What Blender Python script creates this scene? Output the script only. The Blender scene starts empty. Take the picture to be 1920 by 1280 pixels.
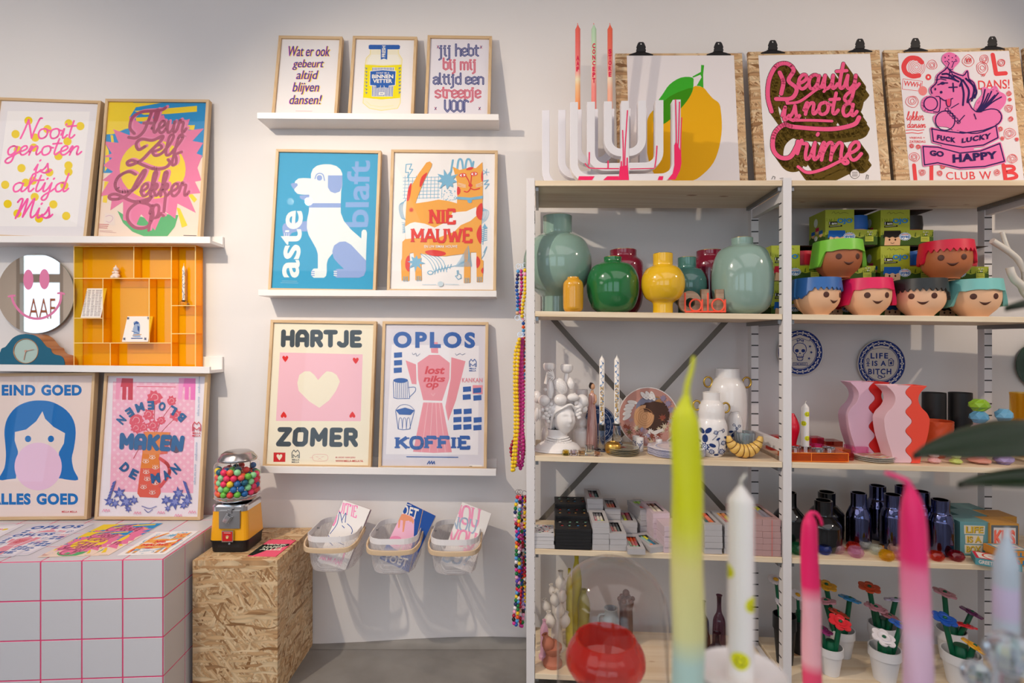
import bpy,bmesh,math,random
import numpy as np
from mathutils import Vector,Matrix
from mathutils.geometry import tessellate_polygon
random.seed(7)
PI=math.pi
SC=bpy.context.scene
COL=SC.collection
# ------------------------------------------------------------------ camera
F=1000.0
CD,CZ=2.13,1.21
cam_d=bpy.data.cameras.new('camera')
cam_d.sensor_width=36.0
cam_d.lens=36.0*F/1920.0
cam_d.clip_start=0.02
cam_d.dof.use_dof=True
cam_d.dof.focus_distance=1.95
cam_d.dof.aperture_fstop=3.6
cam=bpy.data.objects.new('camera',cam_d)
COL.objects.link(cam)
cam.location=(0,-CD,CZ)
cam.rotation_euler=(PI/2,0,0)
SC.camera=cam
# ------------------------------------------------------------------ view + world + lights
SC.view_settings.view_transform='Standard'
SC.view_settings.look='None'
SC.view_settings.exposure=0.0
SC.view_settings.gamma=1.0
SC.view_settings.use_curve_mapping=False
SC.cycles.max_bounces=10
SC.cycles.transparent_max_bounces=24
SC.cycles.caustics_reflective=False
SC.cycles.caustics_refractive=False
SC.cycles.sample_clamp_indirect=4.0
world=bpy.data.worlds.new('daylight')
SC.world=world
world.use_nodes=True
bg=world.node_tree.nodes['Background']
bg.inputs[0].default_value=(0.86,0.93,1.0,1)
bg.inputs[1].default_value=2.0
def area(name,loc,rot,sx,sy,power,color):
 d=bpy.data.lights.new(name,'AREA')
 d.shape='RECTANGLE';d.size=sx;d.size_y=sy
 d.energy=power;d.color=color
 o=bpy.data.objects.new(name,d);COL.objects.link(o)
 o.location=loc;o.rotation_euler=rot
 return o
def spot(name,loc,target,power,color,size=100,blend=0.4,radius=0.02):
 d=bpy.data.lights.new(name,'SPOT')
 d.energy=power;d.color=color
 d.spot_size=math.radians(size);d.spot_blend=blend;d.shadow_soft_size=radius
 o=bpy.data.objects.new(name,d);COL.objects.link(o)
 o.location=loc
 o.rotation_euler=(Vector(target)-Vector(loc)).to_track_quat('-Z','Y').to_euler()
 return o
DAY=(0.90,0.93,1.0)
# daylight through the shop windows behind the camera (each light fills one window opening)
WINS=[(-6.8,-4.2),(-3.6,-1.0),(-0.4,2.4)]
for _i,(_a,_b)in enumerate(WINS):
 area('window_daylight',((_a+_b)/2,-7.12,1.62),(PI/2,0,PI),_b-_a,2.3,(150,45,35)[_i],DAY)
area('door_daylight',(-8.05,-7.12,1.5),(PI/2,0,PI),0.75,2.5,30,DAY)
# track spots that light the display wall, and one added fill spot
WARM=(1.0,0.86,0.68)
spot('track_spot_poster_wall',(-1.33,-1.37,2.38),(0.0,0,0.98),102,WARM,102,1.0,0.022)
spot('fill_spot_plinth_wall',(-1.45,-1.37,2.38),(-2.35,0,1.40),33,WARM,104,1.0,0.022)  # fill added beside the first spot to brighten the plinth wall
spot('track_spot_shelves',(2.55,-1.45,2.42),(1.15,-0.1,1.60),54,(1.0,0.82,0.62),76,0.6,0.03)
# wide fill lights added under the ceiling for ambient light, no real panels
area('ceiling_fill_light',(-2.6,-3.0,2.96),(0,0,0),3.4,3.2,56,(1.0,0.93,0.93))
area('ceiling_fill_light',(1.3,-3.2,2.96),(0,0,0),3.0,3.2,38,(1.0,0.93,0.93))
area('ceiling_fill_light',(-7.4,-4.6,2.96),(0,0,0),2.4,2.4,60,(1.0,0.94,0.92))  # fill added to brighten the street wall reflected in the mirror
# ------------------------------------------------------------------ pixel -> place helpers
def P(px,py,Y):
 D=Y+CD
 return Vector(((px-960)/F*D,Y,CZ-(py-640)/F*D))
def ray(px,py):
 return Vector(((px-960)/F,1.0,-(py-640)/F))
CAMV=Vector((0,-CD,CZ))
def cosx(px):
 return 1.0/math.sqrt(1+((px-960)/F)**2)
 # ------------------------------------------------------------------ colours and materials
def lin(h):
 if not isinstance(h,str):
  return tuple(h)[:3]
 h=h.lstrip('#')
 out=[]
 for i in(0,2,4):
  c=int(h[i:i+2],16)/255
  out.append(c/12.92 if c<=0.04045 else((c+0.055)/1.055)**2.4)
 return tuple(out)
MATS={}
def new_mat(name):
 m=bpy.data.materials.new(name)
 m.use_nodes=True
 nt=m.node_tree
 return m,nt,nt.nodes['Principled BSDF'],nt.nodes['Material Output']
def col(h,rough=0.55,metal=0.0,coat=0.0,spec=0.5,trans=0.0,ior=1.45,name=None):
 key=(h,rough,metal,coat,spec,trans,ior)
 if key in MATS:
  return MATS[key]
 m,nt,b,o=new_mat(name or 'paint_'+str(h).strip('#'))
 c=lin(h)
 b.inputs['Base Color'].default_value=(*c,1)
 b.inputs['Roughness'].default_value=rough
 b.inputs['Metallic'].default_value=metal
 b.inputs['Coat Weight'].default_value=coat
 b.inputs['Coat Roughness'].default_value=0.06
 b.inputs['Specular IOR Level'].default_value=spec
 b.inputs['Transmission Weight'].default_value=trans
 b.inputs['IOR'].default_value=ior
 MATS[key]=m
 return m
def ink(h):
 return col(h,0.7,spec=0.2)
def clear(name,tint,gloss=1.0,rough=0.0,haze=0.0,hazecol=(1,1,1),f0=0.04):
 """thin clear sheet: tinted transparency with a fresnel reflection, optional scattering haze"""
 key=('clear',name)
 if key in MATS:
  return MATS[key]
 m=bpy.data.materials.new(name)
 m.use_nodes=True
 nt=m.node_tree
 nt.nodes.clear()
 out=nt.nodes.new('ShaderNodeOutputMaterial')
 tr=nt.nodes.new('ShaderNodeBsdfTransparent');tr.inputs[0].default_value=(*lin(tint),1)
 gl=nt.nodes.new('ShaderNodeBsdfGlossy');gl.inputs['Roughness'].default_value=rough
 gl.inputs[0].default_value=(1,1,1,1)
 lw=nt.nodes.new('ShaderNodeLayerWeight');lw.inputs[0].default_value=0.5
 pw=nt.nodes.new('ShaderNodeMath');pw.operation='POWER';pw.inputs[1].default_value=5.0
 nt.links.new(lw.outputs['Facing'],pw.inputs[0])
 ml=nt.nodes.new('ShaderNodeMath');ml.operation='MULTIPLY_ADD';ml.inputs[1].default_value=0.9;ml.inputs[2].default_value=f0
 nt.links.new(pw.outputs[0],ml.inputs[0])
 mul=nt.nodes.new('ShaderNodeMath');mul.operation='MULTIPLY';mul.inputs[1].default_value=gloss
 mul.use_clamp=True
 nt.links.new(ml.outputs[0],mul.inputs[0])
 mix=nt.nodes.new('ShaderNodeMixShader')
 nt.links.new(mul.outputs[0],mix.inputs[0])
 base=tr
 if haze>0:
  df=nt.nodes.new('ShaderNodeBsdfDiffuse');df.inputs[0].default_value=(*lin(hazecol),1)
  tl=nt.nodes.new('ShaderNodeBsdfTranslucent');tl.inputs[0].default_value=(*lin(hazecol),1)
  ad=nt.nodes.new('ShaderNodeMixShader');ad.inputs[0].default_value=0.5
  nt.links.new(df.outputs[0],ad.inputs[1]);nt.links.new(tl.outputs[0],ad.inputs[2])
  mx=nt.nodes.new('ShaderNodeMixShader');mx.inputs[0].default_value=haze
  nt.links.new(tr.outputs[0],mx.inputs[1]);nt.links.new(ad.outputs[0],mx.inputs[2])
  base=mx
 nt.links.new(base.outputs[0],mix.inputs[1])
 nt.links.new(gl.outputs[0],mix.inputs[2])
 nt.links.new(mix.outputs[0],out.inputs[0])
 MATS[key]=m
 return m
def backlit(name,h,diff=0.75,tint='#ffffff'):
 """saturated acrylic sheet: mostly diffuse colour, partly see-through, glossy"""
 m,nt,b,o=new_mat(name)
 b.inputs['Base Color'].default_value=(*lin(h),1)
 b.inputs['Roughness'].default_value=0.08
 b.inputs['Alpha'].default_value=diff
 return m
def glass(h,rough=0.0,ior=1.45):
 return col(h,rough,trans=1.0,ior=ior,name='glass_'+h.strip('#'))
def N(nt,kind,**kw):
 n=nt.nodes.new(kind)
 for k,v in kw.items():
  setattr(n,k,v)
 return n
def ramp(nt,fac,stops):
 r=nt.nodes.new('ShaderNodeValToRGB')
 el=r.color_ramp.elements
 while len(el)<len(stops):
  el.new(0.5)
 for e,(p,c)in zip(el,stops):
  e.position=p;e.color=(*lin(c),1)
 nt.links.new(fac,r.inputs[0])
 return r.outputs[0]
def mapped(nt,scale,rot=(0,0,0)):
 tc=nt.nodes.new('ShaderNodeTexCoord')
 mp=nt.nodes.new('ShaderNodeMapping')
 mp.inputs['Scale'].default_value=scale
 mp.inputs['Rotation'].default_value=rot
 nt.links.new(tc.outputs['Object'],mp.inputs[0])
 return mp.outputs[0]
def mat_plaster():
 m,nt,b,o=new_mat('white_plaster')
 v=mapped(nt,(1,1,1))
 n=N(nt,'ShaderNodeTexNoise');n.inputs['Scale'].default_value=1.3;n.inputs['Detail'].default_value=4
 nt.links.new(v,n.inputs[0])
 nt.links.new(ramp(nt,n.outputs[0],[(0.3,'#e6e1e0'),(0.7,'#eae6e5')]),b.inputs[0])
 n2=N(nt,'ShaderNodeTexNoise');n2.inputs['Scale'].default_value=60;n2.inputs['Detail'].default_value=3
 nt.links.new(v,n2.inputs[0])
 bp=N(nt,'ShaderNodeBump');bp.inputs['Strength'].default_value=0.06;bp.inputs['Distance'].default_value=0.004
 nt.links.new(n2.outputs[0],bp.inputs['Height']);nt.links.new(bp.outputs[0],b.inputs['Normal'])
 b.inputs['Roughness'].default_value=0.75
 return m
def mat_concrete():
 m,nt,b,o=new_mat('grey_screed')
 v=mapped(nt,(1,1,1))
 n=N(nt,'ShaderNodeTexNoise');n.inputs['Scale'].default_value=5;n.inputs['Detail'].default_value=7
 nt.links.new(v,n.inputs[0])
 nt.links.new(ramp(nt,n.outputs[0],[(0.3,'#77736f'),(0.7,'#908c88')]),b.inputs[0])
 b.inputs['Roughness'].default_value=0.5
 return m
def mat_osb(name='osb',axes=(0,2)):
 """pressed strand board: layers of long random flakes"""
 m,nt,b,o=new_mat(name)
 prev=None
 tc=nt.nodes.new('ShaderNodeTexCoord')
 nz=N(nt,'ShaderNodeTexNoise');nz.inputs['Scale'].default_value=14;nz.inputs['Detail'].default_value=2
 nt.links.new(tc.outputs['Object'],nz.inputs[0])
 for k,(ang,sc)in enumerate([(0.25,1.0),(-0.7,1.2),(1.2,1.0),(2.2,1.15),(0.0,0.8)]):
  add=N(nt,'ShaderNodeVectorMath',operation='MULTIPLY_ADD')
  add.inputs[1].default_value=(0.02,0.02,0.02)
  nt.links.new(nz.outputs['Color'],add.inputs[0]);nt.links.new(tc.outputs['Object'],add.inputs[2])
  r1=N(nt,'ShaderNodeMapping')
  r1.inputs['Location'].default_value=(0.37*k,0.21*k,0.11*k)
  if name=='osb_flat':
   r1.inputs['Rotation'].default_value=(0,0,ang)
  elif name=='osb_side':
   r1.inputs['Rotation'].default_value=(ang,0,0)
  else:
   r1.inputs['Rotation'].default_value=(0,ang,0)
  nt.links.new(add.outputs[0],r1.inputs[0])
  s1=N(nt,'ShaderNodeMapping')
  if name=='osb_side':
   s1.inputs['Scale'].default_value=(30*sc,17*sc,120*sc)
  elif name=='osb_flat':
   s1.inputs['Scale'].default_value=(17*sc,120*sc,30*sc)
  else:
   s1.inputs['Scale'].default_value=(17*sc,30*sc,120*sc)
  nt.links.new(r1.outputs[0],s1.inputs[0])
  vo=N(nt,'ShaderNodeTexVoronoi');vo.inputs['Scale'].default_value=1.0
  nt.links.new(s1.outputs[0],vo.inputs['Vector'])
  sep=N(nt,'ShaderNodeSeparateColor');nt.links.new(vo.outputs['Color'],sep.inputs[0])
  c=ramp(nt,sep.outputs[0],[(0.0,'#8d6238'),(0.14,'#c2976a'),(0.5,'#d8b487'),(0.8,'#e6cba3'),(1.0,'#cfa578')])
  # darken flake rims a little
  rim=N(nt,'ShaderNodeMapRange');rim.inputs[1].default_value=0.35;rim.inputs[2].default_value=0.8
  rim.inputs[3].default_value=1.0;rim.inputs[4].default_value=0.72
  nt.links.new(vo.outputs['Distance'],rim.inputs[0])
  mu=N(nt,'ShaderNodeMix',data_type='RGBA',blend_type='MULTIPLY');mu.inputs[0].default_value=1
  nt.links.new(c,mu.inputs[6]);nt.links.new(rim.outputs[0],mu.inputs[7])
  if prev is None:
   prev=mu.outputs[2]
  else:
   th=N(nt,'ShaderNodeMath',operation='GREATER_THAN');th.inputs[1].default_value=0.62
   nt.links.new(sep.outputs[1],th.inputs[0])
   mx=N(nt,'ShaderNodeMix',data_type='RGBA')
   nt.links.new(th.outputs[0],mx.inputs[0]);nt.links.new(prev,mx.inputs[6]);nt.links.new(mu.outputs[2],mx.inputs[7])
   prev=mx.outputs[2]
 nt.links.new(prev,b.inputs[0])
 b.inputs['Roughness'].default_value=0.6
 return m
def mat_wood(name,c0,c1,axis=0,scale=1.0,knots=True,rough=0.5):
 m,nt,b,o=new_mat(name)
 sc=[60*scale,60*scale,60*scale];sc[axis]=2.2*scale
 v=mapped(nt,tuple(sc))
 n=N(nt,'ShaderNodeTexNoise');n.inputs['Scale'].default_value=1.0;n.inputs['Detail'].default_value=3
 n.inputs['Distortion'].default_value=0.6
 nt.links.new(v,n.inputs[0])
 c=ramp(nt,n.outputs[0],[(0.3,c0),(0.62,c1)])
 if knots:
  sk=[16,16,16];sk[axis]=7
  v2=mapped(nt,tuple(sk))
  vo=N(nt,'ShaderNodeTexVoronoi');vo.inputs['Scale'].default_value=0.8
  nt.links.new(v2,vo.inputs['Vector'])
  k=ramp(nt,vo.outputs['Distance'],[(0.0,'#8a5a34'),(0.09,'#b98a5c'),(0.13,'#ffffff')])
  mu=N(nt,'ShaderNodeMix',data_type='RGBA',blend_type='MULTIPLY');mu.inputs[0].default_value=0.8
  nt.links.new(c,mu.inputs[6]);nt.links.new(k,mu.inputs[7])
  c=mu.outputs[2]
 nt.links.new(c,b.inputs[0])
 b.inputs['Roughness'].default_value=rough
 return m
def mat_grad(name,stops,z0,z1,rough=0.45,axis=2,sss=0.0):
 """colour bands along an object's own height (dip-dyed wax)"""
 m,nt,b,o=new_mat(name)
 tc=nt.nodes.new('ShaderNodeTexCoord')
 sp=nt.nodes.new('ShaderNodeSeparateXYZ');nt.links.new(tc.outputs['Object'],sp.inputs[0])
 mr=nt.nodes.new('ShaderNodeMapRange');mr.inputs[1].default_value=z0;mr.inputs[2].default_value=z1
 nt.links.new(sp.outputs[axis],mr.inputs[0])
 nt.links.new(ramp(nt,mr.outputs[0],stops),b.inputs[0])
 b.inputs['Roughness'].default_value=rough
 if sss:
  b.inputs['Subsurface Weight'].default_value=sss
  b.inputs['Subsurface Radius'].default_value=(0.02,0.02,0.02)
  b.inputs['Subsurface Scale'].default_value=0.2
 return m
 # ------------------------------------------------------------------ mesh builder
def catmull(pts,n=8,closed=False):
 pts=[Vector(p)for p in pts]
 if len(pts)<3:
  return pts
 out=[]
 m=len(pts)
 segs=m if closed else m-1
 for i in range(segs):
  if closed:
   p0,p1,p2,p3=pts[i-1],pts[i],pts[(i+1)%m],pts[(i+2)%m]
  else:
   p1,p2=pts[i],pts[i+1]
   p0=pts[i-1]if i>0 else p1*2-p2
   p3=pts[i+2]if i+2<m else p2*2-p1
  for k in range(n):
   t=k/n
   out.append(0.5*((2*p1)+(-p0+p2)*t+(2*p0-5*p1+4*p2-p3)*t*t+(-p0+3*p1-3*p2+p3)*t**3))
 if not closed:
  out.append(pts[-1])
 return out
class MB:
 def __init__(s):
  s.v=[];s.f=[];s.m=[];s.s=[];s.M=Matrix()
 def add(s,vs,fs,mat=0,smooth=False):
  b=len(s.v)
  M=s.M
  s.v.extend([M@Vector(p)for p in vs])
  for f in fs:
   s.f.append([b+i for i in f]);s.m.append(mat);s.s.append(smooth)
  return s
 def box(s,lo,hi,mat=0):
  x0,y0,z0=lo;x1,y1,z1=hi
  return s.add([(x0,y0,z0),(x1,y0,z0),(x1,y1,z0),(x0,y1,z0),(x0,y0,z1),(x1,y0,z1),(x1,y1,z1),(x0,y1,z1)],[(3,2,1,0),(4,5,6,7),(0,1,5,4),(1,2,6,5),(2,3,7,6),(3,0,4,7)],mat)
 def hexa(s,bot,top,mat=0):
  """solid from a bottom and a top quad (counterclockwise from above)"""
  return s.add(list(bot)+list(top),[(3,2,1,0),(4,5,6,7),(0,1,5,4),(1,2,6,5),(2,3,7,6),(3,0,4,7)],mat)
 def lathe(s,prof,n=32,c=(0,0,0),mat=0,smooth=True,sq=None):
  """prof: (r, z) from bottom to top. sq: radial function of angle for non-round plans"""
  c=Vector(c)
  vs,rings=[],[]
  for r,z in prof:
   if r<1e-6:
    rings.append([len(vs)]);vs.append(c+Vector((0,0,z)))
   else:
    ids=[]
    for k in range(n):
     a=2*PI*k/n
     q=sq(a,z)if sq else 1.0
     ids.append(len(vs));vs.append(c+Vector((r*q*math.cos(a),r*q*math.sin(a),z)))
    rings.append(ids)
  fs=[]
  for A,B in zip(rings,rings[1:]):
   if len(A)==1 and len(B)==1:
    continue
   for k in range(n):
    k2=(k+1)%n
    if len(A)==1:
     fs.append((A[0],B[k2],B[k]))
    elif len(B)==1:
     fs.append((A[k],A[k2],B[0]))
    else:
     fs.append((A[k],A[k2],B[k2],B[k]))
  return s.add(vs,fs,mat,smooth)
 def ball(s,c,r,n=16,m=10,mat=0,sc=(1,1,1)):
  old=s.M
  s.M=s.M@Matrix.Translation(Vector(c))@Matrix.Diagonal((sc[0],sc[1],sc[2],1))
  s.lathe([(r*math.sin(PI*i/m)if 0<i<m else 0,-r*math.cos(PI*i/m))for i in range(m+1)],n,mat=mat)
  s.M=old
  return s
 def tube(s,pts,r,n=8,mat=0,closed=False,flat=None,smooth=True,up=None):
  """sweep a round (or flat=(w,h) rectangular) section along pts"""
  pts=[Vector(p)for p in pts]
  m=len(pts)
  rr=r if isinstance(r,(list,tuple))else[r]*m
  tang=[]
  for i in range(m):
   a=pts[i-1]if(i>0 or closed)else pts[i]
   b=pts[(i+1)%m]if(i<m-1 or closed)else pts[i]
   t=(b-a)
   tang.append(t.normalized()if t.length>1e-9 else Vector((0,0,1)))
  ref=Vector(up)if up else Vector((0,0,1))
  if abs(tang[0].dot(ref))>0.95 and not up:
   ref=Vector((1,0,0))
  nrm=(ref-tang[0]*ref.dot(tang[0])).normalized()
  vs,rings=[],[]
  for i in range(m):
   t=tang[i]
   if up:
    q=ref-t*ref.dot(t)
   else:
    q=nrm-t*nrm.dot(t)
   if q.length>1e-6:
    nrm=q.normalized()
   bi=t.cross(nrm)
   ids=[]
   if flat:
    w,h=flat
    sect=[(-w/2,-h/2),(w/2,-h/2),(w/2,h/2),(-w/2,h/2)]
    for(a,b)in sect:
     ids.append(len(vs));vs.append(pts[i]+bi*a+nrm*b)
   else:
    for k in range(n):
     a=2*PI*k/n
     ids.append(len(vs));vs.append(pts[i]+(nrm*math.cos(a)+bi*math.sin(a))*rr[i])
   rings.append(ids)
  fs=[]
  q=len(rings[0])
  pairs=list(zip(rings,rings[1:]))+([(rings[-1],rings[0])]if closed else[])
  for A,B in pairs:
   for k in range(q):
    k2=(k+1)%q
    fs.append((A[k],A[k2],B[k2],B[k]))
  if not closed:
   fs.append(tuple(reversed(rings[0])));fs.append(tuple(rings[-1]))
  return s.add(vs,fs,mat,smooth and not flat)
 def prism(s,poly,h,O=(0,0,0),ux=(1,0,0),uy=(0,0,1),un=(0,-1,0),mat=0,matside=None,smooth=False,h0=0.0):
  """extrude a 2-D outline (list of (a,b)) along un from h0 to h"""
  O,ux,uy,un=Vector(O),Vector(ux),Vector(uy),Vector(un)
  tri=tessellate_polygon([[Vector((a,b,0))for a,b in poly]])
  n=len(poly)
  vs=[O+ux*a+uy*b+un*h0 for a,b in poly]+[O+ux*a+uy*b+un*h for a,b in poly]
  area2=sum(poly[i][0]*poly[(i+1)%n][1]-poly[(i+1)%n][0]*poly[i][1]for i in range(n))
  ccw=area2>0
  if(ux.cross(uy)).dot(un)<0:
   ccw=not ccw
  top=[];bot=[]
  for t in tri:
   a,b,c=t
   A,B,C=poly[a],poly[b],poly[c]
   sgn=(B[0]-A[0])*(C[1]-A[1])-(B[1]-A[1])*(C[0]-A[0])
   if(ux.cross(uy)).dot(un)<0:
    sgn=-sgn
   t=(a,b,c)if sgn>0 else(c,b,a)
   top.append(tuple(i+n for i in t));bot.append(tuple(reversed(t)))
  side=[]
  for i in range(n):
   j=(i+1)%n
   side.append((i,j,j+n,i+n)if ccw else(j,i,i+n,j+n))
  b0=len(s.v)
  s.add(vs,top+bot,mat,False)
  ms=mat if matside is None else matside
  for f in side:
   s.f.append([b0+i for i in f]);s.m.append(ms);s.s.append(smooth)
  return s
 def build(s,name,mats,parent=None,loc=None,bevel=0.0,seg=2,sub=0,solid=0.0,angle=40):
  """link as one mesh object. Vertices are world coordinates; the origin goes to loc, or to the parent's base"""
  if not isinstance(mats,(list,tuple)):
   mats=[mats]
  org=Vector(loc)if loc is not None else(ORG.get(parent.name,Vector((0,0,0)))if parent else Vector((0,0,0)))
  me=bpy.data.meshes.new(name)
  me.from_pydata([tuple(v-org)for v in s.v],[],s.f)
  for m in mats:
   me.materials.append(m)
  me.polygons.foreach_set('material_index',s.m)
  me.polygons.foreach_set('use_smooth',s.s)
  me.update()
  if any(s.s):
   me.set_sharp_from_angle(angle=math.radians(angle))
  o=bpy.data.objects.new(name,me)
  COL.objects.link(o)
  if parent:
   o.parent=parent
   base=ORG.get(parent.name,Vector((0,0,0)))
   o.location=org-base
   ORG[o.name]=org
  else:
   o.location=org
   ORG[o.name]=org
  if solid:
   md=o.modifiers.new('thickness','SOLIDIFY');md.thickness=solid;md.offset=0
  if sub:
   md=o.modifiers.new('smooth','SUBSURF');md.levels=sub;md.render_levels=sub
  if bevel:
   md=o.modifiers.new('edge','BEVEL');md.width=bevel;md.segments=seg;md.limit_method='ANGLE'
   md.angle_limit=math.radians(40)
  return o
ORG={}
def thing(name,label,cat,loc,group=None):
 o=bpy.data.objects.new(name,None)
 COL.objects.link(o)
 o.empty_display_size=0.05
 o.location=loc
 ORG[o.name]=Vector(loc)
 o['label']=label;o['category']=cat
 if group:
  o['group']=group
 return o
def tag(o,label,cat,group=None,kind=None):
 o['label']=label;o['category']=cat
 if group:
  o['group']=group
 if kind:
  o['kind']=kind
 return o
def structure(o):
 o['kind']='structure'
 return o
def copy_tree(o,parent=None):
 c=o.copy()
 COL.objects.link(c)
 if parent is not None:
  c.parent=parent
 for ch in list(o.children):
  copy_tree(ch,c)
 return c
def dup(root,loc,label,rz=None,group=None):
 c=copy_tree(root)
 c.location=loc
 if rz is not None:
  c.rotation_euler=(0,0,rz)
 c['label']=label
 if group:
  c['group']=group
 return c
 # ------------------------------------------------------------------ flat printed artwork
class Pl:
 """a rectangle in space: O corner, ux, uy unit axes, un normal towards the viewer; w, h size"""
 def __init__(s,O,ux,uy,w,h):
  s.O=Vector(O);s.ux=Vector(ux).normalized();s.uy=Vector(uy).normalized()
  s.un=s.ux.cross(s.uy).normalized();s.w=w;s.h=h
 def hit(s,px,py):
  d=ray(px,py)
  t=(s.O-CAMV).dot(s.un)/d.dot(s.un)
  q=CAMV+d*t-s.O
  return(q.dot(s.ux),q.dot(s.uy))
 def pt(s,a,b,n=0.0):
  return s.O+s.ux*a+s.uy*b+s.un*n
def zoom(ox,oy,sc):
 return lambda x,y:(ox+x/sc,oy+y/sc)
Z1=zoom(0,160,4.266);Z2=zoom(0,440,4.266);Z3=zoom(0,690,4.266);Z4=zoom(0,940,3.097)
Z5=zoom(480,40,4);Z6=zoom(480,270,3.879);Z7=zoom(480,590,4);Z8=zoom(550,880,3.658)
R1=zoom(990,20,3.764);R2=zoom(1390,60,3.623);R3=zoom(940,380,3.556);R4=zoom(1440,340,4)
R5=zoom(940,590,3.556);R6=zoom(1380,590,3.556);R7=zoom(940,870,3.122);R8=zoom(1420,870,3.122)
_TXT={}
def bfont(body,bold=0.0,shear=0.0,space=1.0):
 key=(body,bold,shear,space)
 if key in _TXT:
  return _TXT[key]
 cu=bpy.data.curves.new('lettering','FONT')
 cu.body=body;cu.size=1.0;cu.offset=bold;cu.shear=shear;cu.space_character=space
 cu.resolution_u=4
 ob=bpy.data.objects.new('lettering',cu)
 me=ob.to_mesh()
 vs=[(v.co.x,v.co.y)for v in me.vertices]
 fs=[tuple(p.vertices)for p in me.polygons]
 ob.to_mesh_clear()
 bpy.data.objects.remove(ob)
 bpy.data.curves.remove(cu)
 _TXT[key]=(vs,fs)
 return vs,fs
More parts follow.
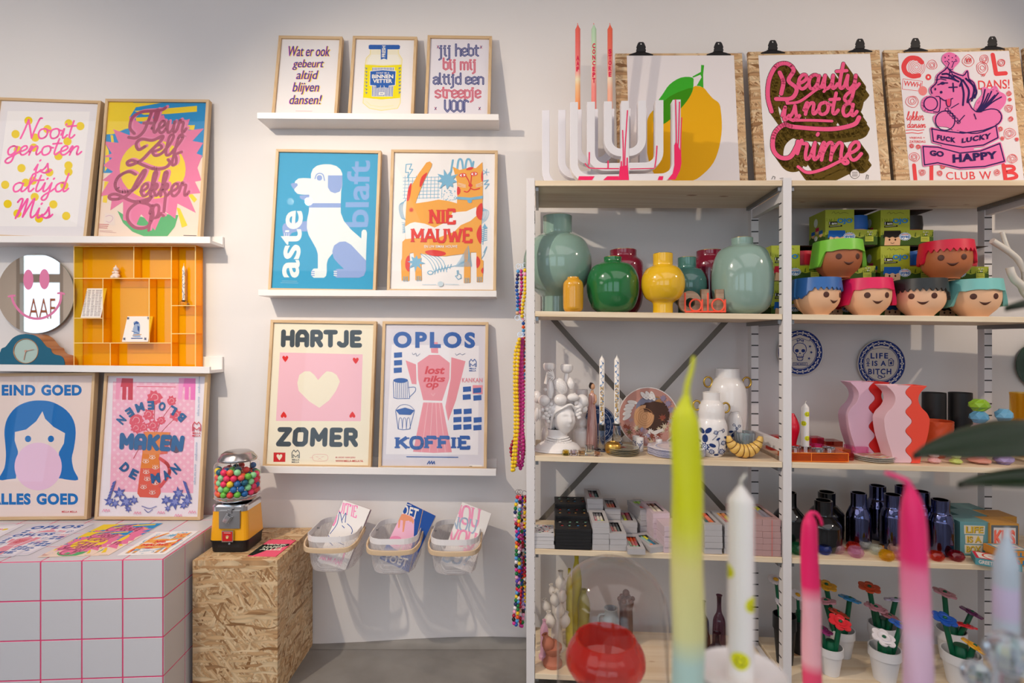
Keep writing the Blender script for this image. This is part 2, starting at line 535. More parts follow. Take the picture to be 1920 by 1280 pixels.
CUR={'a':(6,'~4.2,4.3 2.5,5 .8,4 .4,2 1.2,.2 2.6,.3 3.8,2 4.2,4.6|~4.2,4.6 3.9,1.5 4.3,.2 5.2,.6 6,1.8'),'o':(5.4,'~2.5,5 .9,4.3 .4,2.3 1.2,.3 2.6,0 4,1 4.4,3 3.6,4.7 2.5,5|~3.6,4.7 4.6,4.1 5.4,4'),'n':(6,'~0,1.8 .8,4.6 1.3,4.6 1.1,2.5 .8,0|~.9,1.5 2,4 3.2,4.9 4,4.2 3.9,1.5 4.3,.2 5.2,.6 6,1.8'),'m':(9,'~0,1.8 .8,4.6 1.3,4.6 1.1,2.5 .8,0|~.9,1.5 2,4 3,4.9 3.8,4.2 3.7,0|~3.7,1.5 5,4 6,4.9 6.9,4.2 6.8,1.5 7.3,.2 8.2,.6 9,1.8'),'i':(2.8,'~0,1.8 .9,4.9|~.9,4.9 .8,1.5 1.1,.2 1.9,.5 2.8,1.8|1.4,7 1.6,7.4'),'t':(3.4,'~1.8,9 1.2,4 1.1,1.2 1.7,.2 2.6,.6 3.4,1.8|-.6,6.2 3.4,6.5'),'s':(4.5,'~0,.8 1.6,3 2.2,5.4|~2.2,5.4 2.8,3 3.2,1.4 2.2,.1 .8,.4|~2.6,.2 3.6,.6 4.5,1.8'),'e':(4.4,'~.3,1.8 2,2.4 3.4,3.6 3,4.9 1.8,4.9 .7,3.6 .6,1.6 1.6,.1 3,.3 4.4,1.8'),'g':(5.6,'~4.2,4.3 2.5,5 .8,4 .4,2 1.2,.2 2.6,.3 3.8,2 4.2,4.6|~4.2,4.6 3.8,0 3.2,-3.5 1.6,-4.6 .3,-3.6 1.2,-1.8 4,0 5.6,1.8'),'l':(3.2,'~0,1.8 1.8,5.5 2.6,9 1.9,10 1.1,8.6 .9,3 1.3,.4 2.3,.4 3.2,1.8'),'k':(5,'~0,1.8 1.8,5.5 2.6,9 1.9,10 1.1,8.6 .9,3 .8,0|~1,2 2.6,4.8 3.6,4.4 3,2.8 1.2,2.4|~1.4,2.5 2.6,1.4 3.3,.2 4.2,.5 5,1.8'),'f':(3.4,'~0,1.8 2,6 2.8,9 2.1,10 1.3,8.6 1,3 .8,-3 1.3,-4.6 2.2,-3.6 1.9,-1 1.2,.4 3.4,1.8'),'d':(6,'~4.2,4.3 2.5,5 .8,4 .4,2 1.2,.2 2.6,.3 3.8,2 4.2,4.6|~4.6,10 4,4 3.9,1.5 4.3,.2 5.2,.6 6,1.8'),'j':(2.8,'~0,1.8 1,4.9|~1,4.9 .8,0 .4,-3.5 -.8,-4.6 -1.8,-3.6 -.8,-1.6 1.6,.4 2.8,1.8|1.4,7 1.6,7.4'),'p':(5.4,'~0,1.8 .9,4.8 .7,0 .5,-4.6|~.8,1.5 1.6,4.3 2.8,5 4,4.2 4.1,2 3.2,.2 1.8,.2 .9,1.2|~3.2,.3 4.4,.5 5.4,1.8'),'r':(4.6,'~0,1.8 .9,5.4 1.4,4.6 2.8,4.4 2.6,2 2.8,.4 3.6,.4 4.6,1.8'),'u':(6,'~0,1.8 .8,4.8|~.8,4.8 .7,1.8 1.3,.2 2.4,.3 3.6,1.8 4,4.8|~4,4.8 3.9,1.5 4.3,.2 5.2,.6 6,1.8'),'y':(5.6,'~0,1.8 .8,4.8|~.8,4.8 .7,1.8 1.3,.2 2.4,.3 3.6,1.8 4,4.8|~4,4.8 3.7,0 3,-3.5 1.6,-4.6 .3,-3.6 1.2,-1.8 4,0 5.6,1.8'),'h':(6,'~0,1.8 1.8,5.5 2.6,9 1.9,10 1.1,8.6 .9,3 .8,0|~.9,1.5 2,4 3.2,4.9 4,4.2 3.9,1.5 4.3,.2 5.2,.6 6,1.8'),'N':(7.4,'~0,0 1,4 2,9.6|~2,9.6 3.5,5 5,.2|~5,.2 5.8,5 7,10 8,10.4'),'M':(8.6,'~-.6,8 .4,9.6 1.4,9 .8,4 0,0|~.6,1 2,6 3.4,9.6 3.4,6 3,.6|~3.2,1.2 4.8,6 6.4,9.8 6.2,5 6.2,2 6.8,.4 7.6,.6 8.6,1.8'),'F':(6.4,'~-1.6,5.6 -1.6,8 .6,9.6 4,9.4 6.4,9.6 8,10.8|~3.8,9.4 3.2,4 1.8,.4 -.4,-.4 -1.6,.8|~1.2,4.8 3,5.2 5,5'),'Z':(6.6,'~.4,7 .2,9 1.8,9.8 4,9.2 6.6,9.8 4,5 .4,.6|~.4,.6 -.6,-.6 -2,0 -1.2,1 1,.4 4,-1 6.6,-.2 7,1.6'),'L':(6.4,'~-.4,7.6 -1,9 1,10 3,9.2 4.4,10.2 3.6,7 2,1.6|~2,1.6 .4,-.2 -1,.2 -.2,1.4 2.4,.6 4.8,-.6 6.4,1.4'),'O':(7.4,'~4,10 1.2,8.6 0,5 1,1 3.6,0 6.4,1.6 7.2,5.2 6,9 4,10 3.2,11'),'B':(6.4,'~2,9.4 1.4,4.6 0,0|~-1.8,6 -1.2,8.6 1.4,10 4.6,9.8 5.4,7.8 4,5.8 1.8,5.2|~1.8,5.2 4.8,5.4 6,3 4.6,.6 1.6,-.2 -.8,.8'),'C':(6.6,'~6,7.6 5.6,9.6 3,10 .6,7 .2,3 2,.2 4.6,.4 6.6,2.4'),'!':(2.4,'1.8,10 1,3|.6,.6 .5,.2'),}
GOT={'i':(2.6,'0,6 0.6,6 .6,1 1.4,0|.3,7.6 .9,7.6'),'j':(2.6,'0,6 .8,6 .8,-2 -.4,-3|.5,7.6 1.1,7.6'),'h':(4,'0,9 0,0|0,5 1.6,6 3,5 3,0'),'e':(4,'3,1 1.5,0 0,1 0,5 1.5,6 3,5 3,3.6 0,2.4'),'b':(4,'0,9 0,1 1.5,0 3,1 3,5 1.5,6 0,5'),'t':(3,'.8,8 .8,1 2,0|0,6 2.2,6'),'m':(6,'0,0 0,6|0,5 1.3,6 2.4,5 2.4,0|2.4,5 3.7,6 4.8,5 4.8,0'),'a':(4,'0,5 1.5,6 3,5 3,0|3,3.6 1,3.6 0,2.4 0,1 1,0 3,1.4'),'l':(2,'0,9 0,1 1,0'),'d':(4,'3,9 3,0|3,1 1.5,0 0,1 0,5 1.5,6 3,5'),'n':(4,'0,0 0,6|0,5 1.6,6 3,5 3,0'),'s':(4,'3,5 1.5,6 0,5 0,3.8 3,2.2 3,1 1.5,0 0,1'),'r':(3.2,'0,0 0,6|0,5 1.2,6 2.4,5.2'),'p':(4,'0,-3 0,6|0,5 1.5,6 3,5 3,1 1.5,0 0,1'),'v':(4,'0,6 0,1.6 1.5,0 3,1.6 3,6'),'o':(4,'1.5,6 0,5 0,1 1.5,0 3,1 3,5 1.5,6'),' ':(2.4,''),}
SLAB={'A':(8,'^0,0 4,10|^8,0 4,10|1.6,3.6 6.4,3.6'),'B':(7,'^1,0 1,10|1,10 5,10 6.4,8.8 6.4,6.6 5,5.4 1,5.4|5,5.4 6.8,4 6.8,1.6 5.2,0 1,0'),'D':(7.4,'^1,0 1,10|1,10 4.6,10 6.8,8 6.8,2 4.6,0 1,0'),'E':(7,'^1,0 1,10|1,10 6.4,10 6.4,8|1,5.2 5,5.2|1,0 6.6,0 6.6,2.2'),'F':(7,'^1,0 1,10|1,10 6.4,10 6.4,8|1,5.2 5,5.2'),'H':(8,'^1,0 1,10|^7,0 7,10|1,5.2 7,5.2'),'I':(3.4,'^1.7,0 1.7,10'),'J':(5,'^3.8,10 3.8,1.6|3.8,1.6 2.6,0 1,0 .2,1.4 .2,3'),'K':(8,'^1,0 1,10|^7,10 1.4,4.4|^3,5.8 7.2,0'),'M':(9.6,'^1,0 1,10|^8.6,0 8.6,10|1,10 4.8,3|8.6,10 4.8,3'),'N':(8,'^1,0 1,10|^7,0 7,10|1,10 7,0'),'O':(8,'~4,10 1.4,9 .4,5 1.4,1 4,0 6.6,1 7.6,5 6.6,9 4,10'),'P':(7,'^1,0 1,10|1,10 5,10 6.6,8.6 6.6,6 5,4.6 1,4.6'),'R':(7.6,'^1,0 1,10|1,10 5,10 6.6,8.6 6.6,6 5,4.8 1,4.8|^4,4.8 7,0'),'T':(8,'^4,0 4,10|.4,8 .4,10 7.6,10 7.6,8'),'U':(8,'^1,10 1,2.4|1,2.4 2.4,.2 4,0 5.6,.2 7,2.4|^7,10 7,2.4'),'V':(8,'^0.4,10 4,0|^7.6,10 4,0'),'W':(11,'^.4,10 3,0|3,0 5.5,8|5.5,8 8,0|^10.6,10 8,0'),'L':(6.4,'^1,0 1,10|1,0 6,0 6,2.4'),'?':(6,'.6,8 1.4,9.8 4,10 5.2,8.4 4.6,6.4 3,5 3,3|3,1 3,0'),'!':(3,'1.5,10 1.5,3|1.5,1 1.5,0'),"'":(2,'1,10 .8,8'),' ':(4,''),}
BLOCK={k:(w,g.replace('^',''))for k,(w,g)in SLAB.items()}
BLOCK.update({'E':(6.4,'6,10 1,10 1,0 6,0|1,5 5.2,5'),'F':(6,'6,10 1,10 1,0|1,5 5.2,5'),'T':(7.4,'0.4,10 7,10|3.7,10 3.7,0'),'J':(6,'5,10 5,1.6 3.6,0 1.6,0 .2,1.4'),'Z':(7.4,'.6,10 6.6,10 .6,0 6.8,0'),'L':(6,'1,10 1,0 6,0'),'A':(7.6,'.6,0 .6,7.6 2.2,10 5.2,10 6.8,7.6 6.8,0|.6,4 6.8,4'),'R':(7.4,'1,0 1,10 5,10 6.4,8.6 6.4,5.8 5,4.6 1,4.6|4,4.6 6.6,0'),'M':(9.4,'1,0 1,10 4.7,3.4 8.4,10 8.4,0'),'N':(8,'1,0 1,10 7,0 7,10'),'O':(8,'4,10 2,10 .6,8.4 .6,1.6 2,0 5.6,0 7,1.6 7,8.4 5.6,10 4,10'),'K':(7.6,'1,0 1,10|6.8,10 1.6,4.6|3,5.6 7,0')})
def strokes(body,font,track=0.0,slant=0.0):
 """[(points, serif)] of a line of stroke lettering, and its box"""
 out=[]
 x=0.0
 for ch in body:
  if ch==' ' and ch not in font:
   x+=3.5;continue
  w,g=font[ch]
  for st in(g.split('|')if g else[]):
   smooth=st[0]=='~';serif=st[0]=='^'
   if smooth or serif:
    st=st[1:]
   pts=[tuple(float(q)for q in p.split(','))for p in st.split()]
   if smooth:
    pts=[(p.x,p.y)for p in catmull([Vector((a,b,0))for a,b in pts],6)]
   out.append(([(x+a+slant*b,b)for a,b in pts],serif))
  x+=w+track
 return out
class Art:
 def __init__(s,plane,z=None,clip=None,ref=None):
  s.p=plane;s.z=z;s.layer=0;s.ref=ref
  s.v=[];s.f=[];s.m=[];s.mats=[]
  s.clip=clip if clip else(0,0,plane.w,plane.h)
  s.dz=0.00003
 def mi(s,h):
  m=h if isinstance(h,bpy.types.Material)else ink(h)
  if m not in s.mats:
   s.mats.append(m)
  return s.mats.index(m)
 def L(s,x,y):
  if s.z is None:
   return(x,y)
  if s.ref:
   a,b=s.ref.hit(*s.z(x,y))
   return(a/s.ref.w*s.p.w,b/s.ref.h*s.p.h)
  return s.p.hit(*s.z(x,y))
 def k(s,x=None,y=None):
  """metres per drawing unit"""
  if s.z is None:
   return 1.0
  if x is None:
   x,y=s.cx,s.cy
  a=s.L(x,y);b=s.L(x+10,y)
  return math.hypot(b[0]-a[0],b[1]-a[1])/10
 def _tri(s,pts,mi):
  """add a convex polygon in plane coordinates, clipped to the sheet"""
  x0,y0,x1,y1=s.clip
  poly=pts
  for axis,lim,sg in((0,x0,1),(0,x1,-1),(1,y0,1),(1,y1,-1)):
   if all(sg*(p[axis]-lim)>=0 for p in poly):
    continue
   out=[]
   for i in range(len(poly)):
    a,b=poly[i-1],poly[i]
    da,db=sg*(a[axis]-lim),sg*(b[axis]-lim)
    if(da>=0)!=(db>=0):
     t=da/(da-db)
     out.append((a[0]+(b[0]-a[0])*t,a[1]+(b[1]-a[1])*t))
    if db>=0:
     out.append(b)
   poly=out
   if len(poly)<3:
    return
  ar=sum(poly[i-1][0]*poly[i][1]-poly[i][0]*poly[i-1][1]for i in range(len(poly)))
  if abs(ar)<1e-12:
   return
  if ar<0:
   poly=poly[::-1]
  s.cnt=getattr(s,'cnt',0)+1
  n=s.layer*s.dz+0.0002+(s.cnt%8)*3e-6
  b=len(s.v)
  s.v.extend([s.p.pt(a,c,n)for a,c in poly])
  s.f.append(tuple(range(b,b+len(poly))));s.m.append(mi)
 def up(s):
  s.layer+=1
  return s
 def local(s,pts,h,up=True):
  if up:
   s.layer+=1
  mi=s.mi(h)
  tri=tessellate_polygon([[Vector((a,b,0))for a,b in pts]])
  for t in tri:
   s._tri([pts[i]for i in t],mi)
 def poly(s,pts,h,smooth=0,up=True):
  if smooth:
   pts=[(p.x,p.y)for p in catmull([Vector((a,b,0))for a,b in pts],smooth,True)]
  s.local([s.L(*p)for p in pts],h,up)
 def rect(s,x0,y0,x1,y1,h,up=True):
  s.poly([(x0,y0),(x1,y0),(x1,y1),(x0,y1)],h,0,up)
 def oval(s,cx,cy,rx,ry,h,rot=0.0,n=28,up=True):
  c,q=math.cos(rot),math.sin(rot)
  s.poly([(cx+rx*math.cos(2*PI*i/n)*c-ry*math.sin(2*PI*i/n)*q,cy+rx*math.cos(2*PI*i/n)*q+ry*math.sin(2*PI*i/n)*c)for i in range(n)],h,0,up)
 def ring(s,cx,cy,r0,r1,h,n=32,up=True):
  if up:
   s.layer+=1
  mi=s.mi(h)
  A=[s.L(cx+r0*math.cos(2*PI*i/n),cy+r0*math.sin(2*PI*i/n))for i in range(n)]
  B=[s.L(cx+r1*math.cos(2*PI*i/n),cy+r1*math.sin(2*PI*i/n))for i in range(n)]
  for i in range(n):
   j=(i+1)%n
   s._tri([A[i],A[j],B[j],B[i]],mi)
 def _ribbon(s,q,w,mi,caps=True):
  q=[Vector((a,b))for a,b in q]
  r=w/2
  q=[q[0]]+[b for a,b in zip(q,q[1:])if(b-a).length>1e-7]
  if len(q)<2:
   return
  for i,(a,b)in enumerate(zip(q,q[1:])):
   d=(b-a).normalized();nn=Vector((-d.y,d.x))*r
   s._tri([tuple(a+nn),tuple(a-nn),tuple(b-nn),tuple(b+nn)],mi)
  for i,p in enumerate(q):
   inner=0<i<len(q)-1
   if inner:
    d1=(q[i]-q[i-1]).normalized();d2=(q[i+1]-q[i]).normalized()
    if d1.dot(d2)>0.995:
     continue
   elif not caps:
    continue
   s._tri([(p.x+r*math.cos(2*PI*j/10),p.y+r*math.sin(2*PI*j/10))for j in range(10)],mi)
 def line(s,pts,w,h,smooth=0,closed=False,up=True,caps=True):
  if up:
   s.layer+=1
  if smooth:
   pts=[(p.x,p.y)for p in catmull([Vector((a,b,0))for a,b in pts],smooth,closed)]
  if closed:
   pts=list(pts)+[pts[0]]
  s._ribbon([s.L(*p)for p in pts],w*s.k(*pts[0]),s.mi(h),caps)
 def _fit(s,box):
  if len(box)==4 and not isinstance(box[0],(tuple,list)):
   x0,y0,x1,y1=box
   box=[(x0,y0),(x1,y0),(x1,y1),(x0,y1)]
  tl,tr,br,bl=[Vector(s.L(*p))for p in box]
  return lambda u,v:tuple((bl*(1-u)+br*u)*(1-v)+(tl*(1-u)+tr*u)*v)
 def text(s,body,box,h,bold=0.0,shear=0.0,space=1.0,up=True):
  """built-in letterforms stretched so that their ink fills the box (TL,TR,BR,BL or x0,y0,x1,y1)"""
  if up:
   s.layer+=1
  vs,fs=bfont(body,bold,shear,space)
  if not vs:
   return
  x0=min(v[0]for v in vs);x1=max(v[0]for v in vs);y0=min(v[1]for v in vs);y1=max(v[1]for v in vs)
  g=s._fit(box)
  mi=s.mi(h)
  q=[g((a-x0)/(x1-x0),(b-y0)/(y1-y0))for a,b in vs]
  for f in fs:
   s._tri([q[i]for i in f],mi)
 def script(s,body,box,h,w,font=CUR,track=0.0,slant=0.0,off=(0,0),up=True,serif=0.9,slabh=None):
  """stroke lettering; w: stroke width in drawing units"""
  if up:
   s.layer+=1
  st=strokes(body,font,track,slant)
  xs=[p[0]for q,_ in st for p in q];ys=[p[1]for q,_ in st for p in q]
  x0,x1,y0,y1=min(xs),max(xs),min(ys),max(ys)
  if len(box)==4 and not isinstance(box[0],(tuple,list)):
   bx=box
   box=[(bx[0],bx[1]),(bx[2],bx[1]),(bx[2],bx[3]),(bx[0],bx[3])]
  box=[(a+off[0],b+off[1])for a,b in box]
  g=s._fit(box)
  kk=s.k(*box[0])
  mi=s.mi(h)
  sxu=1.0/max(1e-6,(x1-x0))
  for q,sf in st:
   pts=[g((a-x0)/max(1e-6,x1-x0),(b-y0)/max(1e-6,y1-y0))for a,b in q]
   s._ribbon(pts,w*kk,mi,caps=(font is not SLAB))
   if sf:
    for(a,b),pt in zip((q[0],q[-1]),(pts[0],pts[-1])):
     if abs(b)<0.01 or abs(b-10)<0.01:
      hw=w*kk*serif;hh=(slabh if slabh else w*0.42)*kk
      sg=1 if b<5 else-1
      up_=s.p
      s._tri([(pt[0]-hw,pt[1]-0.0005),(pt[0]+hw,pt[1]-0.0005),(pt[0]+hw,pt[1]+sg*hh),(pt[0]-hw,pt[1]+sg*hh)],mi)
 def arctext(s,body,c,r,a0,a1,hgt,h,bold=0.03,inward=False,wid=0.75):
  """letters along an arc; angles in degrees, 0 = right, counterclockwise on the sheet"""
  n=len(body)
  s.layer+=1
  for i,ch in enumerate(body):
   if ch==' ':
    continue
   a=math.radians(a0+(a1-a0)*i/(n-1))
   ux=Vector((math.sin(a),math.cos(a)));uy=Vector((math.cos(a),-math.sin(a)))
   if inward:
    ux,uy=-ux,-uy
   ctr=Vector(c)+Vector((math.cos(a),-math.sin(a)))*r
   wd=hgt*wid*(0.45 if ch=='I' else 1.25 if ch in 'MW' else 1.0)
   q=[ctr-ux*wd/2+uy*hgt/2,ctr+ux*wd/2+uy*hgt/2,ctr+ux*wd/2-uy*hgt/2,ctr-ux*wd/2-uy*hgt/2]
   s.text(ch,[tuple(v)for v in q],h,bold,up=False)
 def build(s,name,parent=None,back=None,thick=0.0004,edge=None):
  """back: paper colour; the sheet is a thin slab with the ink on its face"""
  mb=MB()
  if back is not None:
   bi=s.mi(back)
   p=s.p
   mb.hexa([p.pt(0,0,-thick),p.pt(p.w,0,-thick),p.pt(p.w,p.h,-thick),p.pt(0,p.h,-thick)],[p.pt(0,0,0.0001),p.pt(p.w,0,0.0001),p.pt(p.w,p.h,0.0001),p.pt(0,p.h,0.0001)],bi)
  b=len(mb.v)
  mb.v.extend(s.v)
  for f,m in zip(s.f,s.m):
   mb.f.append([b+i for i in f]);mb.m.append(m);mb.s.append(False)
  if not mb.v:
   return None
  if parent is None:
   return mb.build(name,s.mats,None,loc=s.p.pt(s.p.w/2,0))
  return mb.build(name,s.mats,parent)
  # ------------------------------------------------------------------ materials used everywhere
PLASTER=mat_plaster()
SCREED=mat_concrete()
OSB=mat_osb('osb');OSBS=mat_osb('osb_side');OSBF=mat_osb('osb_flat')
PINE=mat_wood('pine_shelf','#dcc3a0','#ebd9bd',axis=0,scale=0.6)
FRAMEW=mat_wood('pale_oak_frame','#c8a377','#dcbd94',axis=2,scale=1.4,knots=False)
FRAMEH=mat_wood('pale_oak_frame_rail','#c8a377','#dcbd94',axis=0,scale=1.4,knots=False)
LACQ=col('#f3efee',0.35,name='white_lacquer')
POSTW=col('#e3dfe0',0.45,name='white_painted_steel')
ZINC=col('#8f9092',0.35,metal=0.9,name='zinc_steel')
CHROME=col('#d8d8da',0.12,metal=1.0,name='chrome')
GOLD=col('#c9a24a',0.22,metal=1.0,name='brass')
BLACKM=col('#17161a',0.35,name='black_lacquer')
PANE=clear('poster_glass','#ffffff',gloss=0.3)
# ------------------------------------------------------------------ the room
RX0,RX1,RY0,RY1,RH=-9.6,3.4,-7.0,0.0,3.0
def slab(name,lo,hi,m):
 return structure(MB().box(lo,hi).build(name,m))
slab('floor',(RX0,RY0,-0.1),(RX1,RY1+0.1,0),SCREED)
slab('ceiling',(RX0,RY0,RH),(RX1,RY1+0.1,RH+0.1),PLASTER)
slab('wall_back',(RX0,0,0),(RX1,0.1,RH),PLASTER)
slab('wall_left',(RX0-0.1,RY0,0),(RX0,0.1,RH),PLASTER)
slab('wall_right',(RX1,RY0,0),(RX1+0.1,0.1,RH),PLASTER)
# street wall with the shop windows and the door
WALLTAN=col('#e9d8c6',0.8,name='tan_plaster')
ops=[(-8.45,-7.65,0.0,2.75)]+[(a,b,0.45,2.8)for a,b in WINS]
mb=MB();x=RX0
for a,b,z0,z1 in ops:
 mb.box((x,RY0-0.1,0),(a,RY0,RH));x=b
 if z0>0:
  mb.box((a,RY0-0.1,0),(b,RY0,z0))
 mb.box((a,RY0-0.1,z1),(b,RY0,RH))
mb.box((x,RY0-0.1,0),(RX1,RY0,RH))
structure(mb.build('wall_front',WALLTAN))
WPANE=clear('window_pane','#f4fbff',gloss=0.6)
for i,(a,b,z0,z1)in enumerate(ops):
 y=RY0-0.05
 fr=MB()
 t=0.06
 fr.box((a,y-0.03,z0),(a+t,y+0.05,z1));fr.box((b-t,y-0.03,z0),(b,y+0.05,z1))
 fr.box((a+t,y-0.03,z0),(b-t,y+0.05,z0+t));fr.box((a+t,y-0.03,z1-t),(b-t,y+0.05,z1))
 if i==0:
  fr.box((a+t,y-0.03,2.22),(b-t,y+0.05,2.36))
  o=structure(fr.build('door_1',col('#b9a898',0.5)))
  MB().box((a+t,y-0.004,z0+t),(b-t,y,2.22)).build('pane',WPANE,o)
  MB().box((a+t,y-0.004,2.36),(b-t,y,z1-t)).build('transom_pane',WPANE,o)
  pl=Pl((a+t,y-0.006,1.1),(1,0,0),(0,0,1),b-a-2*t,1.0)
  ar=Art(pl)
  ar.text('AAF',(0.10,0.85,0.56,0.5),'#ff7a44',0.0)
  ar.build('lettering',o)
 else:
  o=structure(fr.build('window_%d'%i,col('#cfc6be',0.5)))
  MB().box((a+t,y-0.004,z0+t),(b-t,y,z1-t)).build('pane',WPANE,o)
  # smooth screed cove where the floor turns up against the wall
pts=[(560,1216),(600,1213),(680,1206),(760,1201),(850,1197),(920,1196),(1000,1198),(1100,1200)]
mb=MB()
tops=[P(a,b,-0.012)for a,b in pts]
vs=[];fs=[]
for k,p in enumerate(tops):
 z=max(0.004,p.z)
 for(yy,zz)in((0,z),(-0.004,z),(-0.012,z*0.45),(-0.035,0.0008),(0,0.0008)):
  vs.append((p.x,yy,zz))
for k in range(len(tops)-1):
 for j in range(4):
  a=k*5+j
  fs.append((a,a+5,a+6,a+1))
mb.add(vs,fs,0,True)
structure(mb.build('baseboard_back',SCREED))
# ------------------------------------------------------------------ picture ledges
def ledge(label,tl,tr,lip,back_h,yfront=-0.10,zb=0.012):
 """tl, tr: pixel of the lip's upper edge at both ends"""
 A=P(tl[0],tl[1],yfront);B=P(tr[0],tr[1],yfront)
 h=lip
 c=(A+B)/2
 root=thing('picture_ledge',label,'shelf',(c.x,0,c.z-h),'white picture ledges on the wall')
 def bar(name,y0,y1,d0,d1):
  MB().hexa([(A.x,y0,A.z+d0),(B.x,y0,B.z+d0),(B.x,y1,B.z+d0),(A.x,y1,A.z+d0)],[(A.x,y0,A.z+d1),(B.x,y0,B.z+d1),(B.x,y1,B.z+d1),(A.x,y1,A.z+d1)]).build(name,LACQ,root,bevel=0.0008)
 bar('base_board',yfront+0.010,-0.012,-h,-h+zb)
 bar('front_lip',yfront,yfront+0.010,-h,0)
 bar('back_rail',-0.012,0,-h,back_h)
 return lambda x:A.z+(B.z-A.z)*(x-A.x)/(B.x-A.x)-h+zb
LG1=ledge('white picture ledge carrying the three small framed prints',Z5(8,683),Z5(1820,695),0.023,0.022)
LG2=ledge('white picture ledge carrying the blue dog poster and the orange cat poster',(484,542.8),Z6(1750,1066),0.023,0.022)
LG3=ledge('white picture ledge carrying the heart poster and the coffee pot poster',Z7(32,1135),Z7(1800,1157),0.026,0.02)
LGL1=ledge('white picture ledge above the round mirror and the orange acrylic case',(-330,440.5),(394,443.3),0.0255,0.017)
LGL2=ledge('white picture ledge under the orange acrylic case and the clock',(-330,679.5),(393,687.3),0.0255,0.035)
# ------------------------------------------------------------------ framed posters
BAR,DEEP=0.0112,0.022
def framed(label,tl,tr,bl,br,zb,yb=-0.082,yt=-0.030,bar=BAR,group=None):
 """pixels: outer top corners, and the outer left/right edges where the frame is last seen low down; zb: height it stands on.
    Returns (root, Pl of the print)"""
 pyv=(bl[1]+br[1])/2
 zt=CZ-((tl[1]+tr[1])/2-640)/F*(yt+CD)
 t=0.0
 for _ in range(6):
  Y=yb+(yt-yb)*t
  zv=CZ-(pyv-640)/F*(Y+CD)
  t=(zv-zb)/(zt-zb)
 D1=Y+CD;D2=yt+CD
 xl1,xr1=(bl[0]-960)/F*D1,(br[0]-960)/F*D1
 xl2,xr2=(tl[0]-960)/F*D2,(tr[0]-960)/F*D2
 W=((xr1-xl1)+(xr2-xl2))/2
 c1,c2=(xl1+xr1)/2,(xl2+xr2)/2
 cb=c2+(c1-c2)/(1-t)
 B=Vector((cb,yb,zb));T=Vector((c2,yt,zt))
 uy=(T-B).normalized();H=(T-B).length
 ux=Vector((1,0,-uy.x/uy.z)).normalized()
 un=ux.cross(uy)
 O=B-ux*W/2
 root=thing('framed_poster',label,'poster',B,group)
 mb=MB()
 q=lambda a,b,n:O+ux*a+uy*b+un*n
 w=bar
 o_=[(0,0),(W,0),(W,H),(0,H)];i_=[(w,w),(W-w,w),(W-w,H-w),(w,H-w)]
 for k in range(4):
  j=(k+1)%4
  mb.hexa([q(*o_[k],-DEEP),q(*o_[j],-DEEP),q(*i_[j],-DEEP),q(*i_[k],-DEEP)],[q(*o_[k],0),q(*o_[j],0),q(*i_[j],0),q(*i_[k],0)],0 if k%2 else 1)
 mb.build('frame',[FRAMEW,FRAMEH],root,bevel=0.0007)
 pl=Pl(q(w,w,-0.007),ux,uy,W-2*w,H-2*w)
 g=MB()
 e=0.0006
 g.hexa([q(w-e,w-e,-0.0036),q(W-w+e,w-e,-0.0036),q(W-w+e,H-w+e,-0.0036),q(w-e,H-w+e,-0.0036)],[q(w-e,w-e,-0.0030),q(W-w+e,w-e,-0.0030),q(W-w+e,H-w+e,-0.0030),q(w-e,H-w+e,-0.0030)])
 g.build('glazing',PANE,root)
 bk=MB().hexa([q(w-e,w-e,-0.018),q(W-w+e,w-e,-0.018),q(W-w+e,H-w+e,-0.018),q(w-e,H-w+e,-0.018)],[q(w-e,w-e,-0.010),q(W-w+e,w-e,-0.010),q(W-w+e,H-w+e,-0.010),q(w-e,H-w+e,-0.010)])
 bk.build('backing_board',col('#8a7256',0.8),root)
 return root,pl
 # ------------------------------------------------------------------ tiled plinth
TP=0.1225
PL_A=math.radians(3.0)
PLZ=0.53
plinth=thing('tiled_plinth','white tiled display plinth with neon pink grout under the art prints','plinth',(-1.092,-0.46,0))
nx,ny=13,3
LX,LY=nx*TP,0.43
body=MB().box((-LX+0.002,0.002,0),(-0.002,LY,PLZ-0.002))
body.M=Matrix.Identity(4)
grout=col('#f0487e',0.7,name='neon_pink_grout')
b_=bpy.data.objects
gm=MB();gm.box((-LX,0.0012,0.0),(-0.0012,LY,PLZ-0.0012))
o=gm.build('grout_bed',grout);o.parent=plinth
tm=MB()
g=0.0022
rows=5
for i in range(nx):
 x0,x1=-(i+1)*TP+g,-i*TP-g
 if i==0:
  x1=-0.003
 for r in range(rows):
  z1=PLZ-r*TP-g if r else PLZ-0.003
  z0=max(0.0,PLZ-(r+1)*TP+g)
  if z1>z0:
   tm.box((x0,-0.0006,z0),(x1,0.004,z1))
 for j in range(4):
  y0=j*TP+g if j else 0.003
  y1=min(LY-0.001,(j+1)*TP-g)
  if y1>y0:
   tm.box((x0,y0,PLZ-0.005),(x1,y1,PLZ))
for j in range(4):
 y0=j*TP+g if j else 0.003
 y1=min(LY-0.001,(j+1)*TP-g)
 for r in range(rows):
  z1=PLZ-r*TP-g if r else PLZ-0.003
  z0=max(0.0,PLZ-(r+1)*TP+g)
  if z1>z0 and y1>y0:
   tm.box((-0.004,y0,z0),(0.0006,y1,z1))
tile=col('#d6d4d8',0.32,name='white_glazed_tile')
o=tm.build('tiles',tile,bevel=0.0007,seg=2);o.parent=plinth
plinth.rotation_euler=(0,0,PL_A)
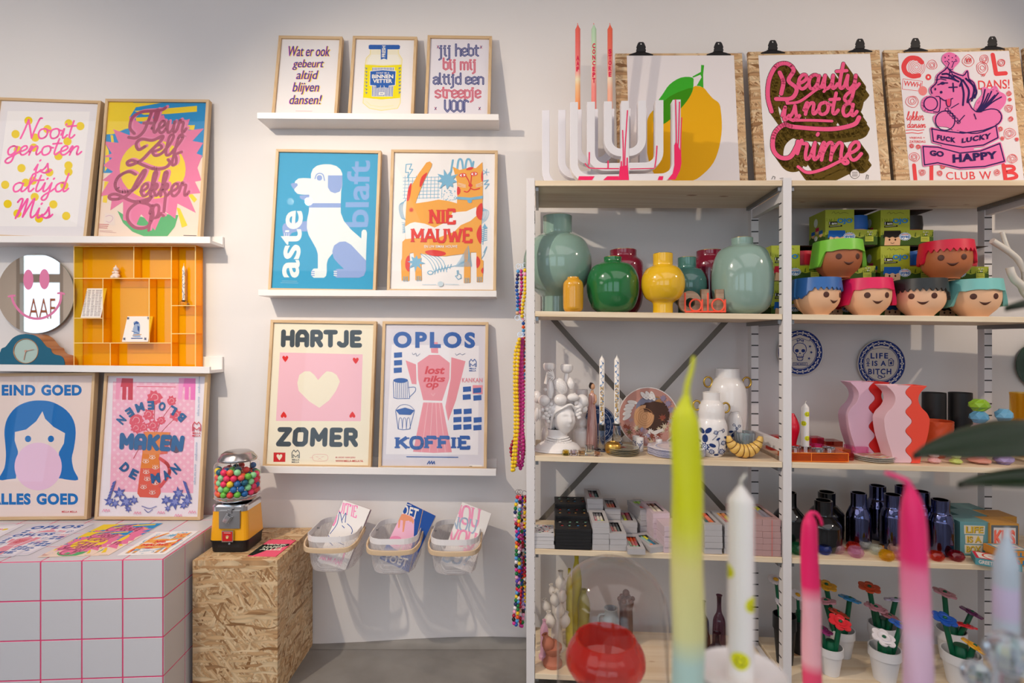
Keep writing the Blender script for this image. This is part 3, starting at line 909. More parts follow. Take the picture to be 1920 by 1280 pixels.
# ------------------------------------------------------------------ chipboard plinth with the gumball machine
OBX0,OBX1,OBY,OBZ=-1.083,-0.795,-0.322,0.468
osb=thing('chipboard_plinth','strand board box plinth with the gumball machine on top','plinth',((OBX0+OBX1)/2,OBY/2,0))
MB().box((OBX0,OBY,0),(OBX1,OBY+0.018,OBZ-0.018)).build('front_panel',OSB,osb)
MB().box((OBX0,OBY,OBZ-0.018),(OBX1,-0.004,OBZ)).build('top_panel',[OSBF],osb)
MB().box((OBX1-0.018,OBY+0.018,0),(OBX1,-0.004,OBZ-0.018)).build('side_panel',OSBS,osb)
MB().box((OBX0,OBY+0.018,0),(OBX0+0.018,-0.004,OBZ-0.018)).build('side_panel',OSBS,osb)
# ------------------------------------------------------------------ open shelving
SA=math.radians(3.0)
SU=Vector((math.cos(SA),-math.sin(SA),0));SW=Vector((math.sin(SA),math.cos(SA),0))
SO=Vector((0.0618,-0.34,0))
BAYW=0.84
ZL={'top':1.7500,'s1':1.3120,'s2':0.8270,'s3':0.5146,'s4':0.0967}
TILT=0.0148
def sh(px,w):
 """ground position on the vertical plane w behind the shelf front, seen in pixel column px"""
 dx=(px-960)/F
 D=(SO.dot(SW)+w+CD*SW.y)/(dx*SW.x+SW.y)
 return Vector((dx*D,D-CD,0))
def uof(p):
 return(Vector((p.x,p.y,0))-SO).dot(SU)
def on(level,px,w):
 p=sh(px,w)
 p.z=ZL[level]-TILT*uof(p)
 return p
def zpx(py,p):
 """height seen at pixel row py at the distance of point p"""
 return CZ-(py-640)/F*(p.y+CD)
def mpp(p):
 """metres per pixel at the distance of p"""
 return(p.y+CD)/F
def SP(u,w,z):
 return SO+SU*u+SW*w+Vector((0,0,z))
shelf=thing('shelving_unit','tall open shelving unit with white posts and pine boards','shelving',SP(0.84,0.15,0))
def sbox(mb,u0,u1,w0,w1,z0,z1,mat=0,tilt=True):
 t=TILT if tilt else 0
 mb.hexa([SP(u0,w0,z0-t*u0),SP(u1,w0,z0-t*u1),SP(u1,w1,z0-t*u1),SP(u0,w1,z0-t*u0)],[SP(u0,w0,z1-t*u0),SP(u1,w0,z1-t*u1),SP(u1,w1,z1-t*u1),SP(u0,w1,z1-t*u0)],mat)
 return mb
PW=0.0135
for k in range(4):  # last frame belongs to the added, unseen third bay
 uc=k*BAYW
 fr=MB()
 zt=1.757-TILT*uc
 sbox(fr,uc-PW,uc+PW,-0.002,0.028,0,zt,tilt=False)
 sbox(fr,uc-PW,uc+PW,0.262,0.292,0,zt-0.0075,tilt=False)
 for zr in(1.69,0.86,0.06):
  sbox(fr,uc-PW+0.004,uc+PW-0.004,0.028,0.262,zr-0.016,zr+0.016,tilt=False)
 sl=fr
 z=0.08
 while z<zt-0.05:
  for sg in(-1,1):
   uu=uc+sg*PW
   sbox(sl,uu-0.0004,uu+0.0004,0.010,0.0285,z,z+0.0045,1,tilt=False)
  sbox(sl,uc-PW*0.95,uc+PW*0.95,0.2612,0.2622,z,z+0.0045,1,tilt=False)
  z+=0.0428
 fr.build('side_frame',[POSTW,col('#3b3a3c',0.6)],shelf)
for lv,z in ZL.items():
 for k in range(3):  # third bay is out of view, added to block the shelves spot
  bd=MB();u0=k*BAYW+PW+0.0015;u1=(k+1)*BAYW-PW-0.0015
  sbox(bd,u0,u1,0.0,0.296 if lv!='s4' else 0.292,z-0.018,z)
  b=bd.build('shelf_board',PINE,shelf,bevel=0.0012)
  for uu in(u0+0.006,u1-0.006):
   br=MB();sbox(br,uu-0.004,uu+0.006,0.01,0.28,z-0.032,z-0.0185)
   br.build('bracket',ZINC,shelf)
   # thin steel cross brace behind the first bay
Yb=SP(0.42,0.297,0).y
for a,b in(((1018,577),(1400,1002)),((1384,577),(1010,981))):
 A=sh(a[0],0.2995 if a[0]<1200 else 0.3035);A.z=zpx(a[1],A)
 B=sh(b[0],0.2995 if a[0]<1200 else 0.3035);B.z=zpx(b[1],B)
 MB().tube([A,B],0.01,flat=(0.003,0.02),up=(B-A).cross(SW)).build('cross_brace',col('#6d675f',0.5),shelf)
 # ------------------------------------------------------------------ poster artwork (drawn in the sheet's own plane)
NAVY,YEL,PINK='#2d3f8f','#f3d21c','#ff5fae'
def heart(a,cx,cy,w,h,c,flip=False):
 s=-1 if flip else 1
 a.poly([(cx,cy+s*h*0.5),(cx-w*0.3,cy+s*h*0.15),(cx-w*0.5,cy-s*h*0.2),(cx-w*0.42,cy-s*h*0.45),(cx-w*0.18,cy-s*h*0.5),(cx,cy-s*h*0.3),(cx+w*0.18,cy-s*h*0.5),(cx+w*0.42,cy-s*h*0.45),(cx+w*0.5,cy-s*h*0.2),(cx+w*0.3,cy+s*h*0.15)],c)
def mlogo(a,x0,y0,x1,y1,c):
 w,h=x1-x0,y1-y0
 q=lambda u,v:(x0+u*w,y0+v*h)
 a.line([q(0,.62),q(0,.2),q(.25,0),q(.5,.17),q(.75,0),q(1,.2),q(1,.62)],w*.09,c)
 a.line([q(.0,.6),q(0,.2)],w*.09,c,up=False)
 a.line([q(.16,.62),q(.16,.36),q(.5,.55),q(.84,.36),q(.84,.62)],w*.08,c,up=False)
 a.text('MELLA',(*q(0,.70),*q(1,.82)),c,0.02)
 a.text('MELLA',(*q(-.03,.88),*q(.97,1.0)),c,0.02)
def draw_wat(a):
 for t,b in(('Wat er ook',(247,185,555,262)),('gebeurt',(275,285,510,365)),('altijd',(303,368,470,455)),('blijven',(275,457,475,550)),('dansen!',(252,552,495,622))):
  for(dx,dy),c in(((6,3),'#f6d94a'),((-4,1),'#e85aa8'),((0,0),'#31459c')):
   a.text(t,(b[0]+dx,b[1]+dy,b[2]+dx,b[3]+dy),c,0.004,0.28)
 a.line([(300,672),(420,674)],4,'#eac4c6')
def draw_jar(a):
 b,y,g='#2f62b4','#f2e11c','#f1ead2'
 a.poly([(860,212),(1068,212),(1068,240),(1096,285),(1092,330),(1082,610),(1062,652),(940,668),(850,652),(803,612),(818,330),(828,275),(858,245)],g)
 a.line([(858,215),(858,245),(828,275),(818,330),(803,612),(850,652),(940,668),(1062,652),(1082,610),(1092,330),(1096,285),(1068,240),(1068,215)],6,'#f2e29a')
 a.poly([(868,250),(1060,250),(1080,290),(1075,322),(835,322),(845,285)],'#f3efe4')
 a.line([(830,600),(860,630),(940,642),(1030,632)],4,'#f3e6ae')
 a.poly([(845,182),(855,176),(1072,177),(1081,186),(1078,207),(1065,210),(855,210),(845,205)],b)
 a.poly([(820,325),(955,333),(1092,325),(1080,575),(940,586),(804,572)],y)
 a.poly([(872,345),(1040,345),(1026,565),(868,565)],'#f3eee6')
 a.up()
 for k in range(15):
  x=876+k*11
  a.line([(x,347),(x-3-k*0.3,563)],5,b,up=False,caps=False)
 a.poly([(855,372),(950,362),(1051,370),(1046,482),(950,492),(852,482)],'#f3eee6')
 a.poly([(858,376),(950,367),(1047,375),(1042,478),(950,487),(856,478)],b)
 a.text('DONT BE A',(903,381,1000,394),'#f3eee6',0.01)
 a.text('BINNEN',(870,399,1030,428),'#f3eee6',0.035)
 a.text('VETTER',(877,433,1022,462),'#f3eee6',0.035)
 a.poly([(900,473),(935,482),(945,478),(960,482),(998,472),(995,500),(962,494),(945,497),(930,494),(902,502)],b)
 a.line([(935,482),(933,494)],3,'#f3eee6');a.line([(960,482),(962,494)],3,'#f3eee6')
 a.poly([(922,533),(962,533),(961,552),(921,552)],'#f3eee6')
 a.line([(930,542),(953,542)],4,b)
 a.poly([(937,178),(988,178),(984,288),(960,279),(936,288)],b)
 a.text('FRESH',[(944,270),(946,184),(973,184),(971,270)],'#f3eee6',0.03)
 for k in range(8):
  a.line([(818,350+k*26),(834,352+k*26),(826,362+k*26)],4,b,up=(k==0))
  a.line([(1070,350+k*26),(1085,348+k*26),(1072,360+k*26)],4,b,up=False)
def draw_goth(a):
 n,r='#3a4684','#d4566a'
 for t,bx,c in(('jij hebt',(1374,172,1668,288),n),('bij mij',(1407,278,1643,390),r),('altijd een',(1332,390,1704,498),n),('streepje',(1347,497,1683,603),r),('voor',(1417,592,1592,678),n)):
  a.script(t,bx,c,15,GOT)
  a.script(t,bx,'#c9c4d6',2.2,GOT)
 for x,y in((1365,192),(1688,194),(1347,654),(1677,654)):
  a.line([(x-6,y-9),(x+6,y+9)],5,r);a.line([(x+6,y-9),(x-6,y+9)],5,n)
def draw_dog(a):
 b,w,l='#3c9fcb','#dfe9ec','#8ea6da'
 a.text('blaft',[(640,605),(668,118),(832,120),(818,603)],'#82a8dc',0.02)
 a.poly([(195,640),(190,605),(203,578),(240,572),(300,566),(372,560),(375,635),(300,635),(262,645),(245,662),(200,668)],l)
 a.text('aste',[(160,972),(192,485),(345,483),(312,972)],w,0.02)
 a.poly([(200,640),(250,640),(262,645),(245,668),(200,668)],l)
 for k in range(3):
  a.line([(208+k*16,648),(206+k*16,672)],4,w)
 a.poly([(316,375),(388,368),(388,408),(350,408),(322,396)],l)
 dog=[(400,250),(400,215),(415,180),(445,157),(490,147),(540,147),(585,160),(615,185),(628,215),(628,300),(620,340),(617,430),(617,500),(640,560),(690,620),(766,687),(768,637),(780,622),(799,624),(808,645),(804,720),(800,848),(740,790),(680,745),(600,760),(553,800),(525,835),(515,870),(515,930),(510,958),(495,972),(420,972),(402,955),(402,925),(420,905),(450,905),(450,800),(438,760),(410,710),(382,660),(370,610),(372,550),(385,490),(388,430),(388,368),(340,368),(302,362),(280,340),(276,310),(285,270),(310,250),(345,247)]
 a.poly(dog,w)
 a.poly([(524,228),(629,228),(626,310),(610,345),(575,358),(542,346),(523,315)],l)
 a.poly([(388,430),(617,430),(617,462),(387,462)],l)
 a.oval(462,246,20,20,l)
 a.line([(430,252),(440,224),(462,213),(488,224),(499,265)],8,l,5)
 a.poly([(252,290),(272,283),(300,286),(305,300),(276,330),(262,312)],l)
 a.poly([(555,780),(568,738),(608,711),(650,708),(692,732),(801,848),(800,920),(785,958),(750,972),(585,972),(567,955),(568,925),(590,908),(640,908),(600,870),(565,830)],l)
 for k in range(3):
  a.line([(405,925+k*15),(424,927+k*15)],7,l);a.line([(568,925+k*15),(587,927+k*15)],7,w)
 a.line([(190,996),(300,998)],3,'#8fc6de');a.line([(180,1008),(308,1010)],3,'#8fc6de')
def star(a,cx,cy,r0,r1,n,c,ph=0.0):
 rnd=random.Random(int(cx))
 pts=[]
 for i in range(2*n):
  r=(r1 if i%2 else r0)*rnd.uniform(0.85,1.15)
  pts.append((cx+r*math.cos(ph+PI*i/n),cy+r*math.sin(ph+PI*i/n)))
 a.poly(pts,c)
def draw_cat(a):
 o,r,b,w='#f0ab55','#e04a48','#7fb6d6','#f2eeee'
 a.up()
 for k in range(11):
  a.line([(1085+k*27,232+(k%3)*6),(1080+k*27,395)],4,b,up=False)
 for k in range(7):
  a.line([(1070,245+k*25),(1335,240+k*25)],4,b,up=False)
 a.line([(1092,148),(1132,145),(1116,184),(1140,184),(1102,245),(1110,206),(1088,206)],7,b,closed=True)
 a.line([(1112,240),(1105,270)],6,b)
 for pts in([(1432,118),(1418,205)],[(1462,195),(1474,118),(1496,118),(1508,190)],[(1520,192),(1534,116),(1558,118),(1572,175)],[(1582,130),(1574,175)]):
  a.line(pts,15,b,4)
 rnd=random.Random(3)
 for k in range(60):
  x,y=rnd.uniform(1335,1462),rnd.uniform(335,455)
  a.oval(x,y,4,4,b,n=6,up=(k==0))
 for k in range(5):
  a.line([(1090,400+3*k),(1055-k*6+14,440),(1045-k*6+22,490),(1060-k*5+20,540),(1088,560-k*4)],3,b,4)
  a.line([(1645,465+k*6),(1692-k*9,490),(1680-k*8,545),(1640,580-k*10)],3,b,4)
 for k in range(6):
  a.line([(1060+k*3,570+k*13),(1100,575+k*12),(1065,585+k*12),(1130,590+k*10)],3,b)
  # rear leg stripes and fishes
 for k in range(5):
  a.line([(1200+25*k,800),(1260+25*k,850),(1300+22*k,930)],4,b,4)
 a.line([(1260,945),(1320,915),(1450,885)],5,b);a.oval(1268,935,22,16,b);a.oval(1268,935,15,10,w)
 for k in range(6):
  a.line([(1300+22*k,945-8*k),(1310+22*k,895-4*k)],5,b)
 a.line([(1662,580),(1650,730)],5,b)
 for k in range(7):
  a.line([(1640,625+14*k),(1680,612+14*k)],5,b)
 a.poly([(1662,580),(1685,612),(1645,612)],b)
 a.line([(1655,270),(1690,262),(1660,295),(1696,290),(1668,325)],6,b)
 for k in range(5):
  a.line([(1672,205),(1672+24*math.cos(k*1.25),205+24*math.sin(k*1.25))],4,b)
 a.line([(1655,790),(1678,745),(1660,800),(1640,835)],4,b,4)
 a.line([(1462,920),(1466,955),(1450,960),(1470,985),(1492,975),(1490,950),(1474,945),(1470,918)],5,b)
 # body
 body=[(1160,433),(1172,395),(1222,270),(1277,165),(1280,143),(1264,128),(1240,136),(1180,220),(1122,320),(1096,410),(1090,500),(1085,600),(1088,690),(1065,712),(1062,835),(1055,850),(1060,992),(1116,994),(1118,795),(1145,790),(1158,870),(1160,990),(1207,990),(1202,850),(1196,796),(1300,812),(1380,816),(1515,798),(1512,1010),(1560,1008),(1562,788),(1603,788),(1605,1004),(1648,1004),(1655,850),(1640,838),(1636,720),(1641,560),(1649,400),(1650,250),(1647,132),(1600,176),(1540,175),(1482,190),(1430,165),(1460,265),(1466,330),(1462,432),(1400,415),(1330,405),(1250,420)]
 a.poly(body,o)
 a.poly([(1084,602),(1120,578),(1155,568),(1230,580),(1300,608),(1400,560),(1430,497),(1530,490),(1602,458),(1606,520),(1560,560),(1490,590),(1440,640),(1300,690),(1180,682),(1090,692)],w)
 for p in([(1190,300),(1205,240),(1247,208),(1225,262),(1200,312)],[(1097,408),(1110,320),(1131,284),(1128,345),(1114,408)],[(1528,190),(1548,171),(1582,171),(1566,189)],[(1649,195),(1638,225),(1640,265),(1650,270)],[(1465,308),(1486,328),(1486,356),(1464,372)],[(1647,432),(1610,460),(1601,510),(1618,545),(1642,546)],[(1638,588),(1606,640),(1610,690),(1637,724)],[(1230,782),(1290,770),(1370,785),(1377,806),(1320,816),(1258,806)],[(1116,813),(1090,840),(1088,900),(1116,925)],[(1605,818),(1630,842),(1628,880),(1605,902)],[(1653,898),(1637,920),(1651,944)]):
  a.poly(p,r,3)
 star(a,1392,262,78,40,9,b,0.2)
 star(a,1165,862,62,30,8,b,0.1)
 for k in range(8):
  a.line([(1545,740+k*14),(1480+k*7,850-k),(1450+k*8,890-k*4),(1570-k*5,890-k*5),(1545,740+k*14)],2.2,b,up=(k==0))
 for ex,ey in((1503,228),(1586,219)):
  a.oval(ex,ey,27,15,r,-0.1);a.oval(ex,ey,20,9,w,-0.1);a.oval(ex,ey,8,9,r)
 a.line([(1528,236),(1548,270),(1556,300)],8,r);a.line([(1568,232),(1564,270),(1560,300)],8,r)
 a.oval(1560,302,15,12,r)
 a.line([(1515,345),(1538,350),(1558,328),(1560,305)],8,r,4);a.line([(1562,325),(1590,333),(1626,324)],8,r,4)
 for k in range(3):
  a.line([(1470,285+k*12),(1525,300+k*8)],3,w);a.line([(1600,298+k*8),(1648,280+k*12)],3,w)
 a.poly([(1464,384),(1560,391),(1649,377),(1649,398),(1560,410),(1464,404)],b);a.oval(1555,416,17,15,b)
 for k in range(4):
  a.line([(1130-16*math.cos(k*PI/4),480-16*math.sin(k*PI/4)),(1130+16*math.cos(k*PI/4),480+16*math.sin(k*PI/4))],5,r)
 for x0,y0 in((1075,965),(1172,962),(1522,975),(1612,968)):
  for k in range(3):
   a.line([(x0+k*13,y0),(x0+k*13,y0+32)],5,b)
 a.script('NIE',(1272,480,1444,577),r,21,SLAB,0.8,serif=0.8,slabh=8)
 a.script('MAUWE',(1140,618,1566,713),r,20,SLAB,0.9,serif=0.75,slabh=8)
 a.text('EN UW BIMAK HOUWE',(1225,736,1465,756),w,0.01)
 a.line([(1210,1022),(1310,1022)],2,b);a.oval(1343,1018,21,19,'#c8d8e2');a.line([(1375,1020),(1475,1022)],2,b)
def draw_heart(a):
 k,p,r,c='#47515a','#f3bfcd','#e1302f','#f2e9d3'
 a.script('HARTJE',[(207,127),(778,132),(778,229),(204,226)],k,36,BLOCK,2.0)
 a.poly([(180,282),(800,297),(785,797),(150,795)],p)
 a.poly([(310,510),(325,450),(365,423),(405,423),(438,450),(466,489),(500,450),(530,423),(570,428),(605,450),(630,500),(600,570),(550,640),(475,697),(400,650),(320,570)],c)
 heart(a,220,331,46,48,r);heart(a,748,345,46,48,r);heart(a,208,748,46,48,r,True);heart(a,723,748,46,48,r,True)
 a.script('ZOMER',[(180,860),(747,865),(747,973),(168,968)],k,37,BLOCK,2.2)
 a.poly([(133,1032),(221,1033),(219,1102),(131,1102)],'#cf2f33');heart(a,176,1068,44,46,c)
 mlogo(a,270,1013,326,1110,k)
 a.line([(432,1050),(435,1092),(520,1095),(540,1070),(520,1047)],3,'#eab8b0',4,True);a.line([(405,1070),(432,1072)],3,'#eab8b0')
 a.line([(450,1062),(468,1066)],3,'#eab8b0');a.line([(490,1066),(508,1062)],3,'#eab8b0');a.line([(468,1082),(478,1076),(490,1082)],3,'#eab8b0')
 a.text('IK OOK VAN JOU',(597,1063,745,1078),'#cf3a3c',0.01);a.text('WWW.MELLA-MELLA.NL',(597,1088,805,1103),'#cf3a3c',0.01)
def draw_coffee(a):
 b,p,r,w='#3d66ae','#ea98a5','#d94a55','#efebf0'
 a.poly([(1018,222),(1672,232),(1666,1050),(974,1045)],w)
 a.poly([(1336,205),(1363,205),(1367,288),(1315,285),(1311,250),(1336,250)],p)
 a.poly([(1212,360),(1300,300),(1375,300),(1453,360),(1450,480),(1396,645),(1254,640),(1215,480)],p)
 a.poly([(1122,341),(1200,372),(1204,521),(1169,518)],p)
 a.poly([(1465,318),(1571,348),(1500,640),(1441,797),(1420,690),(1460,480)],p)
 a.poly([(1254,657),(1396,660),(1469,1030),(1330,1035),(1178,1026)],p)
 a.up()
 for q in(((1290,660),(1242,1025)),((1324,660),(1300,1028)),((1350,660),(1362,1028)),((1375,660),(1420,1026))):
  a.line(q,3.5,'#f3c6cd',up=False)
 a.line([(1314,588),(1328,608),(1342,588)],3,'#f3c6cd')
 a.text('OPLOS',[(1030,125),(1645,130),(1643,251),(1030,249)],b,0.05,space=1.3)
 a.text('lost',(1265,385,1417,445),r,0.035,0.2);a.text('niks',(1255,455,1420,503),r,0.035,0.2);a.text('op',(1275,510,1370,562),r,0.035,0.2)
 for x,y in((1035,282),(1035,340),(1033,396),(1552,538),(1550,597),(1630,603),(1482,706),(1557,704),(1480,766),(1555,764),(1632,768),(1480,823),(1555,821),(1630,826)):
  a.poly([(x,y+2),(x+60,y-2),(x+61,y+36),(x+1,y+41)],b)
 a.poly([(1625,527),(1700,528),(1699,594),(1624,592)],p);a.poly([(1628,550),(1689,545),(1690,583),(1629,588)],b)
 a.oval(1085,492,55,18,b)
 a.line([(1030,500),(1034,622),(1060,628),(1152,627),(1140,500)],4,b)
 for k in range(7):
  a.line([(1048+14*k,508),(1050+14*k,622)],3,b)
 a.line([(1142,545),(1190,542),(1195,570),(1150,618)],4,b,5)
 a.poly([(1047,714),(1118,695),(1190,716),(1160,750),(1075,747)],b)
 a.line([(1047,714),(1080,680),(1120,672),(1160,685),(1190,716)],3,b,4);a.line([(1047,720),(1066,855),(1100,862),(1152,856),(1188,722)],4,b)
 for k in range(3):
  a.line([(1068+30*k,855),(1075+30*k,780),(1092+30*k,780),(1098+30*k,855)],3,b,4)
 mlogo(a,1600,333,1652,424,b)
 a.text('KANKAN',(1545,473,1698,506),p,0.02,space=1.1)
 a.line([(1172,285),(1180,300),(1200,288),(1205,310),(1230,292)],3,'#7c87a8',3);a.line([(1495,290),(1505,302),(1530,290),(1545,300),(1568,290)],3,'#7c87a8',3)
 a.script('KOFFIE',(1060,918,1595,998),b,25,SLAB,1.2,serif=0.8,slabh=11)
 a.line([(1130,1063),(1515,1067)],6,b)
 a.line([(1285,1118),(1300,1096),(1304,1118),(1318,1096),(1322,1118),(1336,1098),(1340,1118)],6,b)
 a.poly([(1600,1123),(1697,1126),(1696,1150),(1599,1147)],'#f3f0ee');a.line([(1604,1137),(1618,1137)],9,'#4a4648');a.line([(1630,1138),(1690,1140)],3,'#8a8688')
def draw_nooit(a):
 a.poly([(62,205),(720,210),(615,1130),(-60,1125)],'#f6f1f1')
 a.up()
 for x,y in((228,283),(550,305),(643,326),(380,350),(125,390),(283,418),(540,448),(270,498),(143,517),(468,565),(548,640),(172,662),(395,696),(548,692),(263,762),(42,795),(207,778),(515,800),(278,892),(62,948),(427,952),(140,1025),(313,1065),(530,1044)):
  a.oval(x,y,33,33,YEL,up=False)
 a.script('Nooit',(165,262,612,425),PINK,15,CUR,0,0.18)
 a.script('genoten',(42,428,652,622),PINK,15,CUR,0,0.22)
 a.script('is',(275,598,412,700),PINK,15,CUR,0,0.2)
 a.script('altijd',(108,706,552,918),PINK,15,CUR,0,0.2)
 a.script('Mis',(125,905,420,1062),PINK,16,CUR,0,0.2)
def draw_fleur(a):
 y,bl,p,m,g='#f3d235','#2f90cb','#e87ba3','#ad5570','#5cb072'
 a.poly([(860,130),(1650,135),(1620,570),(1560,660),(1000,700),(815,700),(845,400)],bl)
 a.poly([(862,130),(1066,132),(1086,178),(1040,250),(1100,330),(1000,350),(905,390),(848,392)],y)
 a.poly([(1066,140),(1290,140),(1085,176)],y);a.poly([(1075,205),(1576,164),(1576,210),(1330,230),(1150,235)],y)
 a.poly([(1085,258),(1220,250),(1230,290),(1090,288)],y);a.poly([(1480,320),(1560,318),(1552,358),(1470,348)],y)
 a.poly([(884,395),(905,400),(925,560),(905,570)],y);a.poly([(845,470),(870,520),(878,640),(838,690)],y)
 a.poly([(836,768),(870,770),(855,940),(822,935)],y);a.poly([(1500,872),(1540,870),(1577,912),(1553,938)],y);a.poly([(1412,975),(1440,985),(1500,1120),(1455,1138)],y)
 a.poly([(940,1003),(985,1100),(1060,1170),(1150,1206),(1340,1206),(1400,1130),(1427,1038),(1330,1030),(1240,1080),(1130,1050),(1000,1040)],g)
 a.poly([(905,350),(1040,400),(1035,245),(1130,310),(1310,235),(1340,320),(1520,268),(1490,362),(1632,345),(1540,445),(1627,460),(1572,545),(1618,562),(1580,660),(1612,760),(1560,770),(1605,862),(1502,870),(1567,1020),(1420,945),(1402,1067),(1310,1000),(1240,1160),(1130,1030),(1092,1112),(985,1075),(985,930),(883,1000),(900,872),(800,887),(872,770),(820,760),(905,690),(825,640),(900,580),(828,570),(895,545),(833,448),(950,460)],p)
 a.oval(1222,670,264,238,y)
 big=([(1075,385),(1040,340),(1060,260),(1130,215),(1230,205),(1300,195),(1325,178)],[(1215,210),(1185,290),(1150,370),(1090,420),(1030,416)],[(1150,302),(1215,302)],[(1160,490),(1110,515),(1090,470),(1130,430),(1220,440),(1300,405),(1290,440),(1200,530),(1130,600),(1040,640),(1018,618),(1060,600),(1150,640),(1240,670),(1320,660),(1360,620),(1345,595)],[(1085,712),(1030,690),(950,730),(922,800),(960,850),(1060,840),(1130,760),(1165,690),(1150,682),(1110,740),(1040,860),(960,905),(890,910),(875,885),(930,870),(1040,920),(1100,930),(1180,910),(1215,890)],[(1120,935),(1200,960),(1225,1040),(1180,1130),(1090,1140),(1025,1080),(1030,1000),(1100,940),(1180,930),(1215,890)],[(1325,885),(1312,1010)],[(1303,1040),(1308,1044)])
 for(dx,dy),c in(((17,-9),'#ea86ae'),((0,0),m)):
  a.up()
  for q in big:
   a.line([(x+dx,y_+dy)for x,y_ in q],25,c,5,up=False)
  for t,bx in(('leur',(1215,195,1490,380)),('elf',(1215,395,1465,640)),('ekker',(1125,690,1512,885)),('p',(1190,955,1290,1160))):
   a.script(t,bx,c,23,CUR,-0.1,0.15,(dx,dy),up=False)
 a.poly([(840,1020),(915,1030),(922,1120),(830,1110)],'#ecd9cf');a.line([(845,1050),(880,1040),(905,1060),(880,1095),(850,1085)],3,'#c98fb0',4)
 for k in range(3):
  a.line([(790,1110+k*14),(870-k*6,1113+k*14)],6,'#cf7a78')
 a.line([(800,1160),(900,1165)],3,'#cf9a98');a.line([(800,1170),(930,1178)],3,'#cf9a98');a.line([(1470,1200),(1570,1202)],6,'#6a6668')
def draw_eind(a):
 b,p,f='#1a72be','#eec6e0','#efdcd5'
 a.text('EIND',(14,133,283,219),b,0.05,space=1.1);a.text('GOED',(330,132,654,220),b,0.05,space=1.1)
 hair=[(-5,892),(35,800),(48,700),(42,600),(36,500),(60,400),(130,312),(230,267),(335,258),(430,275),(530,335),(590,420),(606,520),(592,640),(575,720),(590,810),(626,892),(530,890),(455,880),(130,882)]
 a.poly(hair,b,3)
 a.poly([(340,345),(362,405),(430,470),(521,520),(512,600),(472,672),(460,886),(128,886),(145,665),(118,580),(120,510),(210,490),(290,425)],f)
 a.oval(225,565,25,26,b);a.oval(408,565,25,26,b)
 a.oval(306,786,189,191,p,n=40)
 a.text('ALLES',(-80,1000,246,1092),b,0.05,space=1.1);a.text('GOED',(293,1000,625,1092),b,0.05,space=1.1)
 a.text('MELLA MELLA',(495,1140,618,1155),'#d0404a',0.02)
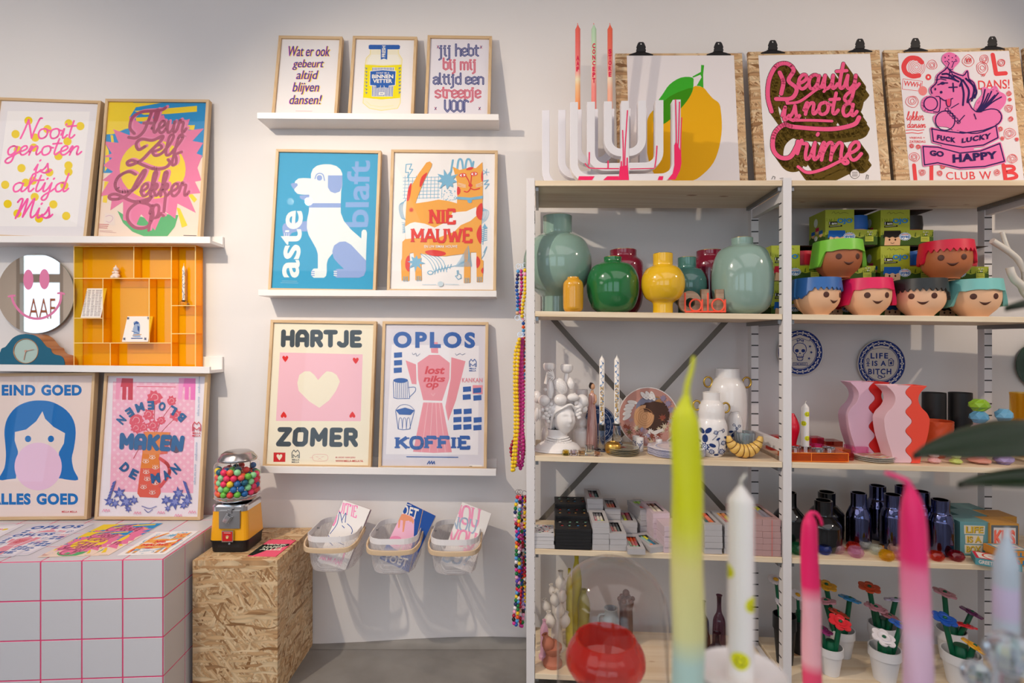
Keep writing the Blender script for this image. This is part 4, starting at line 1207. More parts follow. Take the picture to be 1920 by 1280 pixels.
def draw_bloemen(a):
 b,p,r,f='#2f6196','#f0b2c9','#dc5468','#5a66ad'
 a.poly([(905,108),(1565,118),(1545,1000),(880,985)],p)
 a.up()
 for j in range(26):
  for i in range(21):
   if(i+j)%2==0:
    x=900+i*31;y=125+j*33
    a.poly([(x,y),(x+15,y-15),(x+30,y),(x+15,y+15)],'#f4c9d8',up=False)
 for x0,c,c2 in((932,'#c93a4c','#ee9ab8'),(1432,'#ec76bb','#f0a0cc')):
  a.poly([(x0,78),(x0+133,82),(x0+130,255),(x0+92,254),(x0+94,150),(x0+80,150),(x0+77,253),(x0+45,252),(x0+48,150),(x0+32,150),(x0+22,250),(x0-8,248)],c)
  a.poly([(x0,78),(x0+45,80),(x0+32,150),(x0+22,250),(x0-8,248)],c2)
 a.line([(1095,147),(1405,150)],5,r)
 for q in([(1240,270),(1235,400),(1240,520)],[(1372,300),(1300,400),(1250,520)],[(1400,400),(1320,480),(1270,540)],[(1095,470),(1180,500),(1220,560)],[(1080,640),(1150,600)],[(1070,720),(1110,650),(1160,610)]):
  a.line(q,7,'#c8606c',4)
 for x,y,rr in((1240,236,62),(1375,262,42),(1092,420,62),(1190,370,48),(1408,378,52),(1090,480,46),(1290,420,36),(1225,460,50),(1150,470,40)):
  star(a,x,y,rr,rr*0.78,9,r)
  a.line([(x-rr*.5,y),(x-rr*.2,y-rr*.45),(x+rr*.3,y-rr*.3),(x+rr*.35,y+rr*.2),(x-rr*.1,y+rr*.35)],rr*0.09,'#f0b6bf',4)
 a.poly([(1365,565),(1420,580),(1455,640),(1410,680),(1365,640)],'#6b4a5c',3);a.poly([(1085,560),(1150,600),(1140,650),(1080,640)],'#7d5a78',3)
 a.poly([(1150,508),(1365,512),(1340,684),(1276,690),(1286,1000),(1265,1036),(1120,1030),(1100,1000),(1140,684)],'#de6354')
 a.poly([(1160,508),(1360,512),(1330,600),(1276,690),(1278,800),(1125,800),(1142,684)],'#e2843f')
 a.line([(1282,722),(1345,775),(1352,850),(1285,945)],26,'#d8585f',6)
 for x,y in((1220,714),(1168,746),(1245,795),(1172,832),(1180,888),(1245,920),(1152,952),(1222,996)):
  a.line([(x-24,y),(x,y-13),(x+24,y),(x,y+12)],4,'#f5dfd8',4,True);a.oval(x,y,7,7,'#f5dfd8')
  for k in range(4):
   a.line([(x-18+12*k,y-13),(x-21+14*k,y-22)],3,'#f5dfd8')
 a.script('MAKEN',[(980,533),(1462,556),(1448,650),(976,632)],b,36,BLOCK,2.2)
 a.arctext('BLOEMEN',(1224,622),326,45,140,70,b,0.05,True)
 a.arctext('DE MAN',(1210,585),295,-135,-48,78,b,0.05,True)
 for x,y,s in((880,1065,45),(960,1000,55),(1010,1070,60),(1075,1055,40),(925,1080,40),(1330,1055,45),(1400,1070,60),(1430,1000,55),(1500,1060,50),(1470,1095,36),(1345,1120,30),(1030,1125,30)):
  star(a,x,y,s,s*0.45,6,f,0.4);star(a,x+4,y-3,s*0.55,s*0.25,6,'#8790cc',0.8)
 for sx in(1,-1):
  for k in range(6):
   x=1200-sx*(340-k*8);y=1050-k*24
   a.poly([(x,y),(x+sx*26,y-8),(x+sx*34,y-34),(x+sx*8,y-20)],f)
 a.line([(1140,1100),(1200,1120),(1255,1102)],5,f,4);a.line([(1160,1125),(1190,1150),(1225,1128)],5,f,4)
 mlogo(a,1545,430,1610,546,'#cf4450')
 for t,y0,y1,dx in(('waanzinnigheid',62,195,0),('duurt het langst',228,382,-6),('waanzinnigheid',590,735,-24),('duurt het langst',765,930,-34)):
  a.text(t,[(1610+dx,y0),(1606+dx,y1),(1585+dx,y1),(1590+dx,y0)],'#8fa8cc',0.0)
 for x,y in((825,1145),(1075,1165),(1263,1162),(1400,1185),(1512,1158)):
  a.line([(x,y),(x+12,y-20),(x+20,y),(x+32,y-20),(x+40,y),(x+52,y-18),(x+58,y)],4,'#e88fb0')
  # ------------------------------------------------------------------ the framed posters in their places
FR={}
def poster(key,label,z,tl,tr,br,bl,zb,paper,draw,**kw):
 r,pl=framed(label,z(*tl),z(*tr),z(*bl),z(*br),zb,**kw)
 a=Art(pl,z);draw(a)
 a.build('print',r,back=paper,thick=0.001)
 FR[key]=(r,pl,z,paper,draw)
WHITEP='#f0ebec'
poster('wat','small framed print with five lines of slanted three-colour lettering',Z5,(168,108),(650,110),(605,685),(118,683),LG1(-0.84)+0.0062,WHITEP,draw_wat)
poster('jar','small framed print of a yellow labelled mayonnaise jar with blue lid',Z5,(726,110),(1208,112),(1182,690),(688,687),LG1(-0.55)+0.0062,WHITEP,draw_jar)
poster('goth','small framed print with navy and red blackletter lines',Z5,(1287,105),(1770,107),(1757,692),(1262,690),LG1(-0.25)+0.0062,'#e6e1ea',draw_goth)
poster('dog','framed blue poster of a sitting white dog beside upright lettering',Z6,(147,40),(908,42),(872,1058),(84,1055),LG2(-0.72)+0.0062,'#3c9fcb',draw_dog)
poster('cat','framed white poster of an orange cat with red slab letters',Z6,(984,40),(1757,44),(1747,1062),(950,1058),LG2(-0.27)+0.0062,'#f2eeee',draw_cat)
poster('heart','framed cream poster with a heart on pink between two dark words',Z7,(110,40),(903,45),(862,1140),(48,1130),LG3(-0.74)+0.0062,'#f2e9d3',draw_heart)
poster('coffee','framed poster of a pink coffee pot with blue words above and below',Z7,(950,48),(1742,55),(1730,1155),(915,1140),LG3(-0.29)+0.0062,'#dcd8e2',draw_coffee)
poster('nooit','framed white poster with pink handwriting over yellow dots',Z1,(-18,108),(805,108),(690,1200),(-165,1200),LGL1(-1.85)+0.0062,'#ebe6ea',draw_nooit)
poster('fleur','framed poster of a pink sunburst flower with purple script',Z1,(845,108),(1668,110),(1605,1205),(748,1200),LGL1(-1.40)+0.0062,'#f0d9c8',draw_fleur)
poster('eind','framed poster of a blue haired girl blowing a pink bubble',Z3,(-72,38),(758,38),(695,1205),(-162,1205),PLZ+0.0034,'#efdcd5',draw_eind,yb=-0.107,yt=-0.060)
poster('bloemen','framed pink poster of a jug of red roses with circular blue lettering',Z3,(835,38),(1662,44),(1600,1218),(752,1212),PLZ+0.0034,'#ece4ec',draw_bloemen,yb=-0.107,yt=-0.060)
# ------------------------------------------------------------------ round smiley mirror
def outline(pts,w,n=6):
 """closed outline of a stroke of width w (round ends)"""
 q=[Vector((p[0],p[1],0))for p in pts]
 L,R=[],[]
 for i,p in enumerate(q):
  a=q[max(0,i-1)];b=q[min(len(q)-1,i+1)]
  d=(b-a).normalized();nn=Vector((-d.y,d.x,0))*w/2
  L.append(p+nn);R.append(p-nn)
 end=q[-1];d=(q[-1]-q[-2]).normalized();a0=math.atan2(d.y,d.x)
 cap1=[end+Vector((math.cos(a0+PI/2-PI*k/n),math.sin(a0+PI/2-PI*k/n),0))*w/2 for k in range(1,n)]
 st=q[0];d=(q[0]-q[1]).normalized();a1=math.atan2(d.y,d.x)
 cap0=[st+Vector((math.cos(a1+PI/2-PI*k/n),math.sin(a1+PI/2-PI*k/n),0))*w/2 for k in range(1,n)]
 return[(p.x,p.y)for p in L+cap1+R[::-1]+cap0]
my=-0.016
mc=P(68.5,550.5,my)
mr=0.152
mirror=thing('wall_mirror','round frameless mirror with a pink smiling face above the clock','mirror',(mc.x,my,mc.z-mr))
mb=MB()
circ=[(mr*math.cos(2*PI*i/72),mr*1.03*math.sin(2*PI*i/72))for i in range(72)]
mb.prism(circ,0.004,O=mc,mat=0,matside=1)
mb.build('mirror_glass',[col('#e4e2e0',0.0,metal=1.0,name='silvered_glass'),col('#8a9a98',0.2)],mirror)
mb=MB().prism([(x*0.9,y*0.9)for x,y in circ],0.015,O=mc+Vector((0,0.0155,0)))
mb.build('backing_disc',col('#8a7256',0.8),mirror)
PKA=col('#ea83b0',0.35,name='pink_acrylic')
def mloc(x,y):
 p=P(*Z2(x,y),my-0.004)
 return(p.x-mc.x,p.z-mc.z)
for ex,ey in((227,359),(355,355)):
 c0=mloc(ex,ey)
 MB().prism([(c0[0]+0.0198*math.cos(2*PI*i/36),c0[1]+0.0398*math.sin(2*PI*i/36))for i in range(36)],0.003,O=mc,h0=0.0042).build('eye',PKA,mirror)
mth=[mloc(*p)for p in((94,492),(108,540),(140,590),(185,635),(240,662),(300,671),(360,660),(420,625),(462,575),(484,525),(489,470))]
mth=[(p.x,p.y)for p in catmull([Vector((a,b,0))for a,b in mth],5)]
mb=MB()
mb.prism(outline(mth,0.0095),0.003,O=mc,h0=0.0042)
mb.prism(outline([mloc(70,494),mloc(96,486),mloc(118,487)],0.0075),0.0031,O=mc,h0=0.0043)
mb.prism(outline([mloc(464,468),mloc(490,464),mloc(513,473)],0.0075),0.0031,O=mc,h0=0.0043)
mb.build('mouth',PKA,mirror)
# ------------------------------------------------------------------ mantel clock
cy=-0.082
cz=LGL2(-1.9)+0.0022
fc=P(*Z2(207,930),cy)
clock=thing('mantel_clock','teal mantel clock with wooden sides and pale green dial','clock',(fc.x,cy+0.03,cz))
half=[(205,793),(262,800),(312,826),(348,868),(372,896),(402,910),(414,940),(440,958),(482,968),(506,990),(516,1020),(517,1040)]
hp=[P(*Z2(a,b),cy)for a,b in half]
rp=[(p.x-fc.x,p.z-fc.z)for p in hp]
rp[-1]=(rp[-1][0],cz-fc.z)
out=[(p.x,p.y)for p in catmull([Vector((a,b,0))for a,b in rp[:-1]],4)]+[rp[-1]]
lft=[(-a,b)for a,b in out[1:]]
prof=lft[::-1]+out
prof=prof+[(prof[-1][0]*(1-2*k/14),prof[-1][1])for k in range(1,14)]
ro=0.0468
ring_n=48
mb=MB()
TEAL=col('#14627f',0.45,name='teal_lacquer');WOODS=mat_wood('cherry_side','#a9683a','#c98c58',axis=1,scale=1,knots=False)
mb.prism(prof,-0.002,O=fc,h0=-0.062,mat=0)
mb.build('clock_case',WOODS,clock)
mb=MB()
# front plate with the round opening: strip between outline and circle
n=len(prof)
cir=[]
for(a,b)in prof:
 t=math.atan2(b,a)
 cir.append((ro*math.cos(t),ro*math.sin(t)))
o3=[fc+Vector((a,-0.0,b))for a,b in prof];i3=[fc+Vector((a,0,b))for a,b in cir]
b3=[fc+Vector((a,0.003,b))for a,b in cir];ob=[fc+Vector((a,0.003,b))for a,b in prof]
vs=o3+i3+b3+ob
fs=[]
for k in range(n-1):
 fs.append((k,k+1,n+k+1,n+k));fs.append((n+k,n+k+1,2*n+k+1,2*n+k));fs.append((k,3*n+k,3*n+k+1,k+1))
fs.append((n-1,0,n,2*n-1))
mb.add(vs,fs)
mb.build('front_plate',TEAL,clock)
MB().prism([(ro*1.0*math.cos(2*PI*i/48),ro*math.sin(2*PI*i/48))for i in range(48)],0.0005,O=fc+Vector((0,0.0018,0))).build('dial',col('#b5ccc4',0.5),clock)
mb=MB()
mb.tube([fc+Vector((ro*math.cos(2*PI*i/48),0.0,ro*math.sin(2*PI*i/48)))for i in range(48)],0.0016,6,closed=True)
mb.build('dial_ring',col('#c99873',0.3,metal=0.8),clock)
COPP=col('#d9a28c',0.3,metal=0.6,name='copper')
for tx,ty in((268,917),(192,1000)):
 tpt=P(*Z2(tx,ty),cy)
 d=(tpt.x-fc.x,tpt.z-fc.z)
 MB().prism(outline([(0,0),d],0.0022),0.0012,O=fc,h0=0.0002).build('clock_hand',COPP,clock)
mb=MB().prism([(0.004*math.cos(2*PI*i/16),0.004*math.sin(2*PI*i/16))for i in range(16)],0.002,O=fc,h0=0.0);mb.build('hub',COPP,clock)
# ------------------------------------------------------------------ orange acrylic display case
AMB=clear('amber_acrylic','#ffea7c',gloss=0.6,haze=0.14,hazecol='#ffc800')
EDGE=col('#ffd98a',0.3,name='amber_edge_glow')  # lighter colour stands in for light glowing out of the cut edges
yb0,yf0=-0.0135,-0.0615
Df=yf0+CD
ax=lambda zx:(Z2(zx,0)[0]-960)/F*Df
az=lambda zy:CZ-(Z2(0,zy)[1]-640)/F*Df
X0,X1=ax(588),ax(1566)
case_z=LGL2(-1.45)+0.0030
ZT=az(88)
case=thing('display_case','orange transparent acrylic compartment case standing on the ledge','display case',((X0+X1)/2,-0.03,case_z))
T=0.003
def pane(x0,x1,z0,z1,name):
 mb=MB()
 mb.box((x0,yf0+0.0006,z0),(x1,yb0-0.003,z1),0)
 mb.box((x0,yf0,z0),(x1,yf0+0.0006,z1),1)
 mb.build(name,[AMB,EDGE],case)
MB().box((X0,yb0-0.003,case_z),(X1,yb0,ZT),0).build('back_panel',backlit('amber_sheet','#ffb200',0.8),case)
zA,zB,zC,zD,zE=az(345),az(664),az(862),az(563),az(788)
xV1,xV2,xV3,xV4,xV5=ax(1073),ax(1374),ax(826),ax(1196),ax(885)
pane(X0,X0+T,case_z,ZT,'side_panel');pane(X1-T,X1,case_z,ZT,'side_panel')
pane(X0+T,X1-T,ZT-T,ZT,'top_panel');pane(X0+T,X1-T,case_z,case_z+T,'bottom_panel')
pane(xV2-T,xV2,case_z+T,ZT-T,'divider')
pane(X0+T,xV2-T,zA-T,zA,'shelf');pane(X0+T,xV2-T,zC-T,zC,'shelf')
pane(xV1-T,xV1,zA,ZT-T,'divider');pane(xV3-T,xV3,zC,zA-T,'divider');pane(xV4-T,xV4,zC,zA-T,'divider')
pane(xV5-T,xV5,case_z+T,zC-T,'divider');pane(X0+T,xV3-T,zB-T,zB,'shelf')
pane(xV2,X1-T,zD-T,zD,'shelf');pane(xV2,X1-T,zE-T,zE,'shelf')
# figurine
fx=P(*Z2(927,338),-0.034)
fb=Vector((fx.x,-0.034,zA+0.0003))
CERW=col('#f3e3d8',0.5,name='bisque_porcelain')
fig=thing('figurine','small white seated baby figurine inside the orange case','figurine',fb)
mb=MB();mb.ball(fb+Vector((0,0,0.011)),0.0135,sc=(1.15,0.85,0.82))
mb.ball(fb+Vector((-0.009,-0.006,0.006)),0.007);mb.ball(fb+Vector((0.009,-0.006,0.006)),0.007)
mb.ball(fb+Vector((0,0,0.024)),0.0095,sc=(1.2,0.8,0.75));mb.ball(fb+Vector((-0.004,-0.007,0.024)),0.005)
mb.build('body',CERW,fig)
mb=MB();mb.ball(fb+Vector((0,0,0.038)),0.0095,sc=(1,0.9,0.95));mb.lathe([(0.004,0.044),(0.0035,0.048),(0.0008,0.0535),(0,0.054)],10,c=(fb.x,fb.y,fb.z))
mb.ball(fb+Vector((-0.0095,0,0.037)),0.0022);mb.ball(fb+Vector((0.0095,0,0.037)),0.0022)
mb.build('head',CERW,fig)
mb=MB()
for sx in(-1,1):
 mb.ball(fb+Vector((sx*0.0035,-0.0082,0.0385)),0.0011,8,6)
mb.build('eye',col('#5a4038',0.5),fig)
def leaning(name,label,cat,z,tl,tr,br,bl,yb,yt,paper,thick,fn,zbase,group=None):
 """a flat tile or card leaning back, from its pixel corners"""
 A,B,C=P(*z(*bl),yb),P(*z(*br),yb),P(*z(*tl),yt)
 A.z=B.z=zbase
 ux=(B-A).normalized();v=C-A
 uy=(v-ux*v.dot(ux)).normalized()
 pl=Pl(A,ux,uy,(B-A).length,v.dot(uy))
 a=Art(pl,z);fn(a)
 o=a.build(name,None,back=paper,thick=thick)
 return tag(o,label,cat,group)
def fn_card(a):
 a.up()
 for c,x in enumerate((675,706,738,768,795)):
  for r in range(19):
   x2=x-r*0.9
   a.line([(x2,445+r*11.2),(x2+18+(r*7+c*5)%8,445+r*11.2)],4.5,'#8a7f86',up=False,caps=False)
leaning('note_card','white card with columns of tiny print inside the orange case','card',Z2,(662,428),(827,428),(805,661),(645,661),-0.050,-0.018,'#f5efea',0.0012,fn_card,zB+0.0012)
def fn_tile(a):
 b='#3f5f9e'
 for x,y in((1025,668),(1190,666),(995,833),(1163,833)):
  star(a,x,y,16,7,6,'#5a5f78')
 a.poly([(1068,700),(1092,690),(1115,705),(1122,740),(1118,790),(1122,818),(1062,815),(1070,785),(1062,760),(1072,725)],'#9fb3d2',3)
 a.poly([(1070,712),(1092,690),(1112,702),(1105,715),(1085,712),(1075,725)],b);a.poly([(1100,725),(1116,735),(1114,780),(1100,760)],b)
 a.line([(1055,770),(1080,780),(1110,790)],5,b);a.line([(1068,802),(1130,798)],6,'#d9a05a');a.line([(1052,828),(1138,828)],8,b)
leaning('wall_tile','white tile with a blue painted figure leaning in the orange case','tile',Z2,(1008,652),(1193,655),(1183,857),(975,853),-0.052,-0.022,'#f4eeea',0.006,fn_tile,zC+0.0028)
# candle on a glass ball holder in the case
hb=P(*Z2(1470,555),-0.033);hb.z=zD+0.0003
hold=thing('candle_holder','clear glass ball candle holder inside the orange case','candle holder',hb)
mb=MB();r0=0.0125
mb.lathe([(0,0),(0.008,0),(0.0115,0.004),(0.0128,0.0105),(0.0115,0.017),(0.0078,0.021),(0.0062,0.021),(0.0062,0.014),(0,0.014)],24,c=hb)
mb.build('glass_ball',glass('#fff4e8'),hold)
cb=hb+Vector((0,0,0.0145))
cand=thing('dinner_candle','white candle with blue ornament in the orange case','candle',cb)
WAXW=col('#f4eee8',0.45,name='white_wax')
mb=MB();mb.lathe([(0,0),(0.0055,0),(0.0055,0.130),(0.003,0.138),(0.0008,0.143),(0,0.143)],16,c=cb);mb.build('wax',WAXW,cand)
mb=MB();mb.tube([cb+Vector((0,0,0.1425)),cb+Vector((0.0004,0,0.152))],0.0006,6);mb.build('wick',col('#eee4d8',0.8),cand)
mb=MB()
for k in range(10):
 z=0.014+k*0.0115
 a0=-PI/2+0.7*math.sin(k*1.7)
 pts=[cb+Vector((0.0057*math.cos(a0+t),0.0057*math.sin(a0+t),z+0.006*math.sin(t*3+k)))for t in(-0.7,-0.35,0,0.35,0.7)]
 mb.tube(pts,0.0007,5)
mb.build('ornament',ink('#3a5a9a'),cand)
# ------------------------------------------------------------------ loose prints lying on the tiled plinth
Z9=zoom(0,960,4.8)
UXP=Vector((math.cos(PL_A*0.6),math.sin(PL_A*0.6),0))
def flat(px,py,z):
 d=ray(px,py);t=(z-CZ)/d.z
 return CAMV+d*t
def sheet(label,key,br,tr,lift,w=None,z=Z9,ang=0.0):
 zz=PLZ+0.0012+lift
 B,Tq=flat(*z(*br),zz),flat(*z(*tr),zz)
 uy=(Tq-B);h=uy.length
 uy.normalize();ux=Vector((uy.y,-uy.x,0))
 w=w or h/1.414
 pl=Pl(B-ux*w,ux,uy,w,h)
 r,pl0,zo,paper,draw=FR[key]
 a=Art(pl,zo,ref=pl0)
 a.dz=0.00001
 draw(a)
 o=a.build('art_print',None,back=paper,thick=0.0006)
 tag(o,label,'art print','loose art prints on the tiled plinth')
 return pl
sheet('loose print with yellow dots lying at the far end of the plinth prints','nooit',(-330,385),(232,106),0.0)
sheet('large loose coffee pot print on the tiled plinth, under the smaller one','coffee',(255,385),(848,100),0.0)
sheet('small loose coffee pot print lying on top of the large one','coffee',(115,398),(575,172),0.0008)
sheet('large loose sunburst print on the tiled plinth, under the smaller one','fleur',(975,387),(1470,98),0.0)
sheet('small loose sunburst print lying on top of the large one','fleur',(825,388),(1210,167),0.0008)
sheet('loose orange cat print lying near the corner of the tiled plinth','cat',(1488,376),(1790,168),0.0)
# ------------------------------------------------------------------ gumball machine
gx,gy,gz=-0.998,-0.190,OBZ
gum=thing('gumball_machine','yellow gumball machine with chrome lid full of bouncy balls','gumball machine',(gx,gy,gz))
def rsq(hw,c=0.018,n=4):
 out=[]
 for q,(sx,sy)in enumerate(((1,-1),(1,1),(-1,1),(-1,-1))):
  for k in range(n+1):
   a=-PI/2+q*PI/2+k/n*PI/2
   out.append((sx*(hw-c)+c*math.cos(a),sy*(hw-c)+c*math.sin(a)))
 return out
def loft(mb,secs,mat=0,smooth=False,caps=True):
 """secs: list of (outline, z)"""
 n=len(secs[0][0]);vs=[]
 for o_,z in secs:
  vs+=[(gx+a,gy+b,gz+z)for a,b in o_]
 fs=[]
 for s in range(len(secs)-1):
  for k in range(n):
   k2=(k+1)%n
   fs.append((s*n+k,s*n+k2,(s+1)*n+k2,(s+1)*n+k))
 if caps:
  fs.append(tuple(reversed(range(n))));fs.append(tuple(range((len(secs)-1)*n,len(secs)*n)))
 mb.add(vs,fs,mat,smooth)
YELB=col('#f4ab0f',0.28,coat=0.3,name='yellow_enamel')
mb=MB();loft(mb,[(rsq(0.062),0.0),(rsq(0.063),0.002),(rsq(0.066),0.038),(rsq(0.0685),0.039),(rsq(0.0685),0.043)]);mb.build('base',BLACKM,gum)
mb=MB();loft(mb,[(rsq(0.0675),0.0432),(rsq(0.062),0.144)]);mb.build('body',YELB,gum)
mb=MB();loft(mb,[(rsq(0.063),0.1442),(rsq(0.063),0.160),(rsq(0.058),0.166)]);mb.build('collar',CHROME,gum)
mb=MB();c=(gx,gy,gz)
mb.lathe([(0.045,0.166),(0.05,0.169),(0.07,0.176),(0.0785,0.184),(0.079,0.187),(0.076,0.188),(0.07,0.1845),(0,0.181)],40,c=c);mb.build('dish',CHROME,gum)
GLB=clear('globe_glass','#ffffff',gloss=0.9)
mb=MB();mb.lathe([(0.0755,0.1882),(0.0768,0.20),(0.077,0.29),(0.0745,0.302),(0.068,0.309),(0.060,0.312)],48,c=c);mb.build('globe',GLB,gum)
mb=MB();mb.lathe([(0.058,0.311),(0.064,0.312),(0.0655,0.316),(0.064,0.321),(0.056,0.331),(0.0535,0.336),(0.040,0.345),(0.018,0.3485),(0,0.349)],48,c=c);mb.build('lid',col('#b9b4b4',0.22,metal=1.0),gum)
mb=MB()
for k in range(9):
 a=-0.5+k*0.05
 mb.ball((gx-0.02+k*0.005,gy-0.022,gz+0.3465-abs(k-4)*0.0003),0.0022,8,6,sc=(1,1.3,0.6))
mb.build('lid_emblem',CHROME,gum)
for q,(dx,dy)in enumerate(((0,-0.008),(-0.036,0.02),(0.036,0.02))):
 MB().tube([(gx+dx,gy+dy,gz+0.185),(gx+dx,gy+dy,gz+0.312)],0.0014,8).build('rod',col('#8a7a68',0.3,metal=0.9),gum)
 # front face parts
fy=gy-0.0655
def gp(zx,zy,yy):
 return P(380+zx/5.82,830+zy/5.82,yy)
def plate(x0,y0,x1,y1,yy,th,name,m,parent=gum,bev=0.0008):
 A,B=gp(x0,y1,yy),gp(x1,y0,yy)
 return MB().box((A.x,yy,A.z),(B.x,yy+th,B.z)).build(name,m,parent,bevel=bev)
STEELM=col('#9b9a9c',0.38,metal=0.8,name='cast_zinc')
plate(176,742,404,936,gy-0.0705,0.008,'coin_plate',STEELM)
mb=MB();kc=gp(266,830,gy-0.078)
old=mb.M;mb.M=Matrix.Translation(kc)@Matrix.Rotation(0.55,4,'Y')
mb.box((-0.009,-0.005,-0.014),(0.009,0.004,0.014));mb.box((-0.0125,0.004,-0.0145),(0.0125,0.0072,0.0145));mb.M=old
mb.build('coin_knob',CHROME,gum,bevel=0.0012)
mb=MB();A=gp(290,755,gy-0.074);mb.box((A.x-0.008,A.y,A.z-0.006),(A.x+0.008,A.y+0.008,A.z+0.008));mb.build('coin_slot',STEELM,gum,bevel=0.001)
ch=plate(206,962,330,1083,gy-0.077,0.012,'chute_door',CHROME)
plate(213,970,323,1074,gy-0.0776,0.001,'chute_label',col('#c9211f',0.4),ch)
cc=gp(268,1033,gy-0.0784)
MB().prism([(0.0042*math.cos(2*PI*i/20),0.0042*math.sin(2*PI*i/20))for i in range(20)],0.001,O=cc).build('chute_disc',col('#ecd98a',0.4),ch)
mb=MB()
mb.tube([cc+Vector((0.0062*math.cos(t),0,0.0062*math.sin(t)))for t in[0.5+0.2*i for i in range(11)]],0.0006,5);mb.tube([gp(232,982,gy-0.0782),gp(305,984,gy-0.0782)],0.0007,5)
mb.build('chute_print',ink('#f3e4da'),ch)
mb=MB();mb.tube([gp(290,1100,gy-0.062),gp(290,1100,gy-0.071)],0.0035,12);mb.build('lock',CHROME,gum)
plate(165,1090,400,1140,gy-0.0652,0.003,'outlet_lip',col('#232226',0.3))
# bouncy balls
BC=[('neon orange','#f4622f'),('hot pink','#ef2f63'),('yellow','#eccb1f'),('green','#6cc043'),('blue','#1f66a8'),('teal','#175f78'),('mint','#8fd89a'),('red','#e33a35'),('coral','#f25a52')]
BR=0.0115
bmesh_={}
for nme,h in BC:
 o=MB().ball((0,0,0),BR,14,9).build('bouncy_ball',col(h,0.35,name='rubber_'+nme.replace(' ','_')))
 bmesh_[nme]=o
first={k:True for k in bmesh_}
rnd=random.Random(11)
for layer in range(5):
 zc=0.2005+layer*0.0196
 rings=[(0.0635,17),(0.0395,10),(0.0155,4)]
 for ri,(rr,n)in enumerate(rings):
  if layer==4 and ri==0:
   pass
  for k in range(n):
   if layer==4 and rnd.random()<0.35:
    continue
   if layer<3 and ri>0:
    continue
   a=2*PI*(k+0.5*(layer%2))/n+ri*0.3
   nme=rnd.choice(BC)[0]
   src=bmesh_[nme]
   if first[nme]:
    o=src;first[nme]=False
   else:
    o=src.copy();COL.objects.link(o)
   o.location=(gx+rr*math.cos(a),gy+rr*math.sin(a),gz+zc+rnd.uniform(-0.0008,0.0008))
   tag(o,nme+' bouncy ball heaped inside the gumball globe','ball',nme+' bouncy balls in the gumball machine')
for k,f_ in first.items():
 if f_:
  bpy.data.objects.remove(bmesh_[k])
  # pink and black hanging card lying on the chipboard plinth
Zg=zoom(380,830,5.82)
A,B,C=[flat(*Zg(*q),OBZ+0.0028)for q in((492,1228),(800,1235),(735,1052))]
ux=(B-A).normalized();v=C-A;uy=(v-ux*v.dot(ux)).normalized()
pl=Pl(A,ux,uy,(B-A).length,v.dot(uy))
W_,H_=pl.w,pl.h
a=Art(pl)
a.poly([(0,0),(W_*0.17,0),(W_*0.42,H_*0.32),(W_,H_*0.62),(W_*0.95,H_*0.74),(0,H_*0.66)],'#1c2420')
a.poly([(0,H_*0.3),(W_*0.3,H_*0.3),(0,H_*0.7)],'#1c2420')
for t,y0 in(('VROLIJK',0.60),('HAPPY',0.46),('ALLES',0.32)):
 a.text(t,(W_*0.14,H_*(y0+0.11),W_*0.9,H_*y0),'#e6ead8',0.03)
o=a.build('hanging_card',None,back='#f0607e',thick=0.0024)
tag(o,'pink and black hanging card lying beside the gumball machine','card')
mb=MB()
for t in(0.08,0.92):
 q=pl.pt(W_*t,H_*0.97,0.0006)
 mb.tube([q+Vector((0.004*math.cos(b_),0.004*math.sin(b_),0.0018*math.sin(b_)+0.002))for b_ in[2*PI*i/10 for i in range(10)]],0.0006,5,closed=True)
mb.tube(catmull([pl.pt(W_*0.1,H_*1.0,0.001),pl.pt(W_*0.35,H_*1.12,0.001),pl.pt(W_*0.55,H_*1.16,0.003),pl.pt(W_*0.75,H_*1.05,0.001),pl.pt(W_*0.9,H_*1.0,0.001)],5),0.0005,5)
mb.build('hanging_wire',GOLD,o)
# ------------------------------------------------------------------ wall baskets with cards
MESHM=bpy.data.materials.new('white_wire_mesh');MESHM.use_nodes=True
nt=MESHM.node_tree;nt.nodes.clear()
ou=N(nt,'ShaderNodeOutputMaterial');tr=N(nt,'ShaderNodeBsdfTransparent');df=N(nt,'ShaderNodeBsdfDiffuse');df.inputs[0].default_value=(*lin('#eae5e6'),1)
tc=N(nt,'ShaderNodeTexCoord');vo=N(nt,'ShaderNodeTexVoronoi');vo.inputs['Scale'].default_value=420;vo.inputs['Randomness'].default_value=0.0
nt.links.new(tc.outputs['Object'],vo.inputs['Vector'])
mr_=N(nt,'ShaderNodeMapRange');mr_.inputs[1].default_value=0.3;mr_.inputs[2].default_value=0.55;mr_.inputs[3].default_value=0.12;mr_.inputs[4].default_value=0.62
nt.links.new(vo.outputs['Distance'],mr_.inputs[0])
mx=N(nt,'ShaderNodeMixShader');nt.links.new(mr_.outputs[0],mx.inputs[0]);nt.links.new(tr.outputs[0],mx.inputs[1]);nt.links.new(df.outputs[0],mx.inputs[2]);nt.links.new(mx.outputs[0],ou.inputs[0])
BIRCH=mat_wood('birch_handle','#cdae8b','#dcc3a3',axis=0,scale=0.7,knots=False)
RIMW=col('#e9e6e8',0.4,name='white_powder_coat')
def rrect(x0,x1,y0,y1,r,n=6):
 out=[]
 for(cx,cy_,a0)in((x1-r,y0+r,-PI/2),(x1-r,y1-r,0),(x0+r,y1-r,PI/2),(x0+r,y0+r,PI)):
  for k in range(n+1):
   a=a0+k/n*PI/2
   out.append((cx+r*math.cos(a),cy_+r*math.sin(a)))
 return out
BX0,BX1,BY0,BY1,BZ=-0.742,-0.566,-0.238,-0.012,0.497
basket=thing('wall_basket','white mesh wall basket with the donkey drawing cards','basket',((BX0+BX1)/2,-0.12,BZ-0.12),'white mesh baskets hanging on the wall')
rim=rrect(BX0,BX1,BY0,BY1,0.055)
mb=MB()
